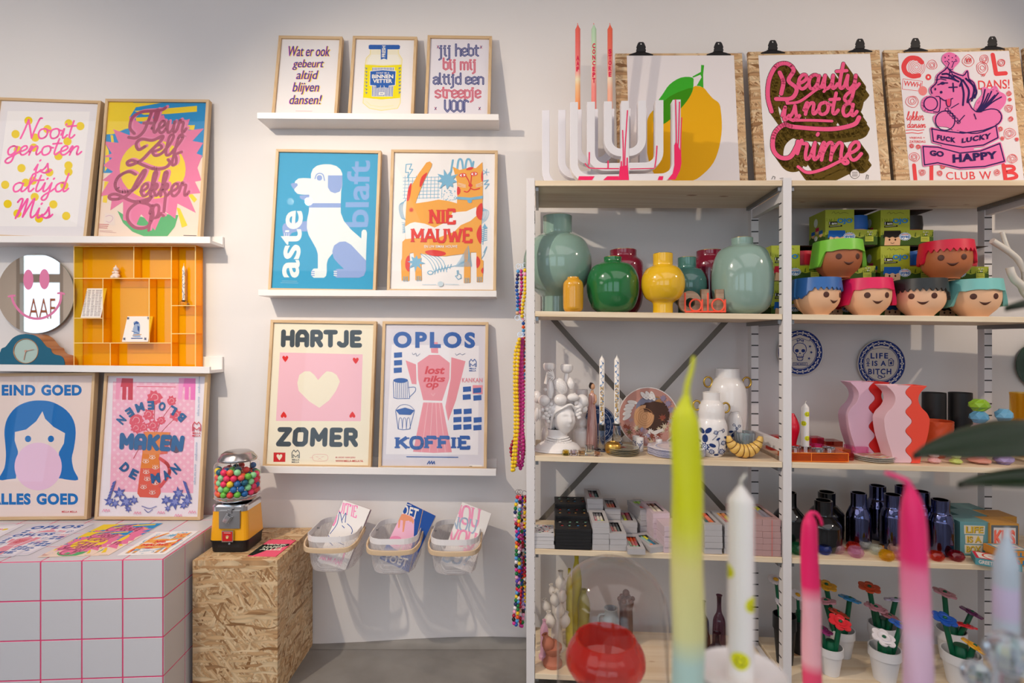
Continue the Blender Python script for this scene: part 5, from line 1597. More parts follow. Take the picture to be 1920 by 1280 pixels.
n=len(rim);vs=[];fs=[]
for zz,off in((BZ,0),(BZ+0.02,0),(BZ+0.02,0.002),(BZ,0.002)):
 for(a,b)in rrect(BX0+off,BX1-off,BY0+off,BY1-off,0.055-off):
  vs.append((a,b,zz))
for s in range(4):
 for k in range(n):
  k2=(k+1)%n;s2=(s+1)%4
  fs.append((s*n+k,s*n+k2,s2*n+k2,s2*n+k))
mb.add(vs,fs);mb.build('rim',RIMW,basket)
mb=MB();vs=[];fs=[]
secs=[(0.001,BZ+0.001),(0.004,BZ-0.04),(0.009,BZ-0.09),(0.014,BZ-0.108),(0.026,BZ-0.116),(0.045,BZ-0.118)]
for off,zz in secs:
 for a,b in rrect(BX0+off,BX1-off,BY0+off,BY1-off*0.4,max(0.02,0.055-off*0.3)):
  vs.append((a,b,zz))
for s in range(len(secs)-1):
 for k in range(n):
  k2=(k+1)%n
  fs.append(((s+1)*n+k,(s+1)*n+k2,s*n+k2,s*n+k))
fs.append(tuple(range((len(secs)-1)*n,len(secs)*n)))
mb.add(vs,fs,0,True);mb.build('mesh_body',MESHM,basket)
hp=[(BX0-0.006,-0.10,BZ+0.004),(BX0-0.006,-0.15,BZ-0.004),(BX0-0.005,-0.205,BZ-0.014),(BX0+0.012,-0.243,BZ-0.021),(BX0+0.05,-0.252,BZ-0.0235),((BX0+BX1)/2,-0.253,BZ-0.024),(BX1-0.05,-0.252,BZ-0.0235),(BX1-0.012,-0.243,BZ-0.021),(BX1+0.005,-0.205,BZ-0.014),(BX1+0.006,-0.15,BZ-0.004),(BX1+0.006,-0.10,BZ+0.004)]
mb=MB();mb.tube(catmull(hp,4),0.01,flat=(0.006,0.017),up=(0,0,1));mb.build('handle',BIRCH,basket,bevel=0.001)
for sx in(BX0,BX1):
 MB().tube([(sx-0.011,-0.103,BZ+0.005),(sx+0.011,-0.103,BZ+0.005)],0.0028,8).build('rivet',STEELM,basket)
BOFF=[Vector((0,0,0)),Vector((0.224,0,-0.008)),Vector((0.446,0,-0.011))]
dup(basket,basket.location+BOFF[1],'white mesh wall basket with the blue ice lolly cards')
dup(basket,basket.location+BOFF[2],'white mesh wall basket with the pink and grey slab letter cards')
def fn_b1(a):
 p,b='#f78fc2','#2f57a5'
 a.script('B',[(292,205),(320,215),(282,385),(258,372)],p,11,SLAB)
 a.script("UIT'IE",[(322,222),(440,252),(430,330),(310,292)],p,7,SLAB,0.5)
 a.script("AK'M AAI!",[(190,582),(335,618),(325,660),(182,612)],p,6,SLAB,0.4)
 a.line([(345,590),(355,560),(340,615)],9,p)
 for q in([(252,440),(300,372),(318,290),(335,365)],[(330,352),(360,298),(356,362)],[(370,372),(395,395),(405,420),(398,440)],[(335,385),(350,400)],[(315,460),(345,470),(378,462)],[(230,440),(250,470),(222,470)],[(285,555),(300,565)],[(250,500),(270,520)],[(310,500),(345,515)]):
  a.line(q,4.5,b,3)
def fn_b2(a):
 w='#f1ece6'
 a.text('TOET',[(714,225),(862,272),(845,345),(700,300)],w,0.03,space=1.1)
 a.line([(768,236),(808,246)],5,w)
 a.poly([(715,310),(760,302),(810,322),(830,350),(805,560),(690,540),(650,480),(690,340)],'#f3bcd6',2)
 a.poly([(700,335),(722,310),(762,304),(812,324),(828,352),(822,375),(808,355),(800,360),(795,350),(770,352),(758,425),(748,430),(752,350),(735,345),(728,400),(718,400),(722,335)],'#f0a07c')
 a.poly([(660,470),(700,455),(740,470),(720,520),(670,510)],'#ef93bd',3)
 a.line([(735,545),(725,595)],16,'#e9c9a0')
 a.text('TOET',[(625,580),(790,610),(775,668),(615,625)],w,0.03,space=1.1)
 a.line([(892,262),(795,705)],4,'#c8a06a')
def fn_b3(a):
 p,g='#f7a3c4','#a9bdd4'
 a.script('HOU',[(1103,232),(1278,270),(1262,395),(1092,350)],p,15,SLAB,0.6)
 a.script('NOU',[(1092,320),(1260,345),(1240,440),(1080,395)],g,11,SLAB,0.6)
 a.script('VOU',[(1082,400),(1255,435),(1230,540),(1060,500)],p,15,SLAB,0.6)
 a.script('DO?',[(1040,565),(1215,580),(1190,660),(1030,625)],g,16,SLAB,0.6)
 heart(a,1190,560,60,50,p)
CARD=[((278,188),(470,232),(355,690),(163,625)),((705,186),(893,262),(795,706),(592,610)),((1088,196),(1310,245),(1220,712),(1010,632))]
LBC=['donkey drawing card with pink letters','blue ice lolly card','pink and grey slab letter card']
for i,(q,fn,paper)in enumerate(zip(CARD,(fn_b1,fn_b2,fn_b3),('#f0ecea','#2a56a6','#f1edea'))):
 tl,tr,br,bl=q
 A,B,C=P(*Z8(*bl),-0.200),P(*Z8(*br),-0.190),P(*Z8(*tl),-0.105)
 ux=(B-A).normalized();v=C-A;uy=(v-ux*v.dot(ux)).normalized()
 pl=Pl(A,ux,uy,(B-A).length,v.dot(uy))
 a=Art(pl,Z8);fn(a)
 tag(a.build('greeting_card',None,back=paper,thick=0.0022),LBC[i]+' in front of its basket stack','card','cards standing in the wall baskets')
 rnd=random.Random(i)
 for k in range(6):
  c_=rnd.choice(['#e9dfe0','#c9a9b8','#b98fa0','#efe9e6','#5c5a60','#d8cfd0'])
  off=-0.0042*(k+1)
  mb=MB()
  j=rnd.uniform(-0.002,0.002)
  q_=lambda s_,t_,n_:pl.pt(s_+0.0008*(k+1)+j*0.6,t_+0.0006*k+0.001,n_)
  mb.hexa([q_(0,0,off-0.0026),q_(pl.w,0,off-0.0026),q_(pl.w,pl.h,off-0.0026),q_(0,pl.h,off-0.0026)],[q_(0,0,off),q_(pl.w,0,off),q_(pl.w,pl.h,off),q_(0,pl.h,off)])
  o=mb.build('greeting_card',col(c_,0.6),loc=pl.pt(pl.w/2,0,off))
  tag(o,'plain card edge showing behind the '+LBC[i],'card','cards behind the '+LBC[i])
  # ------------------------------------------------------------------ bead strands hanging on the side of the shelving
BD=0.0066
BEADC={'yellow':'#efc71c','magenta':'#d23a96','crimson':'#a81537','blue':'#1f58b0','navy':'#1b2a63','sky':'#4f9fdc','orange':'#ee5a24','red':'#d8222b','white':'#ece4ea','green':'#167a3c','pink':'#efa3c4','lilac':'#a894d4','black':'#1c1a22','brown':'#6b3f2c','tan':'#dba98a','purple':'#5a3fae','teal':'#2a9c9c'}
BEADM={}
RING=MB()
RING.tube([(0.0085*math.cos(2*PI*i/24),0,0.0085*math.sin(2*PI*i/24))for i in range(24)],0.0011,6,closed=True)
ring0=None
def strand(label,path,Y,seq,rings=(0,),cord='#d8483a'):
 """path: pixel points of a hanging strand; seq: list of colour names that repeats"""
 global ring0
 pts=catmull([P(a,b,Y+(c[0]if c else 0))for a,b,*c in path],10)
 root=thing('bead_lanyard',label,'bead strand',pts[0]+Vector((0,0,0)),'bead strands hanging beside the shelving')
 MB().tube(pts,0.0009,5).build('cord',col(cord,0.7),root)
 d=BD*2.03;acc=0.0;nxt=BD+0.004;i=0
 for a,b in zip(pts,pts[1:]):
  L=(b-a).length
  while acc+L>=nxt:
   p=a+(b-a)*((nxt-acc)/L)
   cn=seq[i%len(seq)]
   if cn not in BEADM:
    m=MB().ball((0,0,0),BD,12,8).build('bead',col(BEADC[cn],0.3,name='bead_'+cn))
    BEADM[cn]=m.data
    bpy.data.objects.remove(m)
   o=bpy.data.objects.new('bead',BEADM[cn]);COL.objects.link(o)
   o.parent=root;o.location=p-root.location
   nxt+=d;i+=1
  acc+=L
 for r in rings:
  q=pts[r]+Vector((0,0,0.007 if r==0 else-0.007))
  if ring0 is None:
   o=RING.build('key_ring',CHROME);ring0=o.data
  else:
   o=bpy.data.objects.new('key_ring',ring0);COL.objects.link(o)
  o.parent=root;o.location=q-root.location
yy=-0.255
strand('short blue and navy bead strand hanging by the top of the post',[(972,503),(969,540),(971,560),(970,592)],yy,['sky','navy','navy','blue','navy','blue','blue','blue','blue','blue','sky','tan','navy'],(0,-1))
strand('short magenta bead strand between the blue and the yellow one',[(977,503),(978,540),(974,566),(977,592)],yy+0.03,['magenta','magenta','crimson','magenta'],(0,-1))
strand('short yellow bead strand hanging against the post',[(984,501),(985,540),(980,575),(979,593)],yy-0.012,['yellow','pink']+['yellow']*14,(0,-1))
strand('long yellow bead strand, the outermost of the long ones',[(975,631),(966,665),(965,720),(966,780),(965,830),(961,868),(961,884),(966,868),(968,830),(971,790),(969,720),(972,665),(974,632,0.014)],yy-0.022,['yellow'])
strand('long magenta bead strand hanging next to the yellow one',[(977,631),(973,665),(975,720),(973,800),(973,835),(970,860),(976,878),(980,862),(976,830),(977,780),(977,720),(977,665),(979,632,0.014)],yy,['magenta'])
strand('long magenta bead strand hanging against the post',[(980,631),(979,680),(981,740),(980,800),(982,830),(981,850),(975,876),(972,850),(975,800),(976,740),(976,680),(980,633,0.014)],yy+0.030,['magenta'])
strand('long crimson bead strand hanging behind the magenta ones',[(980,631),(974,690),(970,740),(972,800),(961,830),(958,845),(966,872),(980,860),(982,830),(977,780),(979,700),(982,640)],yy+0.066,['crimson'])
strand('long orange and blue bead strand half hidden by the post',[(981,594),(982,640),(982,700),(981,760),(980,790)],yy+0.10,['red','blue','orange','sky','blue','orange'])
MIX1=['red','sky','yellow','green','navy','white','pink','crimson','black','magenta','blue','sky','orange','yellow','green','green','sky','white','black','magenta','green','pink','purple','navy']
MIX2=['orange','red','red','crimson','red','crimson','tan','white','crimson','red','magenta','magenta','green','pink','pink','black','pink','lilac','lilac','purple','purple','navy','green','blue']
MIX3=['yellow','yellow','yellow','tan','yellow','brown','white','red','crimson','magenta','black','green','blue','teal','navy','green','sky','brown','blue','blue']
strand('long many coloured bead strand at the outer side of the low cluster',[(971,926),(966,960),(969,1000),(968,1060),(970,1100),(967,1130),(963,1160),(966,1172),(970,1160),(972,1110),(974,1060),(972,1000),(976,927)],yy-0.012,MIX1)
strand('long red to lilac bead strand in the middle of the low cluster',[(975,926),(976,965),(973,1000),(978,1045),(978,1100),(975,1140),(977,1176),(981,1150),(979,1090),(981,1040),(978,985),(979,927)],yy+0.012,MIX2)
strand('long yellow to blue bead strand of the low cluster against the post',[(983,928),(983,965),(980,1005),(981,1060),(982,1100),(980,1150),(978,1170),(982,1140),(984,1080),(983,1010),(985,930)],yy+0.04,MIX3)
# ------------------------------------------------------------------ helpers for things standing on the shelves
EPS=0.0003
def base(level,px,w,r=0.0):
 p=on(level,px,w)
 p.z+=EPS+r*TILT*1.1
 return p
def prof_px(p,px,prof,z,k=1.0):
 """[(half width, y)] in drawing pixels -> [(r, height above base)], bottom to top"""
 m=mpp(p)*cosx(px)*k
 ox,oy=z(0,0);sx=1.0/(z(1,0)[0]-ox)
 return[(hw/sx*m,zpx(z(0,y)[1],p)-p.z)for hw,y in prof]
def smooth_prof(pr,n=5):
 q=catmull([Vector((r,z,0))for r,z in pr],n)
 return[(max(0.0002,v.x),v.y)for v in q]
def vase(name,label,cat,level,zx,w,prof,z,mat,group=None,smooth=True,neck=0.82,lip=None,n=48,sq=None,parent_parts=None,depth=0.35):
 px=z(zx,0)[0]
 p=base(level,px,w)
 pr=prof_px(p,px,prof,z)
 p.z+=pr[0][0]*TILT*1.1
 h0=pr[0][1]
 pr=[(r,max(0.0,q-h0*(1-i/(len(pr)-1))))for i,(r,q)in enumerate(pr)]
 pr[0]=(pr[0][0],0.0)
 if smooth:
  pr=smooth_prof(pr)
  pr[0]=(pr[0][0],0.0)
 top=pr[-1]
 full=[(0,0)]+pr
 ri=top[0]*neck
 full+=[(top[0]*(1+neck)/2,top[1]+0.0008),(ri,top[1]),(ri,top[1]*(1-depth)),(0,top[1]*(1-depth))]
 mb=MB();mb.lathe(full,n,c=p,sq=sq)
 if lip:
  root=thing(name,label,cat,p,group)
  mb.build('body',mat,root)
  mb=MB();mb.tube([p+Vector((top[0]*0.93*math.cos(2*PI*i/40),top[0]*0.93*math.sin(2*PI*i/40),top[1]+0.0006))for i in range(40)],0.0011,6,closed=True)
  mb.build('gold_rim',lip,root)
  return root,p,pr
 o=tag(mb.build(name,mat,None,loc=p),label,cat,group)
 return o,p,pr
def wrap(o,axis,pr,eps=0.0005):
 """bend a flat print onto a body of revolution (axis: point at the base; pr: [(r, z)])"""
 zs=[q[1]for q in pr];rs=[q[0]for q in pr]
 off=Vector(ORG[o.name])
 view=Vector((CAMV.x-axis.x,CAMV.y-axis.y,0)).normalized()
 side=Vector((-view.y,view.x,0))
 bm=bmesh.new();bm.from_mesh(o.data)
 lim=max(rs)*0.16
 for _ in range(5):
  ed=[e for e in bm.edges if abs((e.verts[0].co-e.verts[1].co).dot(side))>lim]
  if not ed:
   break
  bmesh.ops.subdivide_edges(bm,edges=ed,cuts=1)
  bmesh.ops.triangulate(bm,faces=[f for f in bm.faces if len(f.verts)>4])
 R0=max(rs)
 for v in bm.verts:
  q=v.co+off-axis
  s_=q.dot(side);hgt=q.z
  r=float(np.interp(hgt,zs,rs))+eps+max(0.0,q.dot(view)-R0)
  s_=max(-r*0.98,min(r*0.98,s_))
  d=math.sqrt(max(0,r*r-s_*s_))
  v.co=axis+side*s_+view*d+Vector((0,0,hgt))-off
 bm.to_mesh(o.data);bm.free()
 o.data.update()
def face_plane(p,dist,zlo,zhi,hw):
 """vertical plane in front of a body, square to the line of sight"""
 view=Vector((CAMV.x-p.x,CAMV.y-p.y,0)).normalized()
 ux=Vector((-view.y,view.x,0))
 return Pl(p+view*dist-ux*hw+Vector((0,0,zlo)),ux,(0,0,1),2*hw,zhi-zlo)
 # ------------------------------------------------------------------ wooden branch candle holders on the top board
HOLW=col('#e2dee2',0.5,name='white_painted_wood')
HOLL=col('#e6e3ea',0.5,name='lilac_white_wood')
def rU(x,zb,zt,r,n=7):
 pts=[(-x,zt)]
 pts+=[(-x+r-r*math.cos(PI/2*k/n),zb+r-r*math.sin(PI/2*k/n))for k in range(n+1)]
 pts+=[(x-r+r*math.sin(PI/2*k/n),zb+r-r*math.cos(PI/2*k/n))for k in range(n+1)]
 pts+=[(x,zt)]
 return pts
def branch_holder(label,px,w,mat,aw=0.0268,th=0.034,sp=0.0574,H=0.275):
 p=base('top',px,w)
 p.z+=0.0045
 root=thing('candelabra',label,'candle holder',p)
 for k,(zb)in enumerate((0.0135,0.052,0.1005)):
  x=sp*(3-k)
  pts=[p+SU*a+Vector((0,0,b))for a,b in rU(x,zb,H,0.052-0.004*k)]
  MB().tube(pts,0.01,flat=(aw,th-0.0008*k),up=SW).build('branch',mat,root,bevel=0.0012)
 MB().tube([p+Vector((0,0,0.0)),p+Vector((0,0,H))],0.01,flat=(aw*0.98,th+0.001),up=SW).build('stem',mat,root,bevel=0.0012)
 return root,p
hr,hpR=branch_holder('plain white branch candle holder carrying the three lettered candles',1113.5,0.135,HOLL,H=0.285)
hf,hpF=branch_holder('white branch candle holder with pink paint drips',1170.7,0.050,HOLW)
pl=Pl(hpF-SW*0.0180-SU*0.19,SU,(0,0,1),0.38,0.275)
a=Art(pl,R1)
DP='#ee2f66'
for q,w_ in(([(702,705),(692,860),(684,1000),(682,1190)],8),([(668,845),(672,1000),(672,1190)],8),([(700,1040),(698,1190)],10),([(658,1065),(660,1190)],10),([(1040,578),(1045,800),(1046,1000)],8),([(1069,645),(1062,900),(1056,1000)],8),([(1085,755),(1078,900),(1078,1060)],7)):
 a.line(q,w_,DP,4)
a.poly([(648,1100),(705,1090),(712,1195),(640,1195)],DP)
a.poly([(1032,950),(1045,920),(1080,1000),(1083,1075),(1072,1130),(1040,1192),(985,1192),(1020,1150),(1033,1090)],DP)
a.build('paint_drips',hf)
pl=Pl(hpF-SW*0.0176-SU*0.19,SU,(0,0,1),0.38,0.275)
a=Art(pl,R1)
for q,w_ in(([(433,1000),(430,1085)],8),([(565,1060),(565,1108)],9),([(910,955),(904,1040),(895,1105)],8),([(403,1078),(425,1104),(460,1112),(640,1114)],7),([(720,1116),(890,1112)],6)):
 a.line(q,w_,DP,3)
a.poly([(360,1168),(470,1168),(452,1195),(352,1195)],DP);a.poly([(560,1168),(640,1168),(640,1195),(530,1195)],DP);a.poly([(925,1168),(955,1168),(950,1195),(915,1195)],DP)
a.build('paint_drips',hf)
for j,(word,stops,lab,y0,y1)in enumerate((('AAF',[(0,'#f4803c'),(0.3,'#f7c18a'),(0.38,'#f5e6c0'),(0.46,'#f7a9a0'),(0.62,'#f47a78'),(1,'#f2685a')],'coral and cream candle lettered AAF',325,440),('CONCEPT',[(0,'#f08078'),(0.28,'#f48d86'),(0.5,'#f3c9b8'),(0.62,'#cfe3c4'),(1,'#bfe0bd')],'mint and pink candle lettered CONCEPT',238,522),('STORE',[(0,'#f4a287'),(0.25,'#f5b59a'),(0.38,'#f4dcc0'),(0.5,'#f39a90'),(0.7,'#f1705f'),(1,'#f2684c')],'coral red candle lettered STORE',278,478))):
 q=hpR+SU*(0.0574*(j-1))+Vector((0,0,0.2852))
 r=0.0092
 zt=zpx(R1(0,132)[1],q)-q.z;zz=zpx(R1(0,100)[1],q)-q.z
 root=thing('taper_candle','tall '+lab+' in the branch holder','candle',q)
 mb=MB();mb.lathe([(0,0),(r,0),(r,zt),(r*0.62,zt+0.006),(r*0.3,zt+0.013),(0.0012,zz),(0,zz)],20,c=q)
 mb.build('wax',mat_grad('dip_dye_'+word.lower(),stops,0,zt),root)
 MB().tube([q+Vector((0,0,zz-0.001)),q+Vector((-0.001,0,zz+0.006))],0.0011,6).build('wick',col('#f0735c',0.7),root)
 fp=face_plane(q,r,0,zt,r)
 a=Art(fp)
 n=len(word);zt0=zpx(R1(0,y0)[1],q)-q.z;zt1=zpx(R1(0,y1)[1],q)-q.z
 hgt=(zt0-zt1)/n
 a.up()
 for i,chx in enumerate(word):
  zt_=zt0-i*hgt
  a.text(chx,(r-0.0052,zt_-hgt*0.06,r+0.0052,zt_-hgt*0.92),'#e0264f',0.05,up=False)
 o=a.build('lettering',root)
 wrap(o,q,[(r,0),(r,zt)],0.0004)
 # ------------------------------------------------------------------ strand boards with clipped prints on the top board
def top_board(label,tl,tr,YT=-0.078,YB=-0.135):
 A,B=P(*tl,YT),P(*tr,YT)
 W=(B-A).length
 ux=(B-A).normalized()
 c=(A+B)/2
 zb=ZL['top']-TILT*uof(Vector((c.x,YB,0)))+EPS
 bot=Vector((c.x,YB,zb))
 uy=(c-bot);uy=(uy-ux*uy.dot(ux)).normalized()
 H=(c-bot).dot(uy)
 lowz=min((c-uy*H-ux*W/2).z,(c-uy*H+ux*W/2).z)
 pl=Pl(A-uy*H,ux,uy,W,H)
 sh_=max(0,max(ZL['top']-TILT*uof(pl.pt(a_,0))-pl.pt(a_,0,-0.012).z for a_ in(0,W)))+0.003
 pl.O=pl.O+Vector((0,0,sh_))
 mb=MB()
 mb.hexa([pl.pt(0,0,-0.012),pl.pt(W,0,-0.012),pl.pt(W,H,-0.012),pl.pt(0,H,-0.012)],[pl.pt(0,0,0),pl.pt(W,0,0),pl.pt(W,H,0),pl.pt(0,H,0)])
 o=tag(mb.build('strand_board',OSB,None,loc=pl.pt(W/2,0)),label,'board','strand boards on the top of the shelving')
 return pl
def clip(label,pl,zx,zy,z,hw=0.0465):
 a0,b0=pl.hit(*z(zx,zy))
 b0=pl.h
 root=thing('bulldog_clip',label,'clip',pl.pt(a0,b0,0),'black bulldog clips on the strand boards')
 jaw=[(-hw,-0.0095),(hw,-0.0095),(hw,-0.006),(hw*0.62,0.0005),(hw*0.36,0.0035),(-hw*0.36,0.0035),(-hw*0.62,0.0005),(-hw,-0.006)]
 for nn in(0.0018,-0.0148):
  MB().prism(jaw,0.0012 if nn>0 else 0.0012,O=pl.pt(a0,b0,nn),ux=pl.ux,uy=pl.uy,un=pl.un).build('jaw',BLACKM,root,bevel=0.0004)
 MB().tube([pl.pt(a0-hw*0.4,b0+0.0045,-0.0058),pl.pt(a0+hw*0.4,b0+0.0045,-0.0058)],0.0062,10).build('spring_bar',BLACKM,root)
 hd=[(-0.0175,0.006),(0.0175,0.006),(0.019,0.012),(0.0165,0.017),(0.0185,0.022),(0.0155,0.030),(0.012,0.038),(0.008,0.042),(-0.008,0.042),(-0.012,0.038),(-0.0155,0.030),(-0.0185,0.022),(-0.0165,0.017),(-0.019,0.012)]
 # handle with a punched hole: outline ring + hole
 hole=[(0.0028*math.cos(2*PI*i/14),0.035+0.0028*math.sin(2*PI*i/14))for i in range(14)]
 tri=tessellate_polygon([[Vector((a_,b_,0))for a_,b_ in hd],[Vector((a_,b_,0))for a_,b_ in hole[::-1]]])
 allp=hd+hole[::-1]
 m=MB()
 k=math.sin(0.12)
 vs=[pl.pt(a0+a_,b0+b_,0.002+b_*k)for a_,b_ in allp]+[pl.pt(a0+a_,b0+b_,0.0006+b_*k)for a_,b_ in allp]
 nn=len(allp);fs=[tuple(t)for t in tri]+[tuple(i+nn for i in reversed(t))for t in tri]
 for off,cnt in((0,len(hd)),(len(hd),len(hole))):
  for i in range(cnt):
   j=(i+1)%cnt
   fs.append((off+i,off+j,off+j+nn,off+i+nn))
 m.add(vs,fs);m.build('handle',BLACKM,root)
def top_print(label,pl,z,tl,tr,br,bl,paper,fn):
 A,B,C=[Vector(pl.hit(*z(*q)))for q in(bl,tr,tl)]
 wd=((Vector(pl.hit(*z(*br)))-A).length+(B-C).length)/2
 O=pl.pt(C.x,0.0008,0.0008)
 h=min(C.y-0.0008,pl.h-0.002)
 sp=Pl(O,pl.ux,pl.uy,wd,h)
 a=Art(sp,z);a.dz=0.00012 if fn is fn_beauty else 0.00003;fn(a)
 return tag(a.build('poster_sheet',None,back=paper,thick=0.0005),label,'poster','prints clipped to the strand boards')
def fn_lemon(a):
 y,g,dg='#eaae14','#3fae2c','#3c8f10'
 a.poly([(1165,540),(1200,533),(1240,545),(1270,580),(1305,620),(1345,650),(1360,700),(1368,830),(1350,960),(1310,1070),(1240,1150),(1160,1200),(1040,1200),(960,1180),(890,1150),(850,1050),(830,900),(845,760),(900,690),(1000,640),(1100,620)],y,3)
 a.poly([(1190,530),(1225,470),(1217,452),(1165,473),(1160,465),(1220,432),(1222,383),(1243,385),(1236,450),(1238,545),(1215,533)],g)
 a.poly([(1160,472),(1080,472),(1000,520),(950,590),(890,680),(885,740),(890,800),(950,802),(1000,770),(1060,710),(1120,640),(1160,570),(1168,510)],g,3)
 a.poly([(1160,545),(1100,560),(1000,605),(920,680),(886,740),(892,800),(950,802),(1000,770),(1060,710),(1120,640),(1150,590)],dg,2)
def fn_beauty(a):
 p,o='#f5608f','#5f4a10'
 words=(('Beauty',(235,205,800,480)),('is',(278,465,395,600)),('not',(425,415,665,560)),('a',(690,485,785,570)),('Crime',(365,640,815,880)))
 def letters(dx,dy,c,w,up=True):
  for k,(t,b)in enumerate(words):
   bb=(b[0]+dx,b[1]+dy,b[2]+dx,b[3]+dy)
   if t=='Crime':
    a.line([(800+dx,580+dy),(760+dx,630+dy),(600+dx,660+dy),(360+dx,645+dy),(290+dx,630+dy),(225+dx,690+dy),(215+dx,790+dy),(260+dx,850+dy),(330+dx,850+dy),(375+dx,780+dy),(385+dx,745+dy)],w*1.25,c,5,up=up and k==0)
    a.script('rime',(380+dx,690+dy,815+dx,870+dy),c,w,CUR,-0.2,0.1,up=False)
    a.line([(385+dx,915+dy),(450+dx,955+dy),(560+dx,930+dy),(690+dx,870+dy),(725+dx,885+dy),(700+dx,895+dy),(670+dx,860+dy)],w*0.9,c,5,up=False)
   elif t=='Beauty':
    a.line([(205+dx,540+dy),(180+dx,440+dy),(190+dx,320+dy),(240+dx,230+dy),(310+dx,215+dy),(355+dx,260+dy),(320+dx,330+dy),(375+dx,385+dy),(340+dx,450+dy),(235+dx,455+dy)],w*1.2,c,5,up=up)
    a.line([(260+dx,275+dy),(285+dx,340+dy),(270+dx,420+dy)],w*1.2,c,5,up=False)
    a.script('eauty',(385+dx,215+dy,800+dx,475+dy),c,w,CUR,-0.2,0.1,up=False)
    a.line([(310+dx,485+dy),(400+dx,470+dy),(520+dx,385+dy),(575+dx,380+dy),(560+dx,405+dy)],w*0.8,c,5,up=False)
   else:
    a.script(t,bb,c,w,CUR,0,0.1,up=False)
  a.line([(370+dx,600+dy),(480+dx,600+dy),(615+dx,605+dy)],w*0.8,c,5,up=False)
 for k in range(12):
  letters(5*k,7*k,o,28,up=(k==0))
 letters(0,0,'#2c2410',30);letters(0,0,p,24)
 a.oval(770,965,33,31,'#3a3434');a.oval(770,965,30,28,'#efe9ea')
 for k in range(3):
  a.line([(752,953+k*12),(788,953+k*12)],4,'#3a3434')
 a.line([(205,1000),(215,980),(228,985),(225,1000)],3,'#3a3434');a.line([(260,995),(285,992)],3,'#3a3434');a.line([(845,1000),(850,970),(862,975),(858,1000)],3,'#3a3434')
def fn_unicorn(a):
 r,p,n='#ea4b50','#ee79b4','#2d1c5c'
 # red background motifs
 a.line([(1225,205),(1195,180),(1140,180),(1105,225),(1115,275),(1160,300),(1205,295)],34,r,5)
 for k in range(5):
  a.ring(1190,240,12+k*11,15+k*11,r,20)
 a.line([(1707,155),(1730,285),(1795,280)],30,r)
 a.text('WWH',[(1105,330),(1222,345),(1216,378),(1102,365)],r,0.02);a.line([(1098,318),(1230,335),(1222,402),(1092,388)],3,r,closed=True)
 a.oval(1232,400,30,32,'#f08a8a');a.oval(1270,307,20,21,r);a.oval(1270,307,7,8,'#eee8ec')
 a.text('DANS!',[(1606,330),(1820,322),(1822,385),(1610,392)],r,0.01)
 for t,b in(('lekker',(1122,540,1240,600)),('dansen',(1128,605,1252,650))):
  a.script(t,b,r,5,CUR,0,0.2)
 for k in range(2):
  a.line([(1118,668+20*k),(1160,664+20*k),(1200,670+20*k),(1240-10*k,664+20*k)],5,r)
 a.text('VRIJDAG +',(1140,712,1246,728),r,0.02);a.text('ZATERDAG',(1140,737,1250,753),r,0.02)
 a.text('CLUB W',[(1388,952),(1695,945),(1700,1002),(1392,1002)],r,0.005,space=1.1)
 a.line([(1172,905),(1182,1010)],26,r);a.line([(1290,905),(1290,1010)],26,r)
 a.line([(1780,905),(1795,1010)],28,r);a.line([(1780,912),(1840,912),(1850,935),(1795,952),(1850,958),(1868,985),(1800,1002)],22,r,3)
 # little line motifs around the rim
 rnd=random.Random(5)
 for(x,y,s)in((1295,225,40),(1540,195,46),(1650,185,36),(1635,245,50),(1765,210,34),(1160,470,50),(1155,775,18),(1200,780,18),(1172,850,40),(1225,955,26),(1345,960,24),(1735,955,24),(1815,420,20),(1822,460,14),(1815,520,32),(1828,592,20),(1820,690,44),(1840,860,40),(1755,660,20),(1365,915,20),(1770,725,14),(1868,730,14)):
  for k in range(3):
   m=7
   pts=[(x+s*(0.35+0.3*k)*math.cos(2*PI*i/m+k)*rnd.uniform(0.7,1.0),y+s*(0.35+0.3*k)*math.sin(2*PI*i/m+k)*rnd.uniform(0.7,1.0))for i in range(m)]
   a.line(pts,3,r,3,closed=True)
 a.text('W',(1520,180,1560,210),r,0.01);a.text('W',(1625,285,1656,305),r,0.02)
 def blob(pts,grow=True):
  a.line(pts,24,p,3,closed=True)
 body=[(1290,420),(1285,385),(1320,350),(1330,300),(1380,260),(1395,245),(1420,270),(1500,300),(1530,268),(1540,320),(1575,350),(1590,420),(1540,470),(1560,520),(1600,545),(1690,525),(1745,540),(1762,590),(1720,640),(1600,690),(1480,680),(1400,640),(1330,630),(1310,580),(1360,550),(1300,545),(1240,530),(1228,480),(1260,445),(1330,450),(1380,470),(1340,450)]
 tail=[(1590,540),(1600,480),(1640,430),(1640,385),(1690,400),(1720,375),(1740,410),(1785,440),(1770,500),(1700,560),(1640,560)]
 horn=[(1410,330),(1408,250),(1370,200),(1375,165),(1410,150),(1450,165),(1470,200),(1425,255),(1440,320)]
 for q in(horn,tail,body):
  a.poly(q,p,3);a.line(q,20,p,3,closed=True,up=False)
 b1=[(1290,660),(1350,672),(1500,690),(1640,670),(1725,640),(1738,720),(1640,770),(1500,785),(1380,765),(1300,745)]
 b2=[(1230,780),(1330,785),(1480,825),(1620,810),(1750,760),(1782,880),(1650,915),(1480,925),(1330,890),(1240,905)]
 a.poly([(1350,700),(1560,700),(1580,830),(1360,830)],p)
 for q in(b1,b2):
  a.line(q,24,p,closed=True);a.poly(q,p);a.line(q,9,n,closed=True)
 a.line(body[:14],8,n,3)
 a.line([(1560,520),(1600,545),(1690,525),(1745,540),(1762,590),(1720,640),(1600,690),(1480,680)],8,n,3)
 for cx,cy,rx,ry in((1282,490,42,46),(1380,605,62,42)):
  a.ring(cx,cy,rx,rx+8,n,26)
 a.line([(1320,440),(1345,450),(1340,540),(1300,545)],7,n,3)
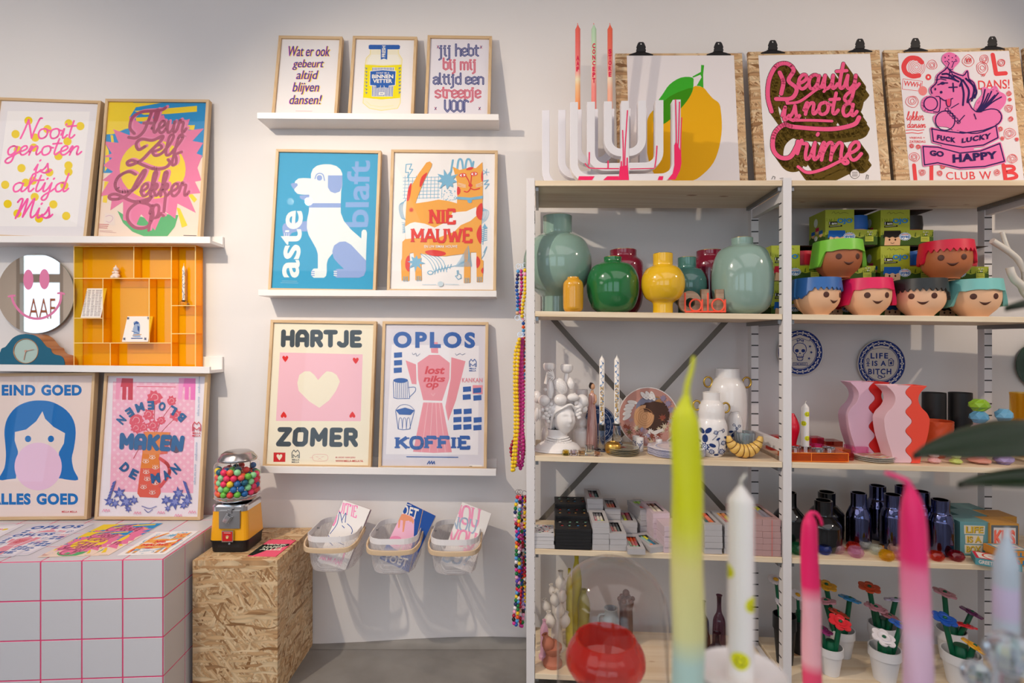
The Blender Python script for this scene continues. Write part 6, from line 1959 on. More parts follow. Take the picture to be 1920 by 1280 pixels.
 a.line([(1395,245),(1408,215),(1392,200)],5,n);a.line([(1425,245),(1440,205),(1460,200)],5,n)
 for k in range(8):
  a.oval(1380+(k%4)*24,178+(k//4)*26-(k%2)*12,4,4,n)
 a.line([(1405,315),(1412,255),(1440,315)],6,n)
 for k in range(3):
  a.line([(1408,300-18*k),(1432,292-18*k)],5,n)
 mane=[[(1500,330),(1540,400),(1530,480)],[(1520,320),(1575,380),(1560,470)],[(1490,350),(1505,420),(1500,500)],[(1360,290),(1400,290),(1450,330)],[(1350,310),(1420,320),(1470,340)],[(1440,300),(1490,330),(1480,370)],[(1540,330),(1590,400),(1580,450)]]
 for q in mane:
  a.line(q,13,n,4)
 for k in range(6):
  a.line([(1592+k*6,545),(1630+k*14,480),(1650+k*22,395+(k%2)*20+k*6)],9,n,4)
 a.line([(1330,362),(1360,350),(1395,350)],9,n);a.oval(1362,352,16,10,n);a.line([(1318,328),(1350,322),(1385,330)],6,n)
 a.line([(1405,380),(1460,378)],9,n);a.line([(1432,352),(1436,408)],9,n)
 a.oval(1312,392,6,9,n);a.oval(1352,413,9,9,n)
 a.line([(1345,450),(1380,470),(1430,455)],7,n,3);a.poly([(1385,465),(1418,458),(1415,500),(1400,512),(1388,495)],'#ea4b7a',2);a.line([(1385,465),(1388,495),(1400,512),(1415,500),(1418,458)],6,n,3)
 for k in range(6):
  a.ring(1390+k*16,530+k*17,9,13,n,14)
 a.line([(1420,520),(1470,490)],6,n);a.line([(1465,620),(1510,570)],6,n);a.line([(1588,595),(1575,560)],6,n)
 a.text('FUCK',[(1325,700),(1450,722),(1448,756),(1322,735)],n,0.045,space=1.15);a.text('LUCKY',[(1492,726),(1690,688),(1686,728),(1490,758)],n,0.045,space=1.15)
 a.text('GO',[(1275,805),(1370,815),(1368,852),(1275,842)],n,0.045);a.text('HAPPY',[(1428,835),(1728,812),(1735,862),(1430,892)],n,0.045,space=1.1)
bp1=top_board('strand board holding the lemon print behind the candle holders',R1(617,317),R1(1510,315))
top_print('clipped print of a big yellow lemon with a green leaf',bp1,R1,(697,318),(1443,318),(1475,1195),(690,1195),'#ebe4e6',fn_lemon)
clip('black clip on the lemon print board, the one over the candle holders',bp1,798,330,R1);clip('black clip on the lemon print board, the one beside the lettering print',bp1,1345,330,R1)
bp2=top_board('strand board holding the pink lettering print',R2(45,155),R2(938,141))
top_print('clipped print with thick pink brush lettering and olive shadow',bp2,R2,(115,160),(868,158),(932,1000),(148,1000),'#ece7e8',fn_beauty)
clip('black clip on the pink lettering board, the one beside the lemon print',bp2,215,170,R2);clip('black clip on the pink lettering board, the one beside the unicorn print',bp2,808,165,R2)
bp3=top_board('strand board holding the pink unicorn print',R2(970,146),R2(1885,126))
top_print('clipped print of a pink unicorn among small red drawings',bp3,R2,(1063,145),(1813,131),(1912,998),(1135,1000),'#ece6ec',fn_unicorn)
clip('black clip on the unicorn board, the one beside the lettering print',bp3,1185,160,R2);clip('black clip on the unicorn board, the one at its outer corner',bp3,1708,150,R2)
top_board('strand board cut off at the edge beyond the unicorn print',(1919,97),(2160,90))
# ------------------------------------------------------------------ upper shelf, first bay: glossy vases
def enamel(h):
 return col(h,0.12,coat=0.6,name='glazed_'+h.strip('#'))
SAGE,OCH,GRN,BURG,YLW,TEALV,GREY=enamel('#829f94'),enamel('#d69a24'),enamel('#1f6a37'),enamel('#7c1730'),enamel('#e6b51f'),enamel('#46776f'),enamel('#8aa59b')
VG='glazed vases on the upper shelf'
vase('glazed_vase','large sage green round vase with wide neck and foot, against the post','vase','s1',374,0.158,[(104,720),(103,625),(112,606),(172,560),(212,495),(228,405),(220,330),(182,252),(122,214),(98,204),(96,192),(97,95)],R3,SAGE,VG,lip=GOLD)
vase('glazed_vase','small ochre bottle vase at the front of the shelf','vase','s1',479,0.030,[(50,718),(62,706),(67,680),(68,560),(61,525),(42,508),(38,497)],R3,OCH,VG)
vase('glazed_vase','bottle green round vase with a short neck','vase','s1',742,0.078,[(88,720),(138,690),(168,625),(175,555),(166,480),(130,420),(80,398),(61,391),(60,366)],R3,GRN,VG,lip=GOLD)
vase('glazed_vase','burgundy vase half hidden behind the bottle green one','vase','s1',812,0.238,[(80,720),(122,655),(136,560),(136,440),(128,385),(96,358),(90,350),(90,320)],R3,BURG,VG,lip=GOLD)
vase('glazed_vase','bright yellow round vase with tall neck and foot','vase','s1',1077,0.040,[(68,725),(67,672),(76,655),(115,630),(142,580),(148,535),(140,485),(112,440),(76,419),(67,410),(67,343)],R3,YLW,VG,lip=GOLD)
vase('glazed_vase','dark teal round vase behind the yellow one','vase','s1',1238,0.155,[(62,722),(62,672),(72,655),(104,632),(127,585),(134,540),(127,490),(104,448),(70,432),(63,424),(63,369)],R3,TEALV,VG,lip=GOLD)
vase('glazed_vase','burgundy vase half hidden behind the big grey green one','vase','s1',1388,0.262,[(74,720),(110,655),(119,560),(120,440),(116,385),(98,362),(90,354),(90,324)],R3,BURG,VG,lip=GOLD)
vase('glazed_vase','big grey green melon vase with a short neck next to the right-hand post','vase','s1',1605,0.103,[(108,735),(168,700),(203,625),(212,510),(202,405),(166,322),(112,290),(78,280),(74,274),(74,240)],R3,GREY,VG,lip=GOLD)
# letter ornament
p=base('s1',R3(1345,0)[0],0.03,0.06)
ls=thing('letter_ornament','neon orange letters mounted in front of brown acrylic block letters','ornament',p)
def l3(x,y,w=0.035):
 q=sh(R3(x,y)[0],w)
 return((q-Vector((p.x,p.y,0))).dot(SU),zpx(R3(x,y)[1],q)-p.z)
mb=MB()
cx_,cy_=1262,652
ring=[l3(cx_+76*math.cos(2*PI*i/28),cy_+76*math.sin(2*PI*i/28))for i in range(28)]
hol=[l3(cx_+2+32*math.cos(2*PI*i/28),cy_+4+32*math.sin(2*PI*i/28))for i in range(28)]
off=min(b for a_,b in ring)
O_=p+SW*0.012
vs=[];fs=[]
for q,hh in((ring,0),(hol,0),(ring,0.016),(hol,0.016)):
 vs+=[O_+SU*a_+Vector((0,0,b-off))+SW*hh for a_,b in q]
for i in range(28):
 j=(i+1)%28
 fs+=[(i,28+i,28+j,j),(56+i,56+j,84+j,84+i),(i,j,56+j,56+i),(28+i,84+i,84+j,28+j)]
mb.add(vs,fs)
dl=lambda pts:[(a_,max(0.0,b-0.0))for a_,b in(l3(*q)for q in pts)]
mb.prism(dl([(1338,575),(1390,575),(1390,640),(1436,640),(1436,575),(1490,575),(1490,726),(1338,726)]),-0.016,O=O_,ux=SU,uy=(0,0,1),un=-SW)
LETB=mat_wood('wood_reflecting_acrylic','#8a6a50','#b59a80',axis=0,scale=1,knots=False)  # brownish acrylic; the wood reflected in it is put into the colour
mb.build('block_letters',LETB,ls,bevel=0.0008)
NEO=col('#f4573c',0.35,name='neon_orange_acrylic')
mb=MB()
def n3(x,y):
 a_,b=l3(x,y)
 return p+SU*a_+Vector((0,0,max(0.003,b)))-SW*0.004
for x in(1220,1372):
 mb.tube([n3(x,602),n3(x,722)],0.003,10)
for cx_,r_ in((1290,39),(1440,41)):
 mb.tube([n3(cx_+r_*math.cos(2*PI*i/30),684+r_*math.sin(2*PI*i/30))for i in range(30)],0.003,10,closed=True)
 mb.tube([n3(cx_+r_+5,645),n3(cx_+r_+5,722)],0.003,10)
mb.tube([n3(1220,727),n3(1490,727)],0.003,10)
mb.build('neon_letters',NEO,ls)
# ------------------------------------------------------------------ upper shelf, second bay: boxes and toy head planters
BW,BH,BDp=0.180,0.1262,0.115
def fn_box_front(a,hairc):
# drawn in metres on the front panel (0..BW, 0..BH)
 y,g,b,w,k='#a6b22c','#3f5a22','#2f7fc0','#eef0ea','#1c1d18'
 a.poly([(0,0),(BW,0),(BW,0.028),(0.15,0.034),(0.12,0.026),(0.085,0.036),(0.05,0.03),(0.02,0.04),(0,0.036)],g)
 rnd=random.Random(4)
 a.up()
 for i in range(30):
  x=rnd.uniform(0.0,0.1);a.line([(x,0.085),(x+rnd.uniform(-0.004,0.004),0.085+rnd.uniform(0.006,0.014))],0.0012,'#75861f',up=False,caps=False)
 for i in range(34):
  x=rnd.uniform(0,BW);a.line([(x,0.03),(x+rnd.uniform(-0.005,0.005),0.035+rnd.uniform(0,0.014))],0.0014,g,up=False,caps=False)
 a.line([(0.022,0.113),(0.03,0.119),(0.035,0.112),(0.045,0.117),(0.05,0.112),(0.065,0.116),(0.08,0.112)],0.0009,k,4)
 a.poly([(0.012,0.072),(0.042,0.072),(0.042,0.084),(0.012,0.084)],k)
 a.text('I am',(0.014,0.0825,0.04,0.0735),w,0.02)
 a.text('OJO',(0.041,0.095,0.094,0.0735),b,0.045)
 a.poly([(0.012,0.063),(0.058,0.066),(0.058,0.071),(0.012,0.069)],k)
 a.line([(0.016,0.0665),(0.052,0.0685)],0.0014,'#c5c9a8')
 # printed pot with face, cut off low
 a.poly([(0.012,0.0),(0.015,0.03),(0.068,0.03),(0.066,0.0)],'#e3b58c')
 a.poly([(0.008,0.024),(0.012,0.052),(0.068,0.052),(0.074,0.024),(0.062,0.031),(0.05,0.026),(0.04,0.031),(0.03,0.026),(0.018,0.031)],hairc)
 a.oval(0.03,0.02,0.0032,0.004,'#4a2a1e',n=12);a.oval(0.05,0.02,0.0032,0.004,'#4a2a1e',n=12)
 a.line([(0.034,0.009),(0.04,0.006),(0.046,0.009)],0.0018,'#4a2a1e')
 pts=[]
 for i in range(36):
  r=1.0 if i%2 else 0.82
  pts.append((0.083+0.022*r*math.cos(2*PI*i/36),0.031+0.0155*r*math.sin(2*PI*i/36)))
 a.poly(pts,w)
 pts=[(0.083+(x-0.083)*0.9,0.031+(y_-0.031)*0.9)for x,y_ in pts]
 a.poly(pts,'#3f8fcf');a.poly([(0.083+(x-0.083)*0.86,0.031+(y_-0.031)*0.86)for x,y_ in pts],w)
 a.text('eyes',(0.069,0.034,0.098,0.0215),'#2f6fb5',0.03);a.line([(0.072,0.0375),(0.094,0.038)],0.002,'#d0405a')
 a.text('6 pc',(0.145,0.049,0.163,0.042),w,0.0);a.text('4+',(0.150,0.040,0.160,0.034),w,0.01)
 a.poly([(0.137,0.012),(0.166,0.012),(0.166,0.03),(0.137,0.03)],'#b8bf4a');a.line([(0.14,0.018),(0.162,0.018)],0.0012,k);a.line([(0.14,0.024),(0.16,0.024)],0.0012,k)
def toy_box(label,p,hairc,skinc):
 root=thing('toy_box',label,'box',p,'lime printed toy boxes on the shelf')
 root.rotation_euler=(0,0,-SA)
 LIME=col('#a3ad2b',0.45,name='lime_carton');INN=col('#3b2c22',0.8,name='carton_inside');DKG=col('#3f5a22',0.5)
 t=0.0015;xw=0.1;hw=0.0535
 def add(mb,name,mats):
  o=mb.build(name,mats);o.parent=root;return o
 mb=MB()
 mb.box((0,0,0),(xw,t,BH),0);mb.box((xw,0,0),(BW,t,hw),0)
 mb.box((0,t,0),(t,BDp,BH),0)
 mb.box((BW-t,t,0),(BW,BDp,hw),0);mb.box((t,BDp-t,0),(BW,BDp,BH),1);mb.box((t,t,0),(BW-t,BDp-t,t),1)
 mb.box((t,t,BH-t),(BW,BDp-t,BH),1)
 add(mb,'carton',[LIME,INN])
 a=Art(Pl((0,-0.0001,0),(1,0,0),(0,0,1),BW,BH));fn_box_front(a,hairc)
 # mask: nothing of the print lies above the step on the window side
 o=a.build('box_print');o.parent=root;o.location=(0,0,0)
 me=o.data
 for v in me.vertices:
  v.co+=ORG[o.name]
 o2=Art(Pl((-0.0001,BDp,0),(0,-1,0),(0,0,1),BDp,BH))
 o2.poly([(0,0),(BDp,0),(BDp,0.03),(0.08,0.04),(0.05,0.03),(0.02,0.045),(0,0.035)],'#3f5a22')
 for(x,y_,c_)in((0.03,0.05,hairc),(0.06,0.06,'#c9305a'),(0.085,0.045,'#2f6fb5')):
  o2.oval(x,y_,0.012,0.011,'#e3b58c',n=14);o2.poly([(x-0.013,y_),(x-0.012,y_+0.013),(x+0.012,y_+0.013),(x+0.013,y_)],c_)
 o2.oval(0.05,0.092,0.014,0.016,'#dfe6d8',n=16);o2.oval(0.05,0.035,0.012,0.009,'#eef0ea',n=16)
 b_=o2.build('side_print');b_.parent=root;b_.location=(0,0,0)
 for v in b_.data.vertices:
  v.co+=ORG[b_.name]
 mb=MB();c=(0.128,0.058,t)
 mb.lathe([(0,0),(0.028,0),(0.03,0.006),(0.044,0.03),(0.0455,0.055),(0.044,0.06)],20,c=c,mat=0)
 mb.lathe([(0.0462,0.058),(0.048,0.075),(0.0455,0.108),(0,0.108)],20,c=c,mat=1)
 mb.ball((0.106,0.0225,t+0.064-0.012),0.006,10,8,mat=2)
 add(mb,'packed_head',[col(skinc,0.5),col(hairc,0.45),col('#4a2a1e',0.4)])
 return root
HB,HR,HK='#1f5fb0','#c92038','#25211f'
cols_px={0:R4(25,0)[0],1:R4(415,0)[0],2:R4(845,0)[0],3:R4(1256,0)[0]}
wB=0.172
spots=[(0,0,HB,'#a9643f','toy box at the bottom of the pile behind the post'),(1,0,HR,'#a9643f','toy box at the bottom of the pile behind the pink haired head'),(2,0,HB,'#e3b58c','toy box at the bottom of the pile behind the black haired head'),(3,0,HK,'#a9643f','toy box at the bottom of the pile behind the mint haired head'),(0,1,HR,'#a9643f','toy box in the middle row with a red haired head showing beside the post'),(1,1,HK,'#a9643f','toy box in the middle row behind the lime haired head'),(2,1,HB,'#a9643f','toy box in the middle row showing its front between the upper heads'),(3,1,HR,'#a9643f','toy box in the middle row behind the red haired head'),(1,2,HB,'#e3b58c','topmost toy box with a blue haired head in its window'),(2,2,HK,'#a9643f','topmost toy box with a black haired head in its window')]
for cidx,row,hc,sc_,lb in spots:
 px=cols_px[cidx]+(R4(15,0)[0]-R4(0,0)[0]if(row==2 and cidx==1)else 0)
 q=base('s1',px,wB)
 zmax=max(ZL['s1']-TILT*uof(q),ZL['s1']-TILT*(uof(q)+BW))
 q.z=zmax+0.0006+row*(BH+0.0024)
 toy_box('lime '+lb,q,hc,sc_)
def jag(kind,ph):
 """height of the hair's lower edge at angle ph (radians) from the face"""
 d=abs(math.degrees(ph))
 tri=abs(((ph*14/PI)%1.0)-0.5)*2
 if kind=='bob':
  if d<52:
   return 0.0865+0.003*abs(math.sin(ph*4.5))-0.004*(d/52)
  if d<72:
   t=(d-52)/20;t=t*t*(3-2*t)
   return 0.0855*(1-t)+0.036*t
  return 0.036+0.0015*math.sin(ph*9)
 if kind=='long':
  if d<58:
   return 0.084+0.012*tri
  if d<66:
   t=(d-58)/8
   return 0.086*(1-t)+0.052*t
  return 0.050+0.007*tri
 if d<55:
  return 0.080+0.012*tri
 if d<75:
  t=(d-55)/20
  return(0.082*(1-t)+0.060*t)+0.008*tri
 return 0.054+0.008*tri
def toy_head(label,px,w,z,psi,kind,hairc,skinc):
 p=base('s1',px,w,0.038)
 if z is not None:
  p.z=z
 root=thing('head_planter',label,'planter',p,'toy head planters on the shelf')
 SK,HA,BR_=col(skinc,0.5,name='plastic_skin_'+skinc.strip('#')),col(hairc,0.42,name='plastic_hair_'+hairc.strip('#')),col('#4e2416',0.5)
 mb=MB();n=72
 pr=smooth_prof([(0.037,0),(0.038,0.004),(0.045,0.012),(0.060,0.028),(0.0685,0.046),(0.0715,0.066),(0.0715,0.09),(0.0705,0.104)],4)
 pr[0]=(pr[0][0],0.0)
 mb.lathe([(0,0)]+pr+[(0,0.1045)],n)
 o=mb.build('head',SK);o.parent=root
 m=216
 rows=7
 vs=[];fs=[]
 ztop=0.1245
 for j in range(rows):
  t=j/(rows-1)
  for k in range(m):
   ph=-PI+2*PI*k/m
   lo=jag(kind,ph)
   zz=ztop+(lo-ztop)*t
   fl=0.0735+0.0065*min(1,(ztop-zz)/0.05)+(0.005*max(0,(0.075-zz)/0.04)if kind=='bob' else 0)
   rib=0.0006*math.sin(ph*13)*t if kind=='bob' else 0
   r=fl+rib
   vs.append((r*math.sin(ph),-r*math.cos(ph),zz))
 for j in range(rows-1):
  for k in range(m):
   k2=(k+1)%m
   fs.append((j*m+k,(j+1)*m+k,(j+1)*m+k2,j*m+k2))
   # rim and hollow inside
 b0=len(vs)
 for r,zz in((0.0675,ztop),(0.0675,0.106)):
  for k in range(m):
   ph=-PI+2*PI*k/m
   vs.append((r*math.sin(ph),-r*math.cos(ph),zz))
 for k in range(m):
  k2=(k+1)%m
  fs.append((b0+k,k,k2,b0+k2));fs.append((b0+m+k,b0+k,b0+k2,b0+m+k2))
  # inner face of the fringe
 b1=len(vs)
 for k in range(m):
  ph=-PI+2*PI*k/m
  lo=jag(kind,ph)
  vs.append((0.0718*math.sin(ph),-0.0718*math.cos(ph),lo));
 for k in range(m):
  ph=-PI+2*PI*k/m
  vs.append((0.0718*math.sin(ph),-0.0718*math.cos(ph),0.1))
 L=(rows-1)*m
 for k in range(m):
  k2=(k+1)%m
  fs.append((L+k,b1+k,b1+k2,L+k2));fs.append((b1+k,b1+m+k,b1+m+k2,b1+k2))
 mb=MB();mb.add(vs,fs,0,True);o=mb.build('hair',HA,angle=50);o.parent=root
 def rz(z_):
  return float(np.interp(z_,[q[1]for q in pr],[q[0]for q in pr]))
 for sgn in(-1,1):
  ph=sgn*math.radians(25);zz=0.066;r=rz(zz)
  mb=MB();mb.M=Matrix.Translation((r*math.sin(ph),-r*math.cos(ph),zz))@Matrix.Rotation(ph,4,'Z')@Matrix.Diagonal((0.0092,0.0012,0.0098,1))
  mb.ball((0,0,0),1.0,24,12);o=mb.build('eye',BR_);o.parent=root
 mb=MB();vs=[];n2=14
 for i in range(n2+1):
  t=-1+2*i/n2
  ph=math.radians(13.5)*t
  zu=0.0455+0.004*t*t;zl=0.0375+0.0118*t*t
  for zz in(zu,min(zl,zu)):
   r=rz(zz)+0.0006
   vs.append((r*math.sin(ph),-r*math.cos(ph),zz))
 mb.add(vs,[(2*i,2*i+1,2*i+3,2*i+2)for i in range(n2)],0,True)
 o=mb.build('mouth',BR_,solid=0.0006);o.parent=root
 root.rotation_euler=(0,0,math.radians(psi))
 return p
LT,DKS='#eab992','#a9623c'
p1=toy_head('toy head planter with short blue hair, pale face turned away',R4(362,0)[0],0.083,None,19,'jag','#2c67ad',LT)
p2=toy_head('toy head planter with hot pink bob and pale face',R4(738,0)[0],0.083,None,-6.6,'bob','#e8185c',LT)
p3=toy_head('toy head planter with short black hair and pale face',R4(1140,0)[0],0.083,None,-31,'jag','#262b2e','#efbf9a')
p4=toy_head('toy head planter with mint bob and pale face',R4(1545,0)[0],0.083,None,-17,'bob','#7cc4bf',LT)
toy_head('toy head planter with lime green bob and brown face, on top of two others',R4(520,0)[0],0.083,p1.z+0.1256,-3,'bob','#7cc83e',DKS)
toy_head('toy head planter with long crimson hair and brown face, on top of two others',R4(1335,0)[0],0.083,p3.z+0.1256,-24.5,'long','#d8163c','#b56a40')
# white coral branch
q=base('s1',1932,0.06,0.015)
root=thing('coral_branch','white ceramic coral branch ornament at the end of the shelf','ornament',q)
CORW=col('#d9d2c8',0.45,name='matt_white_ceramic')
k_=lambda x,y,w=0.06:(lambda s:Vector((s.x,s.y,zpx(R4(x,y)[1],s))))(sh(R4(x,y)[0],w))
mb=MB();mb.tube(catmull([q+Vector((0,0,0.013)),q+Vector((0.004,0,0.05)),k_(1925,830),k_(1900,780,0.05),k_(1850,735,0.045),k_(1825,690,0.04),k_(1812,645,0.04)],6),[0.012]*25+[0.011]*12,14)
mb.build('branch',CORW,root)
mb=MB();mb.tube(catmull([k_(1930,800),k_(1925,680),k_(1880,595,0.06),k_(1830,545,0.055),k_(1760,495,0.05),k_(1680,445,0.045)],6),0.0095,14)
mb.build('branch',CORW,root)
mb=MB();mb.tube(catmull([k_(1812,530,0.055),k_(1785,470,0.05),k_(1768,420,0.05),k_(1755,378,0.05)],6),0.0062,14)
mb.build('branch',CORW,root)
# ------------------------------------------------------------------ middle shelf, first bay
ZA=zoom(1000,650,5.567);ZB=zoom(1200,660,5.818);ZC=zoom(1430,690,6.736);ZD=zoom(1670,690,6.096)
CER=col('#e9e4e2',0.16,coat=0.4,name='white_glazed_ceramic')
# head shaped vase -------------------------------------------------
hb=base('s2',ZA(255,0)[0],0.095,0.08)
kz=mpp(hb)/5.567
hv=thing('head_vase','white ceramic vase of a woman with fruit piled on her head','vase',hb)
def hp_(x,y,d=0.0):
 """point of the sculpture: drawing position, d metres towards the viewer"""
 return hb+Vector(((x-255)*kz,-d,(1092-y)*kz))
mb=MB()
pr=[(0.0,0.0),(0.082,0.0),(0.083,0.004),(0.079,0.012),(0.066,0.024),(0.046,0.034),(0.037,0.042),(0.034,0.055),(0.035,0.075)]
mb.M=Matrix.Translation(hb)@Matrix.Diagonal((1.0,0.72,1,1));mb.lathe(smooth_prof(pr,4),40);mb.build('bust',CER,hv)
# head with a face turned a little to one side
mb=MB()
yaw=math.radians(24)
c=hp_(318,755,0.004)
M0=Matrix.Translation(c)@Matrix.Rotation(yaw,4,'Z')
nu,nv=40,32
vs=[];fs=[]
for j in range(nv+1):
 th=PI*j/nv
 for i in range(nu):
  ph=2*PI*i/nu
  x,y,z=math.sin(th)*math.sin(ph),-math.sin(th)*math.cos(ph),-math.cos(th)
  rx,ry,rz=0.040,0.046,0.058
  if z<0:
   rx*=1-0.22*(-z)**2
   ry*=1-0.10*(-z)**2
  px_,py_,pz_=x*rx,y*ry,z*rz
  if y<0:
   g=lambda cx,cz,sx,sz:math.exp(-((px_-cx)/sx)**2-((pz_-cz)/sz)**2)
   n_=0.0115*g(0,-0.006,0.0045,0.007)+0.007*g(0,0.008,0.004,0.013)
   n_-=0.006*g(-0.016,0.009,0.009,0.006)+0.006*g(0.016,0.009,0.009,0.006)
   n_+=0.0035*g(-0.016,0.007,0.007,0.0045)+0.0035*g(0.016,0.007,0.007,0.0045)
   n_+=0.0022*g(-0.016,0.018,0.011,0.003)+0.0022*g(0.016,0.018,0.011,0.003)
   n_+=0.0045*g(0,-0.0225,0.009,0.0028)+0.0045*g(0,-0.029,0.008,0.003)-0.003*g(0,-0.0258,0.011,0.0014)
   n_+=0.004*g(0,-0.044,0.009,0.008)+0.002*g(-0.021,-0.012,0.01,0.012)+0.002*g(0.021,-0.012,0.01,0.012)
   py_-=n_
  vs.append(M0@Vector((px_,py_,pz_)))
for j in range(nv):
 for i in range(nu):
  i2=(i+1)%nu
  fs.append((j*nu+i,j*nu+i2,(j+1)*nu+i2,(j+1)*nu+i))
mb.add(vs,fs,0,True);mb.build('head',CER,hv,angle=180,sub=1)
mb=MB();mb.tube(catmull([hp_(180,860,0.012),hp_(185,760,0.028),hp_(215,690,0.036),hp_(290,640,0.045),hp_(372,602,0.045),hp_(420,650,0.034),hp_(440,720,0.018)],5),0.0045,10)
mb.ball(hp_(250,660,-0.002),0.047,24,16,sc=(1.15,0.9,0.75));mb.ball(hp_(190,770,-0.012),0.03,20,12,sc=(0.8,1,1.4))
mb.build('head_scarf',CER,hv)
FRU=[('apple',112,572,0.014,66,(1,0.9,0.95)),('peach',272,556,0.032,66,(1.05,0.9,0.92)),('lemon',402,530,0.036,52,(1.15,0.85,0.8)),('orange',505,575,0.012,68,(0.95,0.95,1.05)),('melon',45,540,-0.012,62,(0.8,0.9,1.1)),('fig',470,620,0.018,52,(0.9,0.9,1.1)),('apple',520,660,0.0,52,(0.9,0.9,1)),('quince',360,620,-0.02,90,(1.6,0.8,0.9))]
for nme,x,y,d,r,sc_ in FRU:
 MB().ball(hp_(x,y,d),r*kz,22,14,sc=sc_).build(nme,CER,hv)
for grp in(((183,603),(215,632),(172,640),(135,655),(205,672),(165,685),(128,700),(185,712),(150,722),(105,735),(140,750),(150,780),(92,665)),((437,590),(455,632),(430,640),(470,660),(448,672),(475,695),(455,712),(468,738))):
 mb=MB()
 for i,(x,y)in enumerate(grp):
  mb.ball(hp_(x,y,0.030-0.0006*i),24*kz,12,8)
 mb.build('grape_bunch',CER,hv)
for(x0,y0,x1,y1,w_)in((175,545,178,335,42),(40,640,30,790,30),(70,660,60,780,20),(390,450,378,330,40),(440,560,425,490,26),(120,470,130,440,22)):
 A,B=hp_(x0,y0,0.02),hp_(x1,y1,0.012)
 n_=8;MB().tube([A.lerp(B,t/n_)for t in range(n_+1)],[max(0.0006,w_*kz*math.sin(PI*(0.12+0.86*t/n_))**0.8)for t in range(n_+1)],12).build('leaf',CER,hv)
mb=MB();cp=hp_(278,420,0.022);mb.M=Matrix.Translation(cp)@Matrix.Rotation(-0.5,4,'Y')@Matrix.Diagonal((62*kz,58*kz,92*kz,1));mb.ball((0,0,0),1,24,16);mb.M=Matrix.Identity(4)
for s_ in(-1,1):
 for k in range(-4,5):
  pts=[]
  for t in range(9):
   v=-0.9+1.8*t/8
   a_=s_*v*1.1+k*0.42
   rr=math.sqrt(max(0,1-v*v))
   pts.append(Matrix.Translation(cp)@Matrix.Rotation(-0.5,4,'Y')@Vector((62*kz*rr*math.sin(a_),-58*kz*rr*math.cos(a_),92*kz*v)))
  mb.tube(pts,0.0007,5)
mb.build('pineapple',CER,hv)
mb=MB()
for k in range(9):
 a_=-1.5+k*0.36
 A=hp_(212,335,0.022);B=A+Vector((-0.028*math.cos(a_)*0.9-0.004,-0.006*math.cos(k),0.020*math.sin(a_)+0.012))
 mb.tube([A,A.lerp(B,0.5)+Vector((0,0,0.004)),B],[0.0028,0.0032,0.0004],7)
mb.build('pineapple_crown',CER,hv)
for(x,yt,yb_,xb,yb2,r0,nm)in((350,195,290,335,420,62,'cup'),(165,183,270,140,400,60,'cup')):
 A=hp_(x,yb_,0.0);H_=(yb_-yt)*kz
 mb=MB();mb.lathe([(0,0),(20*kz,0),(45*kz,0.004),(r0*kz,H_*0.45),(r0*kz,H_*0.85),(r0*0.8*kz,H_),(r0*0.55*kz,H_),(r0*0.5*kz,H_*0.6),(0,H_*0.5)],40,c=A,sq=lambda a_,z_:1+0.05*abs(math.sin(a_*6)))
 mb.tube([hp_(xb,yb2,-0.004),A+Vector((0,0,0.003))],[30*kz,20*kz],14)
 mb.build(nm,CER,hv)
for r_,zz,rad in((0,0.044,0.0365),(1,0.037,0.041),(2,0.030,0.047)):
 mb=MB()
 for k in range(20):
  a_=-PI*0.93+k*PI*0.86/19
  mb.ball(hb+Vector((rad*math.cos(a_),rad*0.78*math.sin(a_),zz+0.004*abs(math.cos(a_)))),0.0036,10,7)
 mb.build('necklace',CER,hv)
 # ribbed white candle stands behind the head
fl=lambda a_,z_:1+0.04*abs(math.sin(a_*7))if z_>0.045 else 1.0
vase('candle_stand','white stacked ribbed candle stand behind the head vase','candle holder','s2',505,0.185,[(86,1025),(90,1000),(90,880),(78,855),(50,838),(52,826),(66,800),(60,760),(44,742),(38,735),(50,700),(46,660),(34,640),(30,560),(36,530),(58,500),(60,448)],ZA,CER,'white candle stands behind the head vase',sq=fl)
vase('candle_stand','low white candle stand behind the shoulder of the head vase','candle holder','s2',128,0.20,[(50,1010),(52,930),(46,880),(30,850),(28,835)],ZA,CER,'white candle stands behind the head vase')
# plates standing at the back ---------------------------------------
def stand_plate(label,zx,zy,z,w,r_px,face,draw,tilt=0.10,cat='plate'):
 px,py=z(zx,zy)
 q=sh(px,w);q.z=zpx(py,q)
 r=r_px*mpp(q)*1.0
 view=(-SW*math.cos(tilt)+Vector((0,0,math.sin(tilt)))).normalized()
 uy=(Vector((0,0,1))-view*view.z).normalized()
 if cat=='plate':
  zb=ZL['s2']-TILT*uof(q)
  q=q+Vector((0,0,(zb+0.0012)-(q.z-r*uy.z)))
 root=thing('display_plate',label,'plate',q-uy*r)
 M=Matrix((SU.to_4d(),(-view).to_4d(),uy.to_4d(),(0,0,0,1))).transposed()
 M[0][3]=M[1][3]=M[2][3]=0
 ux=SU
 M=Matrix(((ux.x,uy.x,view.x,q.x),(ux.y,uy.y,view.y,q.y),(ux.z,uy.z,view.z,q.z),(0,0,0,1)))
 mb=MB();mb.M=M
 mb.lathe([(0,-0.004),(r*0.6,-0.004),(r,0.0025),(r*0.995,0.0042),(r*0.96,0.0035),(r*0.72,0.0),(0,0.0)],64)
 mb.build('plate_body',col(face,0.15,coat=0.4),root)
 pl=Pl(q-ux*r-uy*r+view*0.0003,ux,uy,2*r,2*r)
 a=Art(pl);a.cx0=r
 draw(a,r)
 o=a.build('plate_print',root)
 # follow the dish of the rim
 off=Vector(ORG[o.name])
 for v in o.data.vertices:
  d=v.co+off-q
  rr=math.hypot(d.dot(ux),d.dot(uy))/r
  v.co+=view*(max(0.0,(rr-0.70))/0.26*0.0038)
 return root
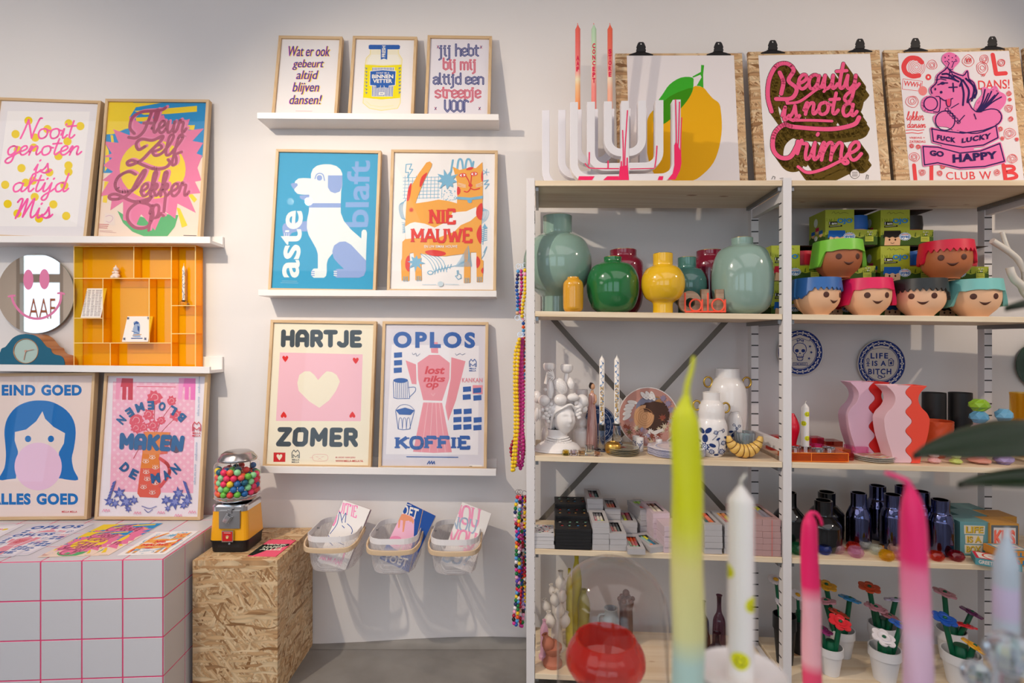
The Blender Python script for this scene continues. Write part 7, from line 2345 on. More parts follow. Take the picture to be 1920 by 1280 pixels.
def delft_ring(a,r,c,r0=0.74,r1=0.97,n=22,bg='#e2dcd6'):
 a.ring(r,r,r*r0,r*r1,c,48)
 for k in range(n):
  t=2*PI*k/n
  rm=r*(r0+r1)/2
  a.oval(r+rm*math.cos(t),r+rm*math.sin(t),r*0.075,r*0.05,bg,t,12,up=(k==0))
 for k in range(n):
  t=2*PI*(k+0.5)/n;rm=r*(r0+r1)/2
  a.oval(r+rm*math.cos(t),r+rm*math.sin(t),r*0.03,r*0.075,bg,t,8,up=(k==0))
  a.oval(r+rm*math.cos(t-0.14),r+rm*math.sin(t-0.14),r*0.03,r*0.025,c,t,8,up=False)
def fn_blueplate(a,r):
 n='#223560'
 a.ring(r,r,0.0,r*0.7,'#2b4270',48);a.ring(r,r,r*0.7,r*0.84,'#2b4270',48);a.ring(r,r,r*0.84,r*0.98,'#2b4270',48)
 for k in range(16):
  t=2*PI*k/16
  for rr,s_ in((0.86,0.07),(0.62,0.08)):
   x,y=r+r*rr*math.cos(t+rr),r+r*rr*math.sin(t+rr)
   a.ring(x,y,r*s_*0.5,r*s_*0.75,'#aab8d2',12,up=(k==0))
 a.ring(r,r,r*0.73,r*0.76,'#c9d0dd',48);a.ring(r,r,r*0.93,r*0.955,'#c9d0dd',48)
stand_plate('dark blue ornamental plate behind the two painted candles',655,560,ZA,0.225,37.0,'#e3e0e2',fn_blueplate)
def fn_bouquet(a,r):
 a.ring(r,r,0.0,r*0.7,'#b6857a',48);a.ring(r,r,r*0.7,r*0.84,'#b6857a',48);a.ring(r,r,r*0.84,r*0.97,'#b6857a',48)
 a.layer+=3
 a.oval(r*1.15,r*1.08,r*0.56,r*0.54,'#4a342c',n=36)
 a.oval(r*1.05,r*1.36,r*0.46,r*0.34,'#77788c',0.2,30)
 a.poly([(r*1.05,r*1.62),(r*1.35,r*1.68),(r*1.55,r*1.3),(r*1.5,r*0.9),(r*1.4,r*0.95),(r*1.38,r*1.3),(r*1.2,r*1.5)],'#a5784a',3)
 a.oval(r*0.85,r*1.0,r*0.34,r*0.40,'#c4946c',-0.2,30)
 for k in range(4):
  a.ring(r*0.88,r*1.0,r*(0.07+0.07*k),r*(0.085+0.07*k),'#a87650',18)
 rnd=random.Random(2)
 for k in range(46):
  t=rnd.uniform(PI*0.98,PI*2.05);rr=rnd.uniform(0.45,0.86)
  c=rnd.choice(['#d8cfc8','#a98a8c','#b77a72','#6f5a3c','#c7b79c','#8a4a3c','#9a93b0'])
  x,y=r+r*rr*math.cos(t),r*0.98+r*rr*math.sin(t)
  star(a,x,y,r*rnd.uniform(0.08,0.15),r*0.05,7,c,rnd.uniform(0,2))
 for t in(2.75,2.95,3.15,2.4,2.6,1.55,1.75,1.35):
  x,y=r+r*0.72*math.cos(t),r+r*0.72*math.sin(t)
  a.oval(x,y,r*0.17,r*0.07,'#d9d3d0',t+0.6,14);a.oval(x,y,r*0.12,r*0.03,'#b9aaa8',t+0.6,10)
 for t in(0.6,0.9,0.3):
  star(a,r+r*0.8*math.cos(t),r+r*0.8*math.sin(t),r*0.13,r*0.07,8,'#8d7f96',t)
 a.poly([(r*1.05,r*0.5),(r*1.45,r*0.62),(r*1.5,r*0.56),(r*1.2,r*0.4)],'#d6cdc6')
stand_plate('large round plate printed with a flower bouquet in dark old-master colours',1200,590,ZA,0.205,55.7,'#e3dcd8',fn_bouquet)
# lady figurine between head vase and candles
q=base('s2',ZA(612,0)[0],0.152,0.045)
lady=thing('lady_figurine','slim painted lady figurine in a long pink gown','figurine',q)
kq=mpp(q)/5.567
zq=lambda y:zpx(ZA(0,y)[1],q)-q.z
mb=MB();mb.lathe(smooth_prof([(62*kq,0),(60*kq,0.004),(54*kq,zq(860)),(44*kq,zq(720)),(40*kq,zq(640)),(33*kq,zq(600)),(36*kq,zq(560)),(34*kq,zq(520)),(20*kq,zq(480)),(8*kq,zq(465))],4),30,c=q,sq=lambda a_,z_:1+(0.05*math.sin(a_*11)if z_<zq(600)else 0))
mb.build('gown',mat_wood('pink_glaze_gown','#a86058','#d9b0a6',axis=2,scale=3,knots=False,rough=0.2),lady)
SKN=col('#cf9c78',0.3)
mb=MB();mb.tube([q+Vector((0,0,zq(500))),q+Vector((0.001,-0.001,zq(452)))],[0.008,0.0045],10);mb.ball(q+Vector((0.002,-0.003,zq(415))),28*kq,16,12,sc=(0.85,0.9,1.15));mb.ball(q+Vector((0.003,-0.0085,zq(418))),0.0016,8,6)
mb.ball(q+Vector((0.0,-0.001,zq(505))),33*kq,14,10,sc=(1.05,0.7,0.7))
mb.tube(catmull([q+Vector((0.012,-0.002,zq(500))),q+Vector((0.013,-0.008,zq(560))),q+Vector((0.004,-0.014,zq(590)))],4),0.0036,8)
mb.build('body',SKN,lady)
mb=MB();mb.ball(q+Vector((-0.001,0.002,zq(408))),31*kq,14,10,sc=(0.95,0.95,1.1));mb.ball(q+Vector((-0.004,0.004,zq(385))),13*kq,10,8);mb.build('hair',col('#2a1c18',0.4),lady)
# painted candles ----------------------------------------------------
def blue_candle(label,zx,ytop,ybot,w,holder,zbase):
 px=ZA(zx,0)[0]
 q=base('s2',px,w,0.03)
 m=mpp(q)/5.567
 zb=zpx(ZA(0,ybot)[1],q)-q.z
 if holder=='cup':
  pr_=[(0.0,0),(0.03,0),(0.031,0.004),(0.012,0.008),(0.0115,zb),(0.0145,zb+0.028),(0.0135,zb+0.028),(0.0108,zb+0.003),(0,zb+0.003)]
 else:
  pr_=[(0.0,0),(0.026,0),(0.029,0.006),(0.024,0.011),(0.015,0.015),(0.022,0.021),(0.018,0.027),(0.013,zb-0.004),(0.015,zb+0.012),(0.0108,zb+0.012),(0.0108,zb+0.003),(0,zb+0.003)]
 hd=tag(MB().lathe(pr_,40,c=q).build('candle_holder',glass('#f4f8fb'),loc=q),'clear glass holder under the '+label,'candle holder')
 cb=q+Vector((0,0,zb+0.0035))
 root=thing('taper_candle',label,'candle',cb)
 H_=zpx(ZA(0,ytop)[1],q)-cb.z
 r=27.5*m
 mb=MB();mb.lathe([(0,0),(r,0),(r,H_-0.016),(r*0.85,H_-0.011),(r*0.35,H_-0.004),(0.0014,H_),(0,H_)],20,c=cb);mb.build('wax',WAXW,root)
 MB().tube([cb+Vector((0,0,H_-0.001)),cb+Vector((0.0004,0,H_+0.005))],0.0009,6).build('wick',col('#efe9e0',0.8),root)
 fp=face_plane(cb,r,0,H_,r)
 a=Art(fp)
 b='#3f6fa8'
 for k in range(7):
  z0=H_*(0.05+0.128*k);s_=1 if k%2 else-1
  a.line([(r-s_*r*0.5,z0),(r+s_*r*0.45,z0+H_*0.03),(r-s_*r*0.3,z0+H_*0.07),(r+s_*r*0.2,z0+H_*0.12)],r*0.11,b,4)
  a.oval(r+s_*r*0.45,z0+H_*0.04,r*0.3,r*0.5,'#7fa3cc',s_*0.5,10);a.oval(r-s_*r*0.4,z0+H_*0.085,r*0.22,r*0.4,b,-s_*0.5,10)
 a.up()
 word='HONDEJU'
 zt0,zt1=H_*0.60,H_*0.12
 for i,chx in enumerate(word):
  zt_=zt0-(zt0-zt1)*i/len(word);hh=(zt0-zt1)/len(word)
  a.text(chx,(r*0.45,zt_-hh*0.08,r*1.55,zt_-hh*0.9),'#b08a3c',0.03,up=False)
 o=a.build('painting',root);wrap(o,cb,[(r,0),(r,H_)],0.0003)
blue_candle('blue and white painted candle nearer the head vase',716,95,880,0.118,'cup',1020)
blue_candle('blue and white painted candle nearer the bouquet plate',872,95,830,0.125,'swirl',1000)
q=base('s2',ZA(832,0)[0],0.062,0.02);r=0.0282
tag(MB().lathe([(0,0.0),(0.018,0.0),(0.0255,0.006),(r,0.018),(0.0265,0.032),(0.019,0.0405),(0.012,0.0425),(0.0105,0.0405),(0.0105,0.03),(0,0.03)],36,c=q).build('ball_candle_holder',col('#c59a4c',0.28,metal=0.95,name='satin_gold'),loc=q),'gold ball candle holder in front of the painted candles','candle holder')
def disc_stack(name,lab,cat,level,px,w,r,n,t,mats,group,sq=None,art=None,gap=0.0006,names=None):
 q=base(level,px,w,r)
 objs=[]
 for k in range(n):
  c=q+Vector((0.001*math.sin(k*2.1),0.001*math.cos(k*1.7),k*(t+gap)))
  mb=MB();mb.lathe([(0,0),(r*0.7,0),(r*0.985,t*0.5),(r,t*0.8),(r*0.985,t),(r*0.72,t*0.72 if k==n-1 else t*0.9),(0,t*0.72 if k==n-1 else t*0.9)],56,c=c,mat=0,sq=sq)
  if len(mats)>1:
   mb.tube([c+Vector((r*(sq(a_,0)if sq else 1)*math.cos(a_),r*(sq(a_,0)if sq else 1)*math.sin(a_),t*0.85))for a_ in[2*PI*i/56 for i in range(56)]],t*0.10,5,mat=1,closed=True)
  pos='top' if k==n-1 else 'bottom' if k==0 else None
  o=mb.build(name,mats,loc=c)
  objs.append(o)
  if k==n-1:
   tag(o,'topmost '+lab,cat,group)
   if art:
    pl=Pl(c+Vector((-r,-r,t*0.76)),(1,0,0),(0,1,0),2*r,2*r)
    a=Art(pl);a.dz=0.00003;art(a,r);a.build('plate_print',o)
  else:
   tag(o,lab+' under the topmost one, only its rim showing',cat,'lower plates of the stack: '+lab)
 return q
def fn_grey(a,r):
 a.ring(r,r,r*0.35,r*0.4,'#6f6a58',32);a.ring(r,r,r*0.62,r*0.66,'#6f6a58',32)
 for k in range(10):
  t=2*PI*k/10
  a.line([(r+r*0.42*math.cos(t),r+r*0.42*math.sin(t)),(r+r*0.6*math.cos(t+0.25),r+r*0.6*math.sin(t+0.25))],r*0.03,'#8a5a4c')
 star(a,r,r,r*0.28,r*0.14,6,'#8c463c')
disc_stack('coaster_plate','grey patterned coaster plate near the gold ball','plate','s2',ZA(930,0)[0],0.068,0.057,4,0.0052,[col('#8f9082',0.25,coat=0.4),GOLD],'grey coaster plates',art=fn_grey)
disc_stack('scalloped_plate','white scalloped plate with a blue rim','plate','s2',R5(1165,0)[0],0.082,0.098,6,0.0040,[col('#e4e0e8',0.2,coat=0.4),col('#5a6aa8',0.3)],'white scalloped plates',sq=lambda a_,z_:0.95+0.05*abs(math.cos(a_*5)),art=lambda a,r:[a.ring(r,r,r*0.2,r*0.235,'#7d8cc0',24),star(a,r,r,r*0.12,r*0.05,6,'#7d8cc0'),a.ring(r,r,r*0.66,r*0.69,'#a9b2d6',32)])
def delft_motif(a,x,y,s,c='#22356e',n=6):
 star(a,x,y,s,s*0.55,n,c);a.oval(x,y,s*0.3,s*0.3,'#e6e0dc',n=10)
 for k in range(3):
  t=k*2.1+0.5
  a.oval(x+s*1.35*math.cos(t),y+s*1.35*math.sin(t),s*0.45,s*0.2,c,t,10)
for(x,yb_,yt,hw,w,lab)in((1072,1000,872,37,0.175,'taller delft shot cup behind the other, next to the bouquet plate'),(1112,1048,905,37,0.118,'delft shot cup standing in front of its taller neighbour'),(1312,1000,905,34,0.175,'delft shot cup in front of the bouquet plate')):
 q=base('s2',ZA(x,0)[0],w,0.015);m=mpp(q)/5.567;H_=(yb_-yt)*m
 root=thing('shot_cup',lab,'cup',q,'small delft cups')
 r=hw*m
 mb=MB();mb.lathe([(0,0),(r*0.9,0),(r,0.002),(r,H_),(r*0.9,H_),(r*0.88,0.004),(0,0.004)],28,c=q);mb.build('cup_body',CER,root)
 fp=face_plane(q,r,0,H_,r);a=Art(fp);delft_motif(a,r,H_*0.5,r*0.55);delft_motif(a,r*0.4,H_*0.25,r*0.25);delft_motif(a,r*1.5,H_*0.75,r*0.25);o=a.build('painting',root);wrap(o,q,[(r,0),(r,H_)],0.0003)
q=base('s2',ZB(272,0)[0],0.15,0.015);r=0.0145
root=thing('sugar_bowl','tiny round delft bowl beside the scalloped plates','bowl',q)
mb=MB();prb=[(0.009,0),(0.014,0.006),(0.0152,0.014),(0.012,0.022),(0.0105,0.023)];mb.lathe([(0,0)]+prb+[(0.009,0.022),(0,0.012)],28,c=q);mb.build('bowl_body',CER,root)
fp=face_plane(q,r,0,0.023,r);a=Art(fp);delft_motif(a,r,0.012,0.005);delft_motif(a,r*1.6,0.012,0.003);o=a.build('painting',root);wrap(o,q,prb,0.0003)
for(x,yb_,hw,hh,c,lab)in((338,1132,36,52,'#e8cf62','small yellow'),(420,1138,36,54,'#e8e0ea','small lilac tinted'),(505,1140,38,54,'#f0dcc0','small amber flecked'),(585,1142,50,100,'#eef4f2','larger clear'),(668,1142,34,48,'#f2d2c0','small peach')):
 q=base('s2',ZA(x,0)[0],0.022+(0.012 if hh>90 else 0),0.01);m=mpp(q)/5.567
 s_=hw*m*0.92
 tag(MB().lathe([(0,0),(s_,0),(s_*1.02,hh*m),(s_*0.7,hh*m),(s_*0.66,hh*m*0.35),(0,hh*m*0.35)],8,c=q,smooth=False).build('glass_tealight',glass(c),loc=q),lab+' cut glass tealight by the feet of the head vase','tealight holder','cut glass tealights')
 # white and delft vases ------------------------------------------------
def ring_handle(z,zx,zy,r,w,parent,face_px):
 q=sh(z(zx,zy)[0],w);q.z=zpx(z(zx,zy)[1],q)
 m=mpp(q)/5.818
 MB().tube([q+SU*(r*m*0.8*math.cos(t))+Vector((0,0,r*m*math.sin(t)))for t in[2*PI*i/24 for i in range(24)]],0.0034,10,closed=True).build('handle',GOLD,parent)
o,p,pr=vase('jug_vase','tall plain white vase with gold ring handles at the back','vase','s2',955,0.224,[(120,1000),(160,940),(196,800),(210,640),(209,460),(190,350),(150,280),(138,262),(136,180)],ZB,CER,'white vases with gold handles')
ring_handle(ZB,742,325,55,0.224,o,None);ring_handle(ZB,1165,330,55,0.224,o,None)
o,p,pr=vase('jug_vase','white vase with gold ring handles and blue flowers low down','vase','s2',778,0.085,[(120,1072),(160,1010),(176,880),(174,770),(155,712),(142,690),(147,620),(132,550),(100,516),(95,508),(96,438)],ZB,CER,'white vases with gold handles')
ring_handle(ZB,934,605,52,0.085,o,None);ring_handle(ZB,620,580,50,0.085,o,None)
W_=max(r for r,z_ in pr);H_=pr[-1][1]
m=mpp(p)/5.818
fp=face_plane(p,W_,0,H_,W_)
a=Art(fp);N_='#22386f'
u_=lambda x,y:(W_+(x-778)*m*0.96,(1072-y)*m)
for x,y,s_ in((710,960,50),(780,1010,34),(885,1010,40),(905,915,30),(825,800,26)):
 star(a,*u_(x,y),s_*m,s_*m*0.6,9,N_);a.ring(*u_(x,y),s_*m*0.35,s_*m*0.5,'#dfe3ee',14);a.oval(*u_(x,y),s_*m*0.2,s_*m*0.2,'#dfe3ee',n=8)
for x,y,rx,ry,t in((680,790,34,22,-0.9),(748,782,40,24,0.7),(712,870,44,30,1.5),(790,940,36,20,-0.3),(850,870,22,12,0.6),(665,1010,28,14,1.0),(945,960,24,12,1.2),(830,1045,26,12,0.1),(650,900,22,12,-0.6),(930,860,20,11,-0.8)):
 a.oval(*u_(x,y),rx*m,ry*m,N_,t,14)
for q_ in([(712,900),(712,830),(735,790)],[(790,880),(830,840),(850,790),(895,780),(900,805)],[(850,990),(860,930),(850,870)],[(880,780),(905,765),(915,790),(900,800)]):
 a.line([u_(*v)for v in q_],5*m,N_,4)
o2=a.build('painting',o);wrap(o2,p,pr,0.0006)
o,p,pr=vase('ginger_jar','round delft jar half hidden behind the flowered white vase','jar','s2',1036,0.140,[(64,1000),(86,940),(96,850),(92,760),(76,690),(50,655),(48,648)],ZB,CER)
W_=max(r for r,z_ in pr);H_=pr[-1][1];fp=face_plane(p,W_,0,H_,W_);a=Art(fp);m=mpp(p)/5.818
u_=lambda x,y:(W_+(x-1030)*m,(1000-y)*m)
for x,y,s_ in((985,850,34),(1085,880,32),(1000,940,30),(1060,960,26)):
 star(a,*u_(x,y),s_*m,s_*m*0.6,8,N_);a.oval(*u_(x,y),s_*m*0.25,s_*m*0.25,'#dfe3ee',n=8)
for x,y in((1020,690),(1050,725),(1075,700)):
 a.ring(*u_(x,y),9*m,14*m,N_,12)
for x,y,t in((990,765,0.3),(1010,800,1.2),(1060,780,-0.6)):
 a.oval(*u_(x,y),24*m,12*m,N_,t,12)
a.line([u_(1030,690),u_(1050,740),u_(1000,790),u_(985,840)],5*m,N_,4)
o2=a.build('painting',o);wrap(o2,p,pr,0.0006)
q=base('s2',ZB(1140,0)[0],0.088,0.03);m=mpp(q)/5.818
mb=MB();mb.lathe(smooth_prof([(80*m,0),(76*m,0.006),(84*m,0.03),(104*m,0.07),(102*m,0.082)],3)+[(88*m,0.083),(72*m,0.03),(0,0.02)],48,c=q,sq=lambda a_,z_:1+0.10*abs(math.cos(a_*4)))
IRI=col('#d6e2ee',0.05,trans=0.85,ior=1.5,name='pearl_glass').copy();IRI.name='iridescent_pearl_glass'
bb=IRI.node_tree.nodes['Principled BSDF'];bb.inputs['Thin Film Thickness'].default_value=420;bb.inputs['Thin Film IOR'].default_value=1.6
tag(mb.build('shell_vase',IRI,loc=q),'iridescent fluted glass shell behind the croissant','vase')
# croissant
cx_,cy_=1140,900
q=base('s2',ZB(cx_,0)[0],0.048,0.03);m=mpp(q)/5.818
cro=thing('croissant','glazed ceramic croissant with brown creases on the shelf edge','ornament',q)
CROM,CROB=col('#dfb45c',0.25,coat=0.3),col('#7d5426',0.5)
zc=(1152-cy_)*m
nseg=9
pts=[]
for i in range(nseg*8+1):
 t=i/(nseg*8)
 ang=math.radians(-172+164*t)
 R_=0.0268*2+0.0
 pts.append((q+SU*(175*m*math.cos(ang))+Vector((0,0,zc+188*m*math.sin(ang))),t))
for s_ in range(nseg):
 seg=pts[s_*8:(s_+1)*8+1]
 rad=[]
 for k,(pt,t)in enumerate(seg):
  big=0.006+0.0175*math.sin(PI*(0.04+0.92*t))**1.1
  rad.append(big*(0.86+0.14*math.sin(PI*k/8)))
 MB().tube([a_+Vector((0,0,0))for a_,_ in seg],rad,20).build('pastry_fold',CROM,cro)
 if s_:
  a_,t=seg[0];big=0.006+0.0175*math.sin(PI*(0.04+0.92*t))**1.1
  d=(seg[1][0]-seg[0][0]).normalized();nn=SW.cross(d).normalized()
  MB().tube([a_+(SW*math.cos(u2)+nn*math.sin(u2))*big*0.87 for u2 in[2*PI*i/20 for i in range(20)]],0.0016,6,closed=True).build('crease',CROB,cro)
low=min((cro.matrix_basis.translation.z+0 if False else(v.co.z+ORG[o_.name].z))for o_ in cro.children for v in o_.data.vertices)
cro.location.z+=q.z-low
# ------------------------------------------------------------------ middle shelf, second bay
def tint_glass(name,h,haze=0.10):
 l=[max(0.02,c)**0.36 for c in lin(h)]
 return clear('acrylic_'+name,l,gloss=0.9,haze=haze,hazecol=h)
 # plates hanging on the wall behind
def wall_plate(label,px,py,rpx,draw,face='#ddd4cb',Y=-0.012):
 q=P(px,py,Y);r=rpx*(Y+CD)/F
 root=thing('wall_plate',label,'plate',q-Vector((0,0,r)),'ornamental plates hanging on the wall behind the shelving')
 mb=MB();mb.M=Matrix(((1,0,0,q.x),(0,0,-1,q.y),(0,1,0,q.z),(0,0,0,1)))
 mb.lathe([(0,-0.004),(r*0.6,-0.006),(r,0.0025),(r*0.995,0.0042),(r*0.96,0.0035),(r*0.72,0.0),(0,0.0)],64)
 mb.build('plate_body',col(face,0.15,coat=0.4),root)
 pl=Pl(q+Vector((-r,-0.0003,-r)),(1,0,0),(0,0,1),2*r,2*r)
 a=Art(pl);draw(a,r);o=a.build('plate_print',root);off=Vector(ORG[o.name])
 for v in o.data.vertices:
  d=v.co+off-q;rr=math.hypot(d.x,d.z)/r
  v.co.y-=max(0.0,(rr-0.70))/0.26*0.0038
def fn_skull(a,r):
 n='#2c3f86'
 delft_ring(a,r,n)
 a.ring(r,r,r*0.70,r*0.72,n,40)
 u=lambda x,y:(r+r*x,r+r*y)
 a.poly([u(*p)for p in((-.30,.08),(-.28,.28),(-.14,.40),(0.02,.42),(.18,.38),(.28,.26),(.30,.08),(.22,-.06),(.17,-.1),(.16,-.2),(-.14,-.2),(-.16,-.1),(-.24,-.04))],n,3)
 a.poly([u(*p)for p in((-.27,.09),(-.25,.26),(-.13,.37),(0.02,.39),(.17,.35),(.25,.24),(.27,.08),(.2,-.04),(.14,-.08),(.13,-.18),(-.11,-.18),(-.13,-.08),(-.22,-.02))],'#ddd4cb',3)
 a.oval(*u(-.13,.07),r*.085,r*.075,n);a.oval(*u(.15,.07),r*.085,r*.075,n)
 a.poly([u(.0,.0),u(-.04,-.07),u(.06,-.07)],n)
 a.poly([u(*p)for p in((-.13,-.2),(.15,-.2),(.14,-.33),(.08,-.38),(-.06,-.38),(-.12,-.33))],n);a.poly([u(*p)for p in((-.1,-.23),(.12,-.23),(.11,-.31),(.06,-.35),(-.04,-.35),(-.09,-.31))],'#ddd4cb')
 for k in range(4):
  a.line([u(-.06+.05*k,-.12),u(-.06+.05*k,-.33)],r*.012,n)
 a.line([u(-.1,.44),u(-.13,.54),u(-.05,.49),u(0.02,.57),u(.08,.49),u(.16,.54),u(.14,.44)],r*.03,n)
 for x,y in((.44,.26),(.5,-.0),(.4,-.27),(-.42,.26),(-.48,0),(-.4,-.27)):
  star(a,*u(x,y),r*.075,r*.03,5,n)
 a.poly([u(-.45,.62),u(0,.78),u(.45,.62),u(.42,.5),u(0,.64),u(-.42,.5)],'#ddd4cb');a.line([u(-.45,.62),u(0,.78),u(.45,.62),u(.42,.5),u(0,.64),u(-.42,.5)],r*.02,n,closed=True)
 a.arctext('SOCIAL LABEL',u(0,-.05),-r*.72,-58,-122,-r*.12,n,0.02,True)if False else a.text('SOCIAL LABEL',[u(-.40,.65),u(.40,.65),u(.40,.56),u(-.40,.56)],n,0.02)
 a.poly([u(-.3,-.45),u(.32,-.45),u(.34,-.58),u(-.32,-.58)],'#ddd4cb');a.line([u(-.3,-.45),u(.32,-.45),u(.34,-.58),u(-.32,-.58)],r*.02,n,closed=True)
 a.text('REMEMBER',[u(-.27,-.475),u(.29,-.475),u(.30,-.555),u(-.28,-.555)],n,0.02)
def fn_life(a,r):
 n='#2c3f86'
 delft_ring(a,r,n)
 a.ring(r,r,r*0.70,r*0.72,n,40)
 u=lambda x,y:(r+r*x,r+r*y)
 a.poly([u(-.35,.70),u(0,.76),u(.35,.70),u(.34,.60),u(0,.66),u(-.34,.60)],'#ddd4cb');a.line([u(-.35,.70),u(0,.76),u(.35,.70),u(.34,.60),u(0,.66),u(-.34,.60)],r*.02,n,closed=True)
 a.line([u(-.25,.665),u(0,.705),u(.25,.665)],r*.03,'#5a6aa8')
 a.text('LIFE',[u(-.44,.44),u(.29,.44),u(.29,.21),u(-.44,.21)],n,0.03,space=1.25);a.text('IS A',[u(-.38,.12),u(.20,.12),u(.20,-.10),u(-.38,-.10)],n,0.03,space=1.2);a.text('BITCH',[u(-.54,-.21),u(.42,-.21),u(.42,-.45),u(-.54,-.45)],n,0.03,space=1.2)
 a.line([u(-.55,.22),u(-.5,.18),u(-.52,.05),u(-.58,.05),u(-.6,.18),u(-.55,.22)],r*.025,n);a.line([u(-.55,.05),u(-.55,-.1)],r*.03,n);a.line([u(-.62,.0),u(-.48,.0)],r*.025,n);a.line([u(-.60,-.1),u(-.50,-.1)],r*.025,n)
 a.line([u(.30,.15),u(.42,.22),u(.52,.12),u(.50,-.08),u(.32,-.1)],r*.025,n,closed=True);a.line([u(.30,.15),u(.50,.1)],r*.02,n);a.oval(*u(.41,.02),r*.05,r*.06,n)
 a.oval(*u(-.05,-.56),r*.1,r*.07,n);a.oval(*u(-.05,-.56),r*.07,r*.045,'#ddd4cb');a.line([u(-.15,-.46),u(-.08,-.5),u(.05,-.58),u(.15,-.55),u(.12,-.48)],r*.025,n,3)
wall_plate('blue and white skull plate on the wall behind the shelving post',1499.5,660.3,42.7,fn_skull)
wall_plate('blue and white lettered plate on the wall above the wavy vases',1652,681.4,45,fn_life)
def fn_green(a,r):
 a.ring(r,r,r*0.3,r*0.34,'#5f8f2f',32);a.ring(r,r,r*0.6,r*0.65,'#2d6a4a',32)
 for k in range(8):
  star(a,r+r*0.47*math.cos(k*PI/4),r+r*0.47*math.sin(k*PI/4),r*0.1,r*0.04,6,'#8aa53a')
wall_plate('dark green plate cut off at the edge of the picture',1950,684,46,fn_green,face='#12402c')
# orange acrylic tray with candle cups
TR0,TR1=sh(ZC(330,0)[0],0.012),sh(ZC(1084,0)[0],0.012)
u0,u1=max(uof(TR0),0.857),uof(TR1)
zt0=ZL['s2']-TILT*u0+EPS
tray=thing('acrylic_tray','flat orange acrylic block with mirrored candle cups at the front of the shelf','candle tray',SP((u0+u1)/2,0.06,zt0))
TH=0.0295
w0,w1=0.012,0.108
ORA=tint_glass('orange','#ff9a3c',0.2)
ORE=col('#ff9d3a',0.3,name='orange_edge')
def tb(mb,a0,a1,b0,b1,z0,z1,mat=0):
 mb.hexa([SP(a0,b0,z0),SP(a1,b0,z0),SP(a1,b1,z0),SP(a0,b1,z0)],[SP(a0,b0,z1),SP(a1,b0,z1),SP(a1,b1,z1),SP(a0,b1,z1)],mat)
mb=MB();t=0.003
for z0 in(zt0,zt0+TH-t):
 tb(mb,u0,u1,w0,w1,z0,z0+t)
tb(mb,u0,u1,w0,w0+t,zt0+t,zt0+TH-t);tb(mb,u0,u1,w1-t,w1,zt0+t,zt0+TH-t)
tb(mb,u0,u0+t,w0+t,w1-t,zt0+t,zt0+TH-t);tb(mb,u1-t,u1,w0+t,w1-t,zt0+t,zt0+TH-t)
mb.build('box_shell',ORA,tray)
mb=MB();e=0.0009
for zz in(zt0+e,zt0+TH-e):
 mb.tube([SP(u0,w0-0.0002,zz),SP(u1,w0-0.0002,zz)],e,6);mb.tube([SP(u0,w1,zz),SP(u1,w1,zz)],e,6)
 for uu in(u0,u1):
  mb.tube([SP(uu,w0,zz),SP(uu,w1,zz)],e,6)
for uu in(u0,u1,u0+(u1-u0)*0.36):
 mb.tube([SP(uu,w0-0.0002,zt0),SP(uu,w0-0.0002,zt0+TH)],e,6)
mb.build('polished_edge',ORE,tray)
cupc=[]
for zx,w in((402,0.060),(538,0.080),(700,0.036),(835,0.060)):
 q=sh(ZC(zx,0)[0],w);q=Vector((q.x,q.y,zt0+TH));cupc.append(q)
 rr=0.0195 if zx!=538 else 0.0185
 MB().lathe([(rr,0.0002),(rr,0.0095),(rr*0.78,0.0095),(rr*0.74,0.002),(0,0.002)],32,c=q).build('candle_cup',col('#b9b7b8',0.08,metal=1.0),tray)
 # smiley candle in the tray
def smiley(a,x,y,r,up=True):
 a.oval(x,y,r,r,'#e7e52a',n=18,up=up)
 a.up()
 a.oval(x-r*.3,y+r*.25,r*.1,r*.17,'#2a2a20',n=8,up=False);a.oval(x+r*.3,y+r*.25,r*.1,r*.17,'#2a2a20',n=8,up=False)
 a.line([(x-r*.5,y-r*.15),(x-r*.25,y-r*.45),(x+r*.25,y-r*.45),(x+r*.5,y-r*.15)],r*.13,'#2a2a20',3,up=False)
def smiley_candle(label,q,r,H_,marks,wick):
 root=thing('smiley_candle',label,'candle',q)
 mb=MB();mb.lathe([(0,0),(r,0),(r,H_-r*1.25),(r*0.92,H_-r*1.0),(r*0.45,H_-r*0.35),(r*0.2,H_),(0,H_)],28,c=q);mb.build('wax',WAXW,root)
 MB().tube(catmull([q+Vector((0,0,H_-0.001)),q+Vector((0.0004,0,H_+wick*0.5)),q+Vector((wick*0.45,0,H_+wick))],4),r*0.11,7).build('wick',col('#e8e2d6',0.8),root)
 fp=face_plane(q,r,0,H_,r);a=Art(fp)
 for x,y,s_ in marks:
  smiley(a,r+x*r,y*H_,s_*r)
 o=a.build('smiley_print',root);wrap(o,q,[(r,0),(r,H_)],0.0002)
q=cupc[1]+Vector((0,0,0.0022));m=mpp(q)
smiley_candle('white candle with small yellow smileys standing in the orange tray',q,6.5*m,(ZC(0,970)[1]-ZC(0,430)[1])*m+0.006,((0.55,0.77,0.72),(-0.4,0.56,0.72),(0.55,0.23,0.72)),0.008)
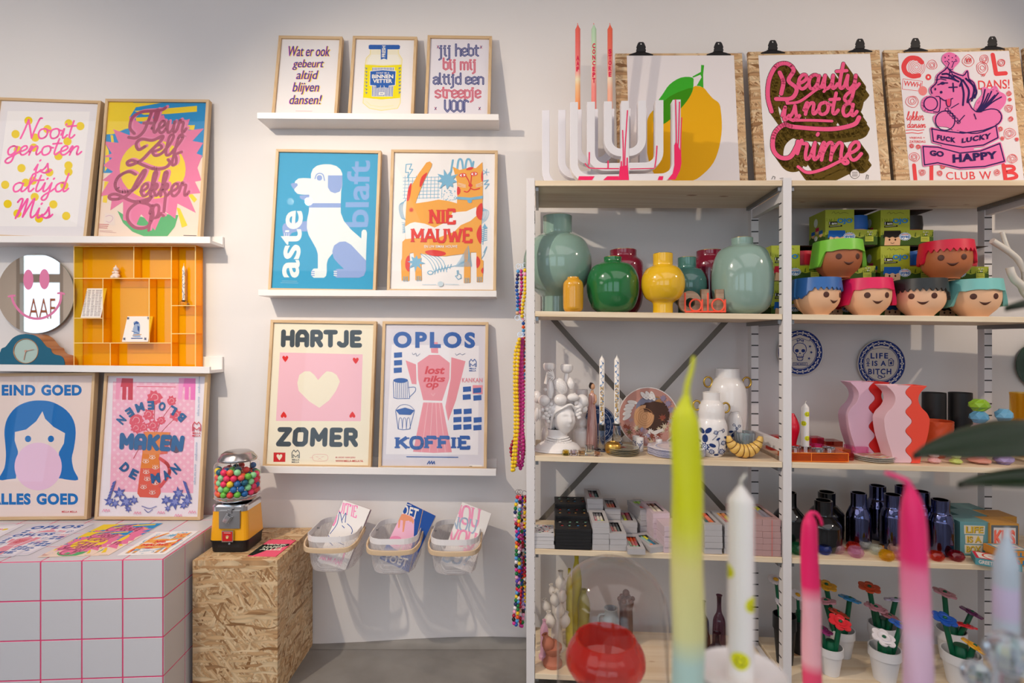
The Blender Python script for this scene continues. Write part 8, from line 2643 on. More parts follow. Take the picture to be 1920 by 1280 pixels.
# coloured glass block holders
def block(label,zx,w,hw,hh,colour,zbase=None,ry=0.0,dp=None):
 q=base('s2',ZC(zx,0)[0],w,0.03);m=mpp(q)/6.736
 if zbase is not None:
  q.z=zbase
 s_,h_=hw*m,hh*m
 d_=dp if dp else s_
 root=thing('glass_block',label,'candle holder',q,'coloured glass block candle holders')
 old=Matrix.Translation(q)@Matrix.Rotation(-SA+ry,4,'Z')
 G=tint_glass(colour.strip('#'),colour,0.2)
 mb=MB();mb.M=old
 mb.box((-s_,-d_,0),(s_,d_,h_));mb.build('glass_body',G,root,bevel=0.001)
 rr=min(s_,d_)*0.42
 mb=MB();mb.M=old;mb.lathe([(rr,h_+0.0003),(rr,h_*0.55),(0,h_*0.55)],20);mb.lathe([(rr,h_+0.0004),(rr*1.15,h_+0.0004)],20)
 mb.build('candle_well',col(colour,0.15,name='well_'+colour.strip('#')),root)
 return q,h_
block('tall red glass block beside the shelving post',150,0.215,78,175,'#d8483c')
block('coral glass block behind the smiley candle, nearest the post',445,0.150,58,98,'#f0564a')
block('magenta glass block behind the orange tray',700,0.150,82,118,'#e0459a')
q_,h_=block('wide dark red glass block at the back',850,0.225,104,128,'#a0361e')
block('crimson glass block at the back beside the wide dark one',655,0.225,78,165,'#c81e4c')
block('orange glass block behind the corner of the tray',905,0.150,88,88,'#f08048')
block('amber glass block by the corner of the orange tray',965,0.098,92,118,'#ee8a3c')
block('small red glass block in front at the tray corner',1085,0.060,42,92,'#c42a2c')
block('pink glass block in front of the lilac wavy vase',1178,0.118,98,140,'#ef86b6')
# red tulip shaped vase behind
vase('tulip_vase','glossy red tulip shaped vase behind the shelving post','vase','s2',375,0.225,[(56,900),(50,860),(66,800),(92,720),(90,670),(60,615),(26,575)],ZC,col('#cf1230',0.2,coat=0.3),None)
# interlocking wavy vases
def wavy_pair(zc,w,top,labs,cols,k=1.0):
 pxc=R6(zc,0)[0]
 p=base('s2',pxc,w,0.085)
 m=mpp(p)/3.556
 H_=zpx(R6(0,top)[1],p)-p.z
 hw=[(0.0,85),(0.10,95),(0.21,112),(0.31,128),(0.42,140),(0.52,146),(0.58,145),(0.65,128),(0.71,98),(0.77,80),(0.83,74),(0.89,82),(0.94,100),(0.98,122),(1.0,130)]
 hwm=[(t*H_,h*m*k)for t,h in hw]
 prof=[(v.x,v.y)for v in catmull([Vector((a_,b_,0))for a_,b_ in hwm],4)]
 D_=0.062
 n=64
 def edge(z):
  return 0.006+0.010*math.sin(z/H_*2*PI*4+0.6)*1.0
 zs=[H_*i/n for i in range(n+1)]
 for side,lab,h in((-1,labs[0],cols[0]),(1,labs[1],cols[1])):
  outer=[(side*float(np.interp(z,[a_ for a_,b_ in prof],[b_ for a_,b_ in prof])),z)for z in zs]
  inner=[(edge(z)+side*0.0006,z)for z in zs]
  mb=MB()
  rows=len(zs)
  vs=[]
  for(xo,z),(xi,_)in zip(outer,inner):
   for wv in(-D_/2,D_/2):
    vs.append(p+SU*xo+SW*(wv+D_/2)+Vector((0,0,z)));vs.append(p+SU*xi+SW*(wv+D_/2)+Vector((0,0,z)))
  fs=[]
  for i in range(rows-1):
   a_,b_=4*i,4*(i+1)
   q4=[(a_,a_+1,b_+1,b_),(a_+3,a_+2,b_+2,b_+3),(a_+2,a_,b_,b_+2),(a_+1,a_+3,b_+3,b_+1)]
   fs+=q4 if side>0 else[tuple(reversed(f))for f in q4]
  fs.append((0,1,3,2))
  # recessed mouth
  e_=4*(rows-1)
  (xo,z),(xi,_)=outer[-1],inner[-1]
  tk=0.004*side
  b0=len(vs)
  for xx,ww in((xo-tk,0.004),(xi+tk,0.004),(xi+tk,D_-0.004),(xo-tk,D_-0.004)):
   vs.append(p+SU*xx+SW*ww+Vector((0,0,z)))
  for xx,ww in((xo-tk*4,0.004),(xi+tk*2.4,0.004),(xi+tk*2.4,D_-0.004),(xo-tk*4,D_-0.004)):
   vs.append(p+SU*xx+SW*ww+Vector((0,0,z-0.010)))
  o4=[e_,e_+1,e_+3,e_+2]
  for i in range(4):
   j=(i+1)%4
   fs.append((o4[i],o4[j],b0+j,b0+i));fs.append((b0+i,b0+j,b0+4+j,b0+4+i))
  fs.append((b0+4,b0+5,b0+6,b0+7))
  mb.add(vs,fs)
  tag(mb.build('wavy_vase',col(h,0.42,name='matt_'+h.strip('#')),loc=p+SU*side*0.03,bevel=0.0010),lab,'vase','interlocking wavy vases')
wavy_pair(895,0.105,450,('lilac half of the rear pair of interlocking wavy vases','red half of the rear pair of interlocking wavy vases'),('#d9b0c4','#c01a18'),0.98)
wavy_pair(1140,0.030,473,('lilac pink half of the front pair of interlocking wavy vases','orange red half of the front pair of interlocking wavy vases'),('#e3bcc4','#ea4a36'))
def fn_stripes(a,r):
 for k in range(9):
  c=('#d0305a','#e8b050','#e9e2d6','#e07a4a')[k%4]
  y=r*(0.25+0.19*k)
  a.line([(r*0.25,y),(r*0.6,y+r*0.12),(r,y-r*0.1),(r*1.4,y+r*0.12),(r*1.75,y)],r*0.07,c,4)
disc_stack('dessert_plate','striped dessert plate before the wavy vases','plate','s2',ZC(1400,0)[0],0.070,0.0600,3,0.0055,[col('#e6ded2',0.2,coat=0.4),col('#3a3430',0.2,metal=0.5)],'striped dessert plates',art=fn_stripes)
# orange relief bowl
o,p,pr=vase('relief_bowl','orange terracotta bowl with a relief of leaves behind the wavy vases','bowl','s2',520,0.150,[(100,880),(130,840),(175,760),(196,690),(200,640),(204,612),(206,600)],ZD,col('#d9562a',0.4,name='orange_terracotta'),None,neck=0.92,depth=0.6,sq=lambda a_,z_:1+0.02*math.sin(a_*18+z_*260)+0.015*math.sin(a_*7-z_*180))
for zx,w,lab in((495,0.232,'matt black cylinder vase nearer the wavy vases'),(795,0.228,'matt black cylinder vase beside the stacked stones')):
 vase('cylinder_vase',lab,'vase','s2',zx,w,[(144,740),(145,735),(145,300),(144,282)],ZD,col('#141416',0.5,name='matt_black'),'matt black cylinder vases',smooth=False,neck=0.95,depth=0.7)
def stone(mb,c,rx,rz,seed,n=7):
 rnd=random.Random(seed)
 rings=[(0.55,-1.0),(1.0,-0.3),(0.92,0.45),(0.5,1.0)]
 vs=[]
 for f_,zz in rings:
  for k in range(n):
   a_=2*PI*(k+(0.5 if zz in(-0.3,1.0)else 0))/n
   r_=rx*f_*rnd.uniform(0.9,1.08)
   vs.append(c+Vector((r_*math.cos(a_),r_*math.sin(a_),rz*zz)))
 fs=[tuple(reversed(range(n)))]
 for j in range(3):
  for k in range(n):
   k2=(k+1)%n
   fs.append((j*n+k,j*n+k2,(j+1)*n+k2));fs.append((j*n+k,(j+1)*n+k2,(j+1)*n+k))
 fs.append(tuple(range(3*n,4*n)))
 mb.add(vs,fs)
def stones(label,zx,w,seq):
 q=base('s2',ZD(zx,0)[0],w,0.03);m=mpp(q)/6.096*1.04
 root=thing('stacked_stone_holder',label,'candle holder',q,'stacked stone candle holders')
 z=0.0
 for i,(hw,hh,c)in enumerate(seq):
  mb=MB();stone(mb,q+Vector((0,0,z+hh*m)),hw*m,hh*m,i+int(zx));mb.build('stone',col(c,0.3,coat=0.2),root,bevel=0.0006)
  z+=2*hh*m
stones('candle holder of stacked facetted stones, lime on blue on pink',1010,0.060,((112,34,'#c98a7a'),(100,60,'#d9a0a8'),(88,62,'#d8b4b8'),(82,66,'#d9b2bc'),(90,66,'#5f9cc0'),(100,64,'#8bb52c')))
stones('candle holder of stacked facetted stones with a blue cube on top',1290,0.060,((95,50,'#9a8ab8'),(85,60,'#e07a30'),(80,62,'#e9c9a0'),(84,60,'#cf6a2a'),(82,70,'#6aa3c4')))
stones('small pink stone candle holder low on the shelf by the orange red vase',495,0.045,((66,30,'#d9a6a4'),(50,26,'#e0b8b4')))
stones('small lime stone candle holder low on the shelf',745,0.045,((66,28,'#b9c46a'),(50,24,'#d0d28a')))
vase('glass_vase','flared amber yellow glass vase at the end of the shelf','vase','s2',1540,0.200,[(110,1030),(112,1000),(118,900),(130,760),(150,560),(178,380),(196,285)],ZD,tint_glass('amber_yellow','#e6b43c',0.08),None,smooth=False,neck=0.97,depth=0.9)
# ------------------------------------------------------------------ third shelf, first bay: stacks of candle boxes
ZE=zoom(1000,900,7.68);ZF=zoom(1300,920,9.144)
GREYC=col('#b4b1b3',0.55,name='grey_card');BLKC=col('#1b1a1c',0.5,name='black_card');PNKC=col('#b3908e',0.55,name='dusty_pink_card');LILC=col('#cdb8c0',0.55,name='pale_lilac_card');WHTC=col('#c9c6c8',0.55,name='white_card')
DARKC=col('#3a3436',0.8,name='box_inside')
_plain={}
def plain_box(w,d,h,mat,name='candle_box'):
 key=(round(w,4),round(d,4),round(h,4),mat.name)
 if key not in _plain:
  o=MB().box((-w/2,0,0),(w/2,d,h)).build(name,mat,bevel=0.0008)
  _plain[key]=[o,False]
 src=_plain[key]
 if not src[1]:
  src[1]=True
  return src[0]
 c=src[0].copy();COL.objects.link(c)
 return c
def window_box(name,w,d,h,mat,p,rz,label,group,cands,win=None):
 """box with an opening in its lid that shows two or three candles"""
 root=thing(name,label,'box',p,group)
 x0,x1,y0,y1=win or(-w*0.30,w*0.30,d*0.16,d*0.84)
 t=0.0012
 mb=MB()
 mb.box((-w/2,0,0),(w/2,d,t));mb.box((-w/2,0,t),(w/2,t,h));mb.box((-w/2,d-t,t),(w/2,d,h))
 mb.box((-w/2,t,t),(-w/2+t,d-t,h));mb.box((w/2-t,t,t),(w/2,d-t,h))
 mb.box((-w/2+t,t,h-t),(w/2-t,y0,h));mb.box((-w/2+t,y1,h-t),(w/2-t,d-t,h))
 mb.box((-w/2+t,y0,h-t),(x0,y1,h));mb.box((x1,y0,h-t),(w/2-t,y1,h))
 o=mb.build('carton',mat);o.parent=root
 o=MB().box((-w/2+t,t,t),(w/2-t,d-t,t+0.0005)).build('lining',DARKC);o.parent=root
 n=len(cands)
 r=min((x1-x0)/(2*n),(h-2*t)/2)*0.98
 for i,c3 in enumerate(cands):
  x=x0+(x1-x0)*(i+0.5)/n
  mb=MB();seg=len(c3)
  for k,h3 in enumerate(c3):
   ya=d*0.06+d*0.88*k/seg;yb_=d*0.06+d*0.88*(k+1)/seg
   mb.tube([(x,ya,t+r+0.0006),(x,yb_,t+r+0.0006)],r,12,mat=k)
  o=mb.build('boxed_candle',[col(h3,0.4)for h3 in c3]);o.parent=root
 root.rotation_euler=(0,0,rz)
 return root
def stack(labname,px,w,width,depth,bh,n,mat,top,group,rz=-SA,jitter=0.0015,name='candle_box',level='s3',zadd=0.0):
 q=base(level,px,w,width/2+0.004)
 rnd=random.Random(int(px*7+w*100))
 for k in range(n):
  z=q.z+zadd+k*(bh+0.0006)
  dx,dy=rnd.uniform(-jitter,jitter),rnd.uniform(-jitter,jitter)
  pos=Vector((q.x+dx,q.y+dy,z))
  if k==n-1 and top:
   window_box(name,width,depth,bh,mat,pos,rz,'topmost box of '+labname,group,top)
  else:
   o=plain_box(width,depth,bh,mat,name)
   o.location=pos;o.rotation_euler=(0,0,rz)
   if k==n-1:
    tag(o,'topmost box of '+labname,'box',group)
   else:
    tag(o,'closed box lower down in '+labname,'box','lower boxes of '+labname)
 return q,q.z+zadd+n*(bh+0.0006)
CBG='candle boxes with windows on the third shelf'
RED,CORAL,MINT,GRY,YEL_,SKY_,ORG_,TEA_='#d8304a','#f0705a','#9fcdb4','#8d8a8e','#d9dc3c','#8fb9c4','#f06a3a','#1f6a8a'
# white dotted boxes against the post
q,zt=stack('the low white dotted stack against the post',ZE(152,0)[0],0.004,0.0685,0.085,0.0122,3,WHTC,None,CBG)
root=plain_box(0.0685,0.085,0.0126,WHTC,'dotted_box');root.location=(q.x,q.y,zt);root.rotation_euler=(0,0,-SA)
tag(root,'white box printed with coloured dots on top of the low stack by the post','box')
pl=Pl((-0.034,0.0005,0.01265),(1,0,0),(0,1,0),0.068,0.084);a=Art(pl);rnd=random.Random(8);a.dz=0.00003
for k in range(40):
 a.oval(rnd.uniform(0.004,0.064),rnd.uniform(0.006,0.080),rnd.uniform(0.0018,0.0042),rnd.uniform(0.0018,0.0036),rnd.choice(['#20262c','#c0303a','#2f7a3c','#4a5a9a','#e0a02a','#5a3a6a','#1f5a4a','#d86a3a']),0,12,up=(k%8==0))
o=a.build('dot_print',None);o.data.transform(Matrix.Translation(ORG[o.name]));o.location=(0,0,0);o.parent=root
def star_box(q,zt,rz,label,k0):
 root=thing('star_box',label,'box',Vector((q.x,q.y,zt)),'black star candle boxes')
 W_,D_,H_=0.1195,0.098,0.0108
 o=MB().box((-W_/2,0,0),(W_/2,D_,H_)).build('carton',BLKC,bevel=0.0008);o.parent=root
 pl=Pl((-W_/2,0,H_+0.0001),(1,0,0),(0,1,0),W_,D_);a=Art(pl);a.dz=0.00003
 rnd=random.Random(k0)
 for i in range(4):
  for j in range(2):
   x=W_*(0.16+0.235*i)+rnd.uniform(-0.004,0.004);y=D_*(0.42+0.36*j)
   star(a,x,y,0.0105,0.0045,5,'#060606',0.3)
   star(a,x+0.002,y-0.006,0.0062,0.0028,5,rnd.choice(['#c89a5a','#3f7fae','#7fae9a','#b03a3a','#d8cfc0','#a8743c']),0.9)
 a.line([(W_*0.36,D_*0.07),(W_*0.64,D_*0.07)],0.0018,'#8a6a44')
 o=a.build('star_print',None);o.data.transform(Matrix.Translation(ORG[o.name]));o.location=(0,0,0);o.parent=root
 root.rotation_euler=(0,0,rz)
for j,lb in enumerate(('front','middle','rear')):
 q,zt=stack('the %s stack of black star boxes'%lb,ZE(575,0)[0]-2*j,0.002+0.1005*j,0.1195,0.098,0.0108,5+j,BLKC,None,CBG,jitter=0.0006,name='star_box')
 star_box(q,zt,-SA,'black box with star windows topping the %s stack of star boxes'%lb,j)
GB=0.0185
dpt=0.150
stack('the five high grey stack beside the black boxes',ZE(975,0)[0],0.006,0.0565,0.135,0.0178,5,GREYC,(('#d8304a','#c9a0a8','#7d7a80'),('#8fc2b4','#d8d2c8','#77747a'),('#d5dc6a','#d8d2c8','#77747a')),CBG)
stack('the tall grey stack at the back beside the black boxes',ZE(888,0)[0],0.150,0.0565,0.135,0.0180,7,GREYC,(('#c22f3a','#d9667a','#a8a4a8'),('#e04a6a','#b9aeb4','#8a878c'),('#7fb0aa','#3a6a6a','#2a2a2e')),CBG,zadd=0.0)
stack('the three high grey stack with coral candles',ZE(1220,0)[0],0.006,0.0560,0.135,0.0190,3,GREYC,(('#d8404f','#d88a8a','#8d8a8e'),('#e8505a','#d8c0b0','#6f6c70'),('#5a6a6a','#6a7a7a','#5a5a5e')),CBG)
stack('the grey stack behind the one with coral candles',ZE(1148,0)[0],0.148,0.0560,0.135,0.0185,5,GREYC,(('#e0604a','#e2705a','#8d8a8e'),('#f0764a','#e88a5a','#9a979c'),('#d84a4a','#d86a5a','#8d8a8e')),CBG)
stack('the single grey row at the shelf edge with mint candles',ZE(1488,0)[0],-0.020,0.0570,0.135,0.0185,1,GREYC,(('#7fbf9a','#a8cdb0','#f0603a'),('#8fcaa4','#f08a80','#f2703a'),('#7fbf9a','#e0808a','#f0603a')),CBG,jitter=0)
stack('the grey stack behind the box with mint candles',ZE(1385,0)[0],0.125,0.0560,0.135,0.0185,3,GREYC,(('#c9cf3a','#b8b86a','#d0808a'),('#8a6a6a','#b9707a','#d8506a')),CBG)
stack('the single grey box with a blue and yellow candle',ZE(1800,0)[0],0.004,0.0570,0.135,0.0185,1,GREYC,(('#f4855a','#c9b8b4','#9ac4b4'),('#f08a60','#a8bdb8','#9ac4b4'),('#2a6f8f','#3a7f9a','#d9d23a')),CBG,rz=-SA+0.30)
stack('the four high grey stack with lime tipped candles',ZE(1655,0)[0],0.150,0.0570,0.125,0.0188,5,GREYC,(('#e0503a','#b0a8ae','#9fcf4a'),('#d83a3a','#b9aab4','#9fcf4a')),CBG,rz=-SA+0.22)
for i,px_ in enumerate((1241,1262)):
 stack('the pale lilac stack %s the yellow candle'%('beside' if i==0 else 'behind'),px_,0.006+0.075*(1-i),0.060,0.14,0.0172,5+(1-i),LILC,(('#e8dcc8','#e6d8c4','#8a5a4a'),('#efe2d2','#e0cdbb','#8a5a4a'))if i==0 else None,CBG,rz=-SA+0.12)
stack('the grey stack with red candles between the foreground candles',1338,0.006,0.0580,0.150,0.0190,5,GREYC,(('#3f6f72','#7a5a66','#d8303a'),('#e2703a','#f08a70','#e02a3a')),CBG)
stack('the grey stack behind the white foreground candle',1375,0.012,0.0580,0.150,0.0190,5,GREYC,(('#b05a5a','#c98a80','#e0a04a'),('#c9b43a','#d9c04a','#d88a5a')),CBG)
for i,px_ in enumerate((1412.5,1447)):
 q,zt=stack('the dusty pink stack %s'%('touching the post' if i else 'next to the one at the post'),px_,0.004,0.0590,0.175,0.0196,6,PNKC,(('#8f8a98','#d8324a','#a8cfae')if i==0 else('#8f8a98','#9a949e','#f0a03a'),('#7f8a98','#8a8490','#e02a4a')if i==0 else('#8f8a98','#8f8a98','#d8d92a')),CBG)
 mb=MB()
 mb.box((q.x-0.0005,q.y-0.0028,q.z+0.002),(q.x+0.0005,q.y-0.0022,zt-0.001))
 o=tag(mb.build('red_ribbon',col('#e8584a',0.5),loc=(q.x,q.y-0.0025,q.z+0.002)),'thin orange red band down the front of the dusty pink stack %s'%('touching the post' if i else 'next to it'),'ribbon')
for k,v_ in _plain.items():
 if not v_[1]:
  bpy.data.objects.remove(v_[0])
  # ------------------------------------------------------------------ third shelf, second bay
BLKG=col('#0d0d10',0.06,coat=0.5,name='black_glaze')
IRD=col('#1a2448',0.10,metal=1.0,name='iri_base').copy();IRD.name='iridescent_dark_glass'
bb=IRD.node_tree.nodes['Principled BSDF'];bb.inputs['Base Color'].default_value=(0.10,0.11,0.22,1);bb.inputs['Thin Film IOR'].default_value=1.7;bb.inputs['Metallic'].default_value=1.0;bb.inputs['Roughness'].default_value=0.07
_nt=IRD.node_tree;_tc=N(_nt,'ShaderNodeTexCoord');_nz=N(_nt,'ShaderNodeTexNoise');_nz.inputs['Scale'].default_value=9;_nt.links.new(_tc.outputs['Object'],_nz.inputs[0])
_mr=N(_nt,'ShaderNodeMapRange');_mr.inputs[1].default_value=0.3;_mr.inputs[2].default_value=0.7;_mr.inputs[3].default_value=180;_mr.inputs[4].default_value=620;_nt.links.new(_nz.outputs[0],_mr.inputs[0]);_nt.links.new(_mr.outputs[0],bb.inputs['Thin Film Thickness'])
for zx,w,y0,y1,yn,hb_,hn,lab in((186,0.13,405,165,232,96,44,'squat glossy black vase half hidden by the shelving post'),(406,0.200,420,163,232,105,54,'squat glossy black vase at the back'),(386,0.095,452,212,284,110,55,'squat glossy black vase in front of its twin')):
 vase('bottle_vase',lab,'vase','s3',zx,w,[(hb_*0.85,y0),(hb_,y0-22),(hb_,yn+62),(hb_*0.97,yn+40),(hn+10,yn+4),(hn,yn-4),(hn,y1)],R8,BLKG,'squat glossy black vases')
for zx,w,y0,y1,yn,hb_,hn,lab in((593,0.130,410,168,228,77,49,'iridescent dark vase with green and gold sheen, nearest the black vases'),(704,0.215,385,126,188,78,51,'iridescent dark vase at the back, behind the blue one'),(793,0.120,440,178,238,80,54,'iridescent blue vase in the middle of the row'),(852,0.215,385,128,188,78,50,'iridescent dark vase at the back, behind the big pink candle'),(1072,0.085,478,208,270,84,58,'iridescent blue vase next to the game boxes'),(960,0.135,440,160,222,78,52,'iridescent dark vase hidden mostly by the big pink candle')):
 vase('bottle_vase',lab,'vase','s3',zx,w,[(hb_*0.9,y0),(hb_,y0-18),(hb_,yn+48),(hb_*0.95,yn+30),(hn+9,yn+6),(hn,yn-2),(hn,y1)],R8,IRD,'iridescent dark bottle vases')
q=base('s3',R8(726,0)[0],0.075,0.01);tag(MB().lathe([(0,0),(0.0085,0),(0.0085,0.026),(0.0065,0.026),(0.0065,0.012),(0,0.012)],20,c=q).build('brass_tube',GOLD,loc=q),'small brass tube among the glass votives','candle holder')
VOT=[(237,475,52,'#2f9a6a','green glass votive beside the small pink candle',0.040),(393,470,46,'#2f55c8','cobalt blue glass votive behind the small pink candle',0.046),(468,460,46,'#f0c4d4','pale pink glass votive next to the cobalt one',0.058),(562,448,46,'#e8442a','orange red glass votive at the back',0.078),(630,432,48,'#eef2f0','clear glass votive at the back beside the orange red one',0.098),(697,466,48,'#e6efe9','clear glass votive next to the yellow one',0.060),(576,487,52,'#e8b4d8','lilac pink glass votive in the front row',0.030),(757,512,52,'#f2c21a','yellow glass votive at the shelf edge',0.010),(805,455,46,'#f4d0c4','peach glass votive behind the yellow one',0.075),(845,512,50,'#f0a8c4','pink glass votive half behind the big pink candle',0.016),(1050,512,50,'#e2421c','orange glass votive to the side of the big pink candle',0.024),(1165,512,54,'#b00a34','crimson facetted glass votive by the game box',0.028)]
for zx,zy,hw,h,lab,w in VOT:
 q=base('s3',R8(zx,0)[0],w,0.03);m=mpp(q)/3.122*cosx(R8(zx,0)[0])
 r=hw*m
 rnd=random.Random(zx)
 mb=MB();rings=[(0.62,0),(0.9,0.28),(1.0,0.62),(0.92,0.95),(0.74,1.22)]
 nn=10;vs=[];fs=[]
 for j,(f_,zz)in enumerate(rings):
  for k in range(nn):
   a_=2*PI*(k+0.5*(j%2))/nn
   vs.append(q+Vector((r*f_*math.cos(a_),r*f_*math.sin(a_),r*zz)))
 for j in range(len(rings)-1):
  for k in range(nn):
   k2=(k+1)%nn
   if j%2==0:
    fs+=[(j*nn+k,j*nn+k2,(j+1)*nn+k),(j*nn+k2,(j+1)*nn+k2,(j+1)*nn+k)]
   else:
    fs+=[(j*nn+k,j*nn+k2,(j+1)*nn+k2),(j*nn+k,(j+1)*nn+k2,(j+1)*nn+k)]
 b0=len(vs);L=(len(rings)-1)*nn
 for(f_,zz)in((0.60,1.22),(0.56,0.45)):
  for k in range(nn):
   a_=2*PI*k/nn
   vs.append(q+Vector((r*f_*math.cos(a_),r*f_*math.sin(a_),r*zz)))
 for k in range(nn):
  k2=(k+1)%nn
  fs.append((L+k,L+k2,b0+k2,b0+k));fs.append((b0+k,b0+k2,b0+nn+k2,b0+nn+k))
 fs.append(tuple(range(b0+nn,b0+2*nn)));fs.append(tuple(reversed(range(nn))))
 mb.add(vs,fs)
 tag(mb.build('glass_votive',tint_glass('votive'+h.strip('#'),h,0.22),loc=q),lab,'tealight holder','facetted glass votives')
 # game boxes
def printed_box(name,label,px,w,width,depth,height,cols_,fn,group=None,rz=-SA,z=None,cat='box',top=None):
 q=base('s3',px,w,width)
 if z is not None:
  q.z=z
 root=thing(name,label,cat,q,group)
 o=MB().box((0,0,0),(width,depth,height)).build('carton',col(cols_,0.5),bevel=0.0008);o.parent=root
 pl=Pl((0,-0.0001,0),(1,0,0),(0,0,1),width,height);a=Art(pl);a.dz=0.00004;fn(a,width,height)
 o=a.build('front_print',None);o.data.transform(Matrix.Translation(ORG[o.name]));o.location=(0,0,0);o.parent=root
 if top:
  pl=Pl((0,0,height+0.0001),(1,0,0),(0,1,0),width,depth);a=Art(pl);a.dz=0.00004;top(a,width,depth)
  o=a.build('lid_print',None);o.data.transform(Matrix.Translation(ORG[o.name]));o.location=(0,0,0);o.parent=root
 root.rotation_euler=(0,0,rz)
 return q
def fn_lifebox(a,w,h):
 for i,(t,x0,x1)in enumerate((('LIFE',.13,.86),('IS A',.17,.80),('BOX',.15,.78))):
  y1=h*(0.90-i*0.29)
  a.poly([(w*x0,y1),(w*x1,y1-h*.01),(w*(x1-.02),y1-h*.27),(w*(x0+.01),y1-h*.26)],'#cfc4b0')
  a.text(t,(w*(x0+.07),y1-h*.04,w*(x1-.05),y1-h*.235),'#5a4a2a',0.05)
  a.text(t,(w*(x0+.06),y1-h*.03,w*(x1-.06),y1-h*.225),'#c9a93a',0.03)
def fn_kus(a,w,h):
 a.poly([(w*.04,h*.05),(w*.96,h*.05),(w*.96,h*.95),(w*.04,h*.95)],'#5f6468');a.poly([(w*.12,h*.1),(w*.88,h*.1),(w*.88,h*.88),(w*.12,h*.88)],'#cfc8c4')
 a.text('KUS',(w*.14,h*.80,w*.86,h*.36),'#d8503c',0.05);a.text('KUS',(w*.16,h*.82,w*.84,h*.40),'#e8705a',0.02);a.poly([(w*.14,h*.1),(w*.8,h*.1),(w*.8,h*.26),(w*.14,h*.26)],'#d86a5c')
qb=None
hbx=0.112
for k in range(3):
 printed_box('word_game_box',('teal box lettered LIFE IS A BOX facing out','teal box standing behind the LIFE IS A BOX one','rearmost teal box in the row behind LIFE IS A BOX')[k],R8(1187,0)[0]-1.5*k,0.070+0.075*k,0.0925,0.073,hbx,'#5f8f94',fn_lifebox if k==0 else(lambda a,w,h:a.line([(0.01,0.01),(0.02,0.01)],0.002,'#4a6a6c')),'teal boxes lettered LIFE IS A BOX')
for k in range(2):
 printed_box('word_game_box',('ochre box lettered KUS facing out','ochre box standing behind the KUS one')[k],R8(1362,0)[0]-2*k,0.062+0.078*k,0.0925,0.075,hbx,'#c08a3c',fn_kus if k==0 else(lambda a,w,h:a.line([(0.01,0.01),(0.02,0.01)],0.002,'#8a6a2c')),'ochre boxes lettered KUS')
def fn_greet(a,w,h):
 a.text('GREETING CARDS',(w*.08,h*.80,w*.92,h*.25),'#e9d8cc',0.02)
def top_greet(a,w,d):
 a.poly([(w*.03,d*.05),(w*.97,d*.05),(w*.97,d*.97),(w*.03,d*.97)],'#d0304a');a.poly([(w*.1,d*.14),(w*.9,d*.14),(w*.9,d*.88),(w*.1,d*.88)],'#e6dfda')
 a.ring(w*.5,d*.5,w*.26,w*.30,'#d8402f',28);a.line([(w*.35,d*.55),(w*.5,d*.4),(w*.65,d*.55)],w*.03,'#d8402f',4)
def fn_teal(a,w,h):
 a.text('CARDS',(w*.2,h*.75,w*.8,h*.25),'#d8b0a8',0.03)
q=printed_box('card_set','flat teal boxed card set with a red border in front of the game boxes',R8(1275,0)[0],-0.005,0.112,0.072,0.021,'#4f8f98',fn_greet,rz=-SA-0.50,top=top_greet)
def fn_nel(a,w,h):
 a.poly([(0,h*.1),(w,h*.1),(w,h*.9),(0,h*.9)],'#c9873a');a.text('NELLA',(w*.08,h*.82,w*.92,h*.2),'#3f7fa0',0.04)
def top_nel(a,w,d):
 a.poly([(w*.05,d*.08),(w*.95,d*.08),(w*.95,d*.92),(w*.05,d*.92)],'#5f9ab0');a.poly([(w*.12,d*.2),(w*.88,d*.2),(w*.88,d*.8),(w*.12,d*.8)],'#d9cdbb');a.poly([(w*.2,d*.4),(w*.8,d*.4),(w*.8,d*.6),(w*.2,d*.6)],'#b0a8c8')
q=printed_box('card_set','orange boxed card set, lower of the two by the picture edge',R8(1440,0)[0],-0.012,0.10,0.070,0.0235,'#c9873a',fn_nel,rz=-SA,top=None)
printed_box('card_set','orange boxed card set with a blue lid, lying on the other orange one',R8(1425,0)[0],-0.010,0.10,0.068,0.0235,'#c9873a',fn_nel,rz=-SA,z=q.z+0.0242,top=top_nel)
# ------------------------------------------------------------------ bottom shelf
ZG=zoom(1000,1030,5.12)
WPOT=col('#d9d0c6',0.6,name='chalk_ceramic');TERR=col('#b06a52',0.65,name='terracotta');PPOT=col('#d8a4b8',0.5,name='pink_ceramic');YPOT=col('#c9b92f',0.4,name='yellow_ceramic')
def bulb(mb,c,r,neck_r,neck_h,tilt=(0,0),k=1.15):
 """small round bottle: c is the bulb's centre"""
 old=mb.M
 mb.M=mb.M@Matrix.Translation(Vector(c))@Matrix.Rotation(tilt[0],4,'Y')@Matrix.Rotation(tilt[1],4,'X')
 pr=[(0.0,-r*k),(r*0.55,-r*k*0.93),(r*0.9,-r*0.5),(r,0),(r*0.88,r*0.5),(neck_r*1.25,r*k*0.86),(neck_r,r*k),(neck_r,r*k+neck_h),(neck_r*1.2,r*k+neck_h*1.25),(neck_r*0.8,r*k+neck_h*1.25),(neck_r*0.75,r*k*0.6),(0,r*k*0.5)]
 mb.lathe(pr,24);mb.M=old
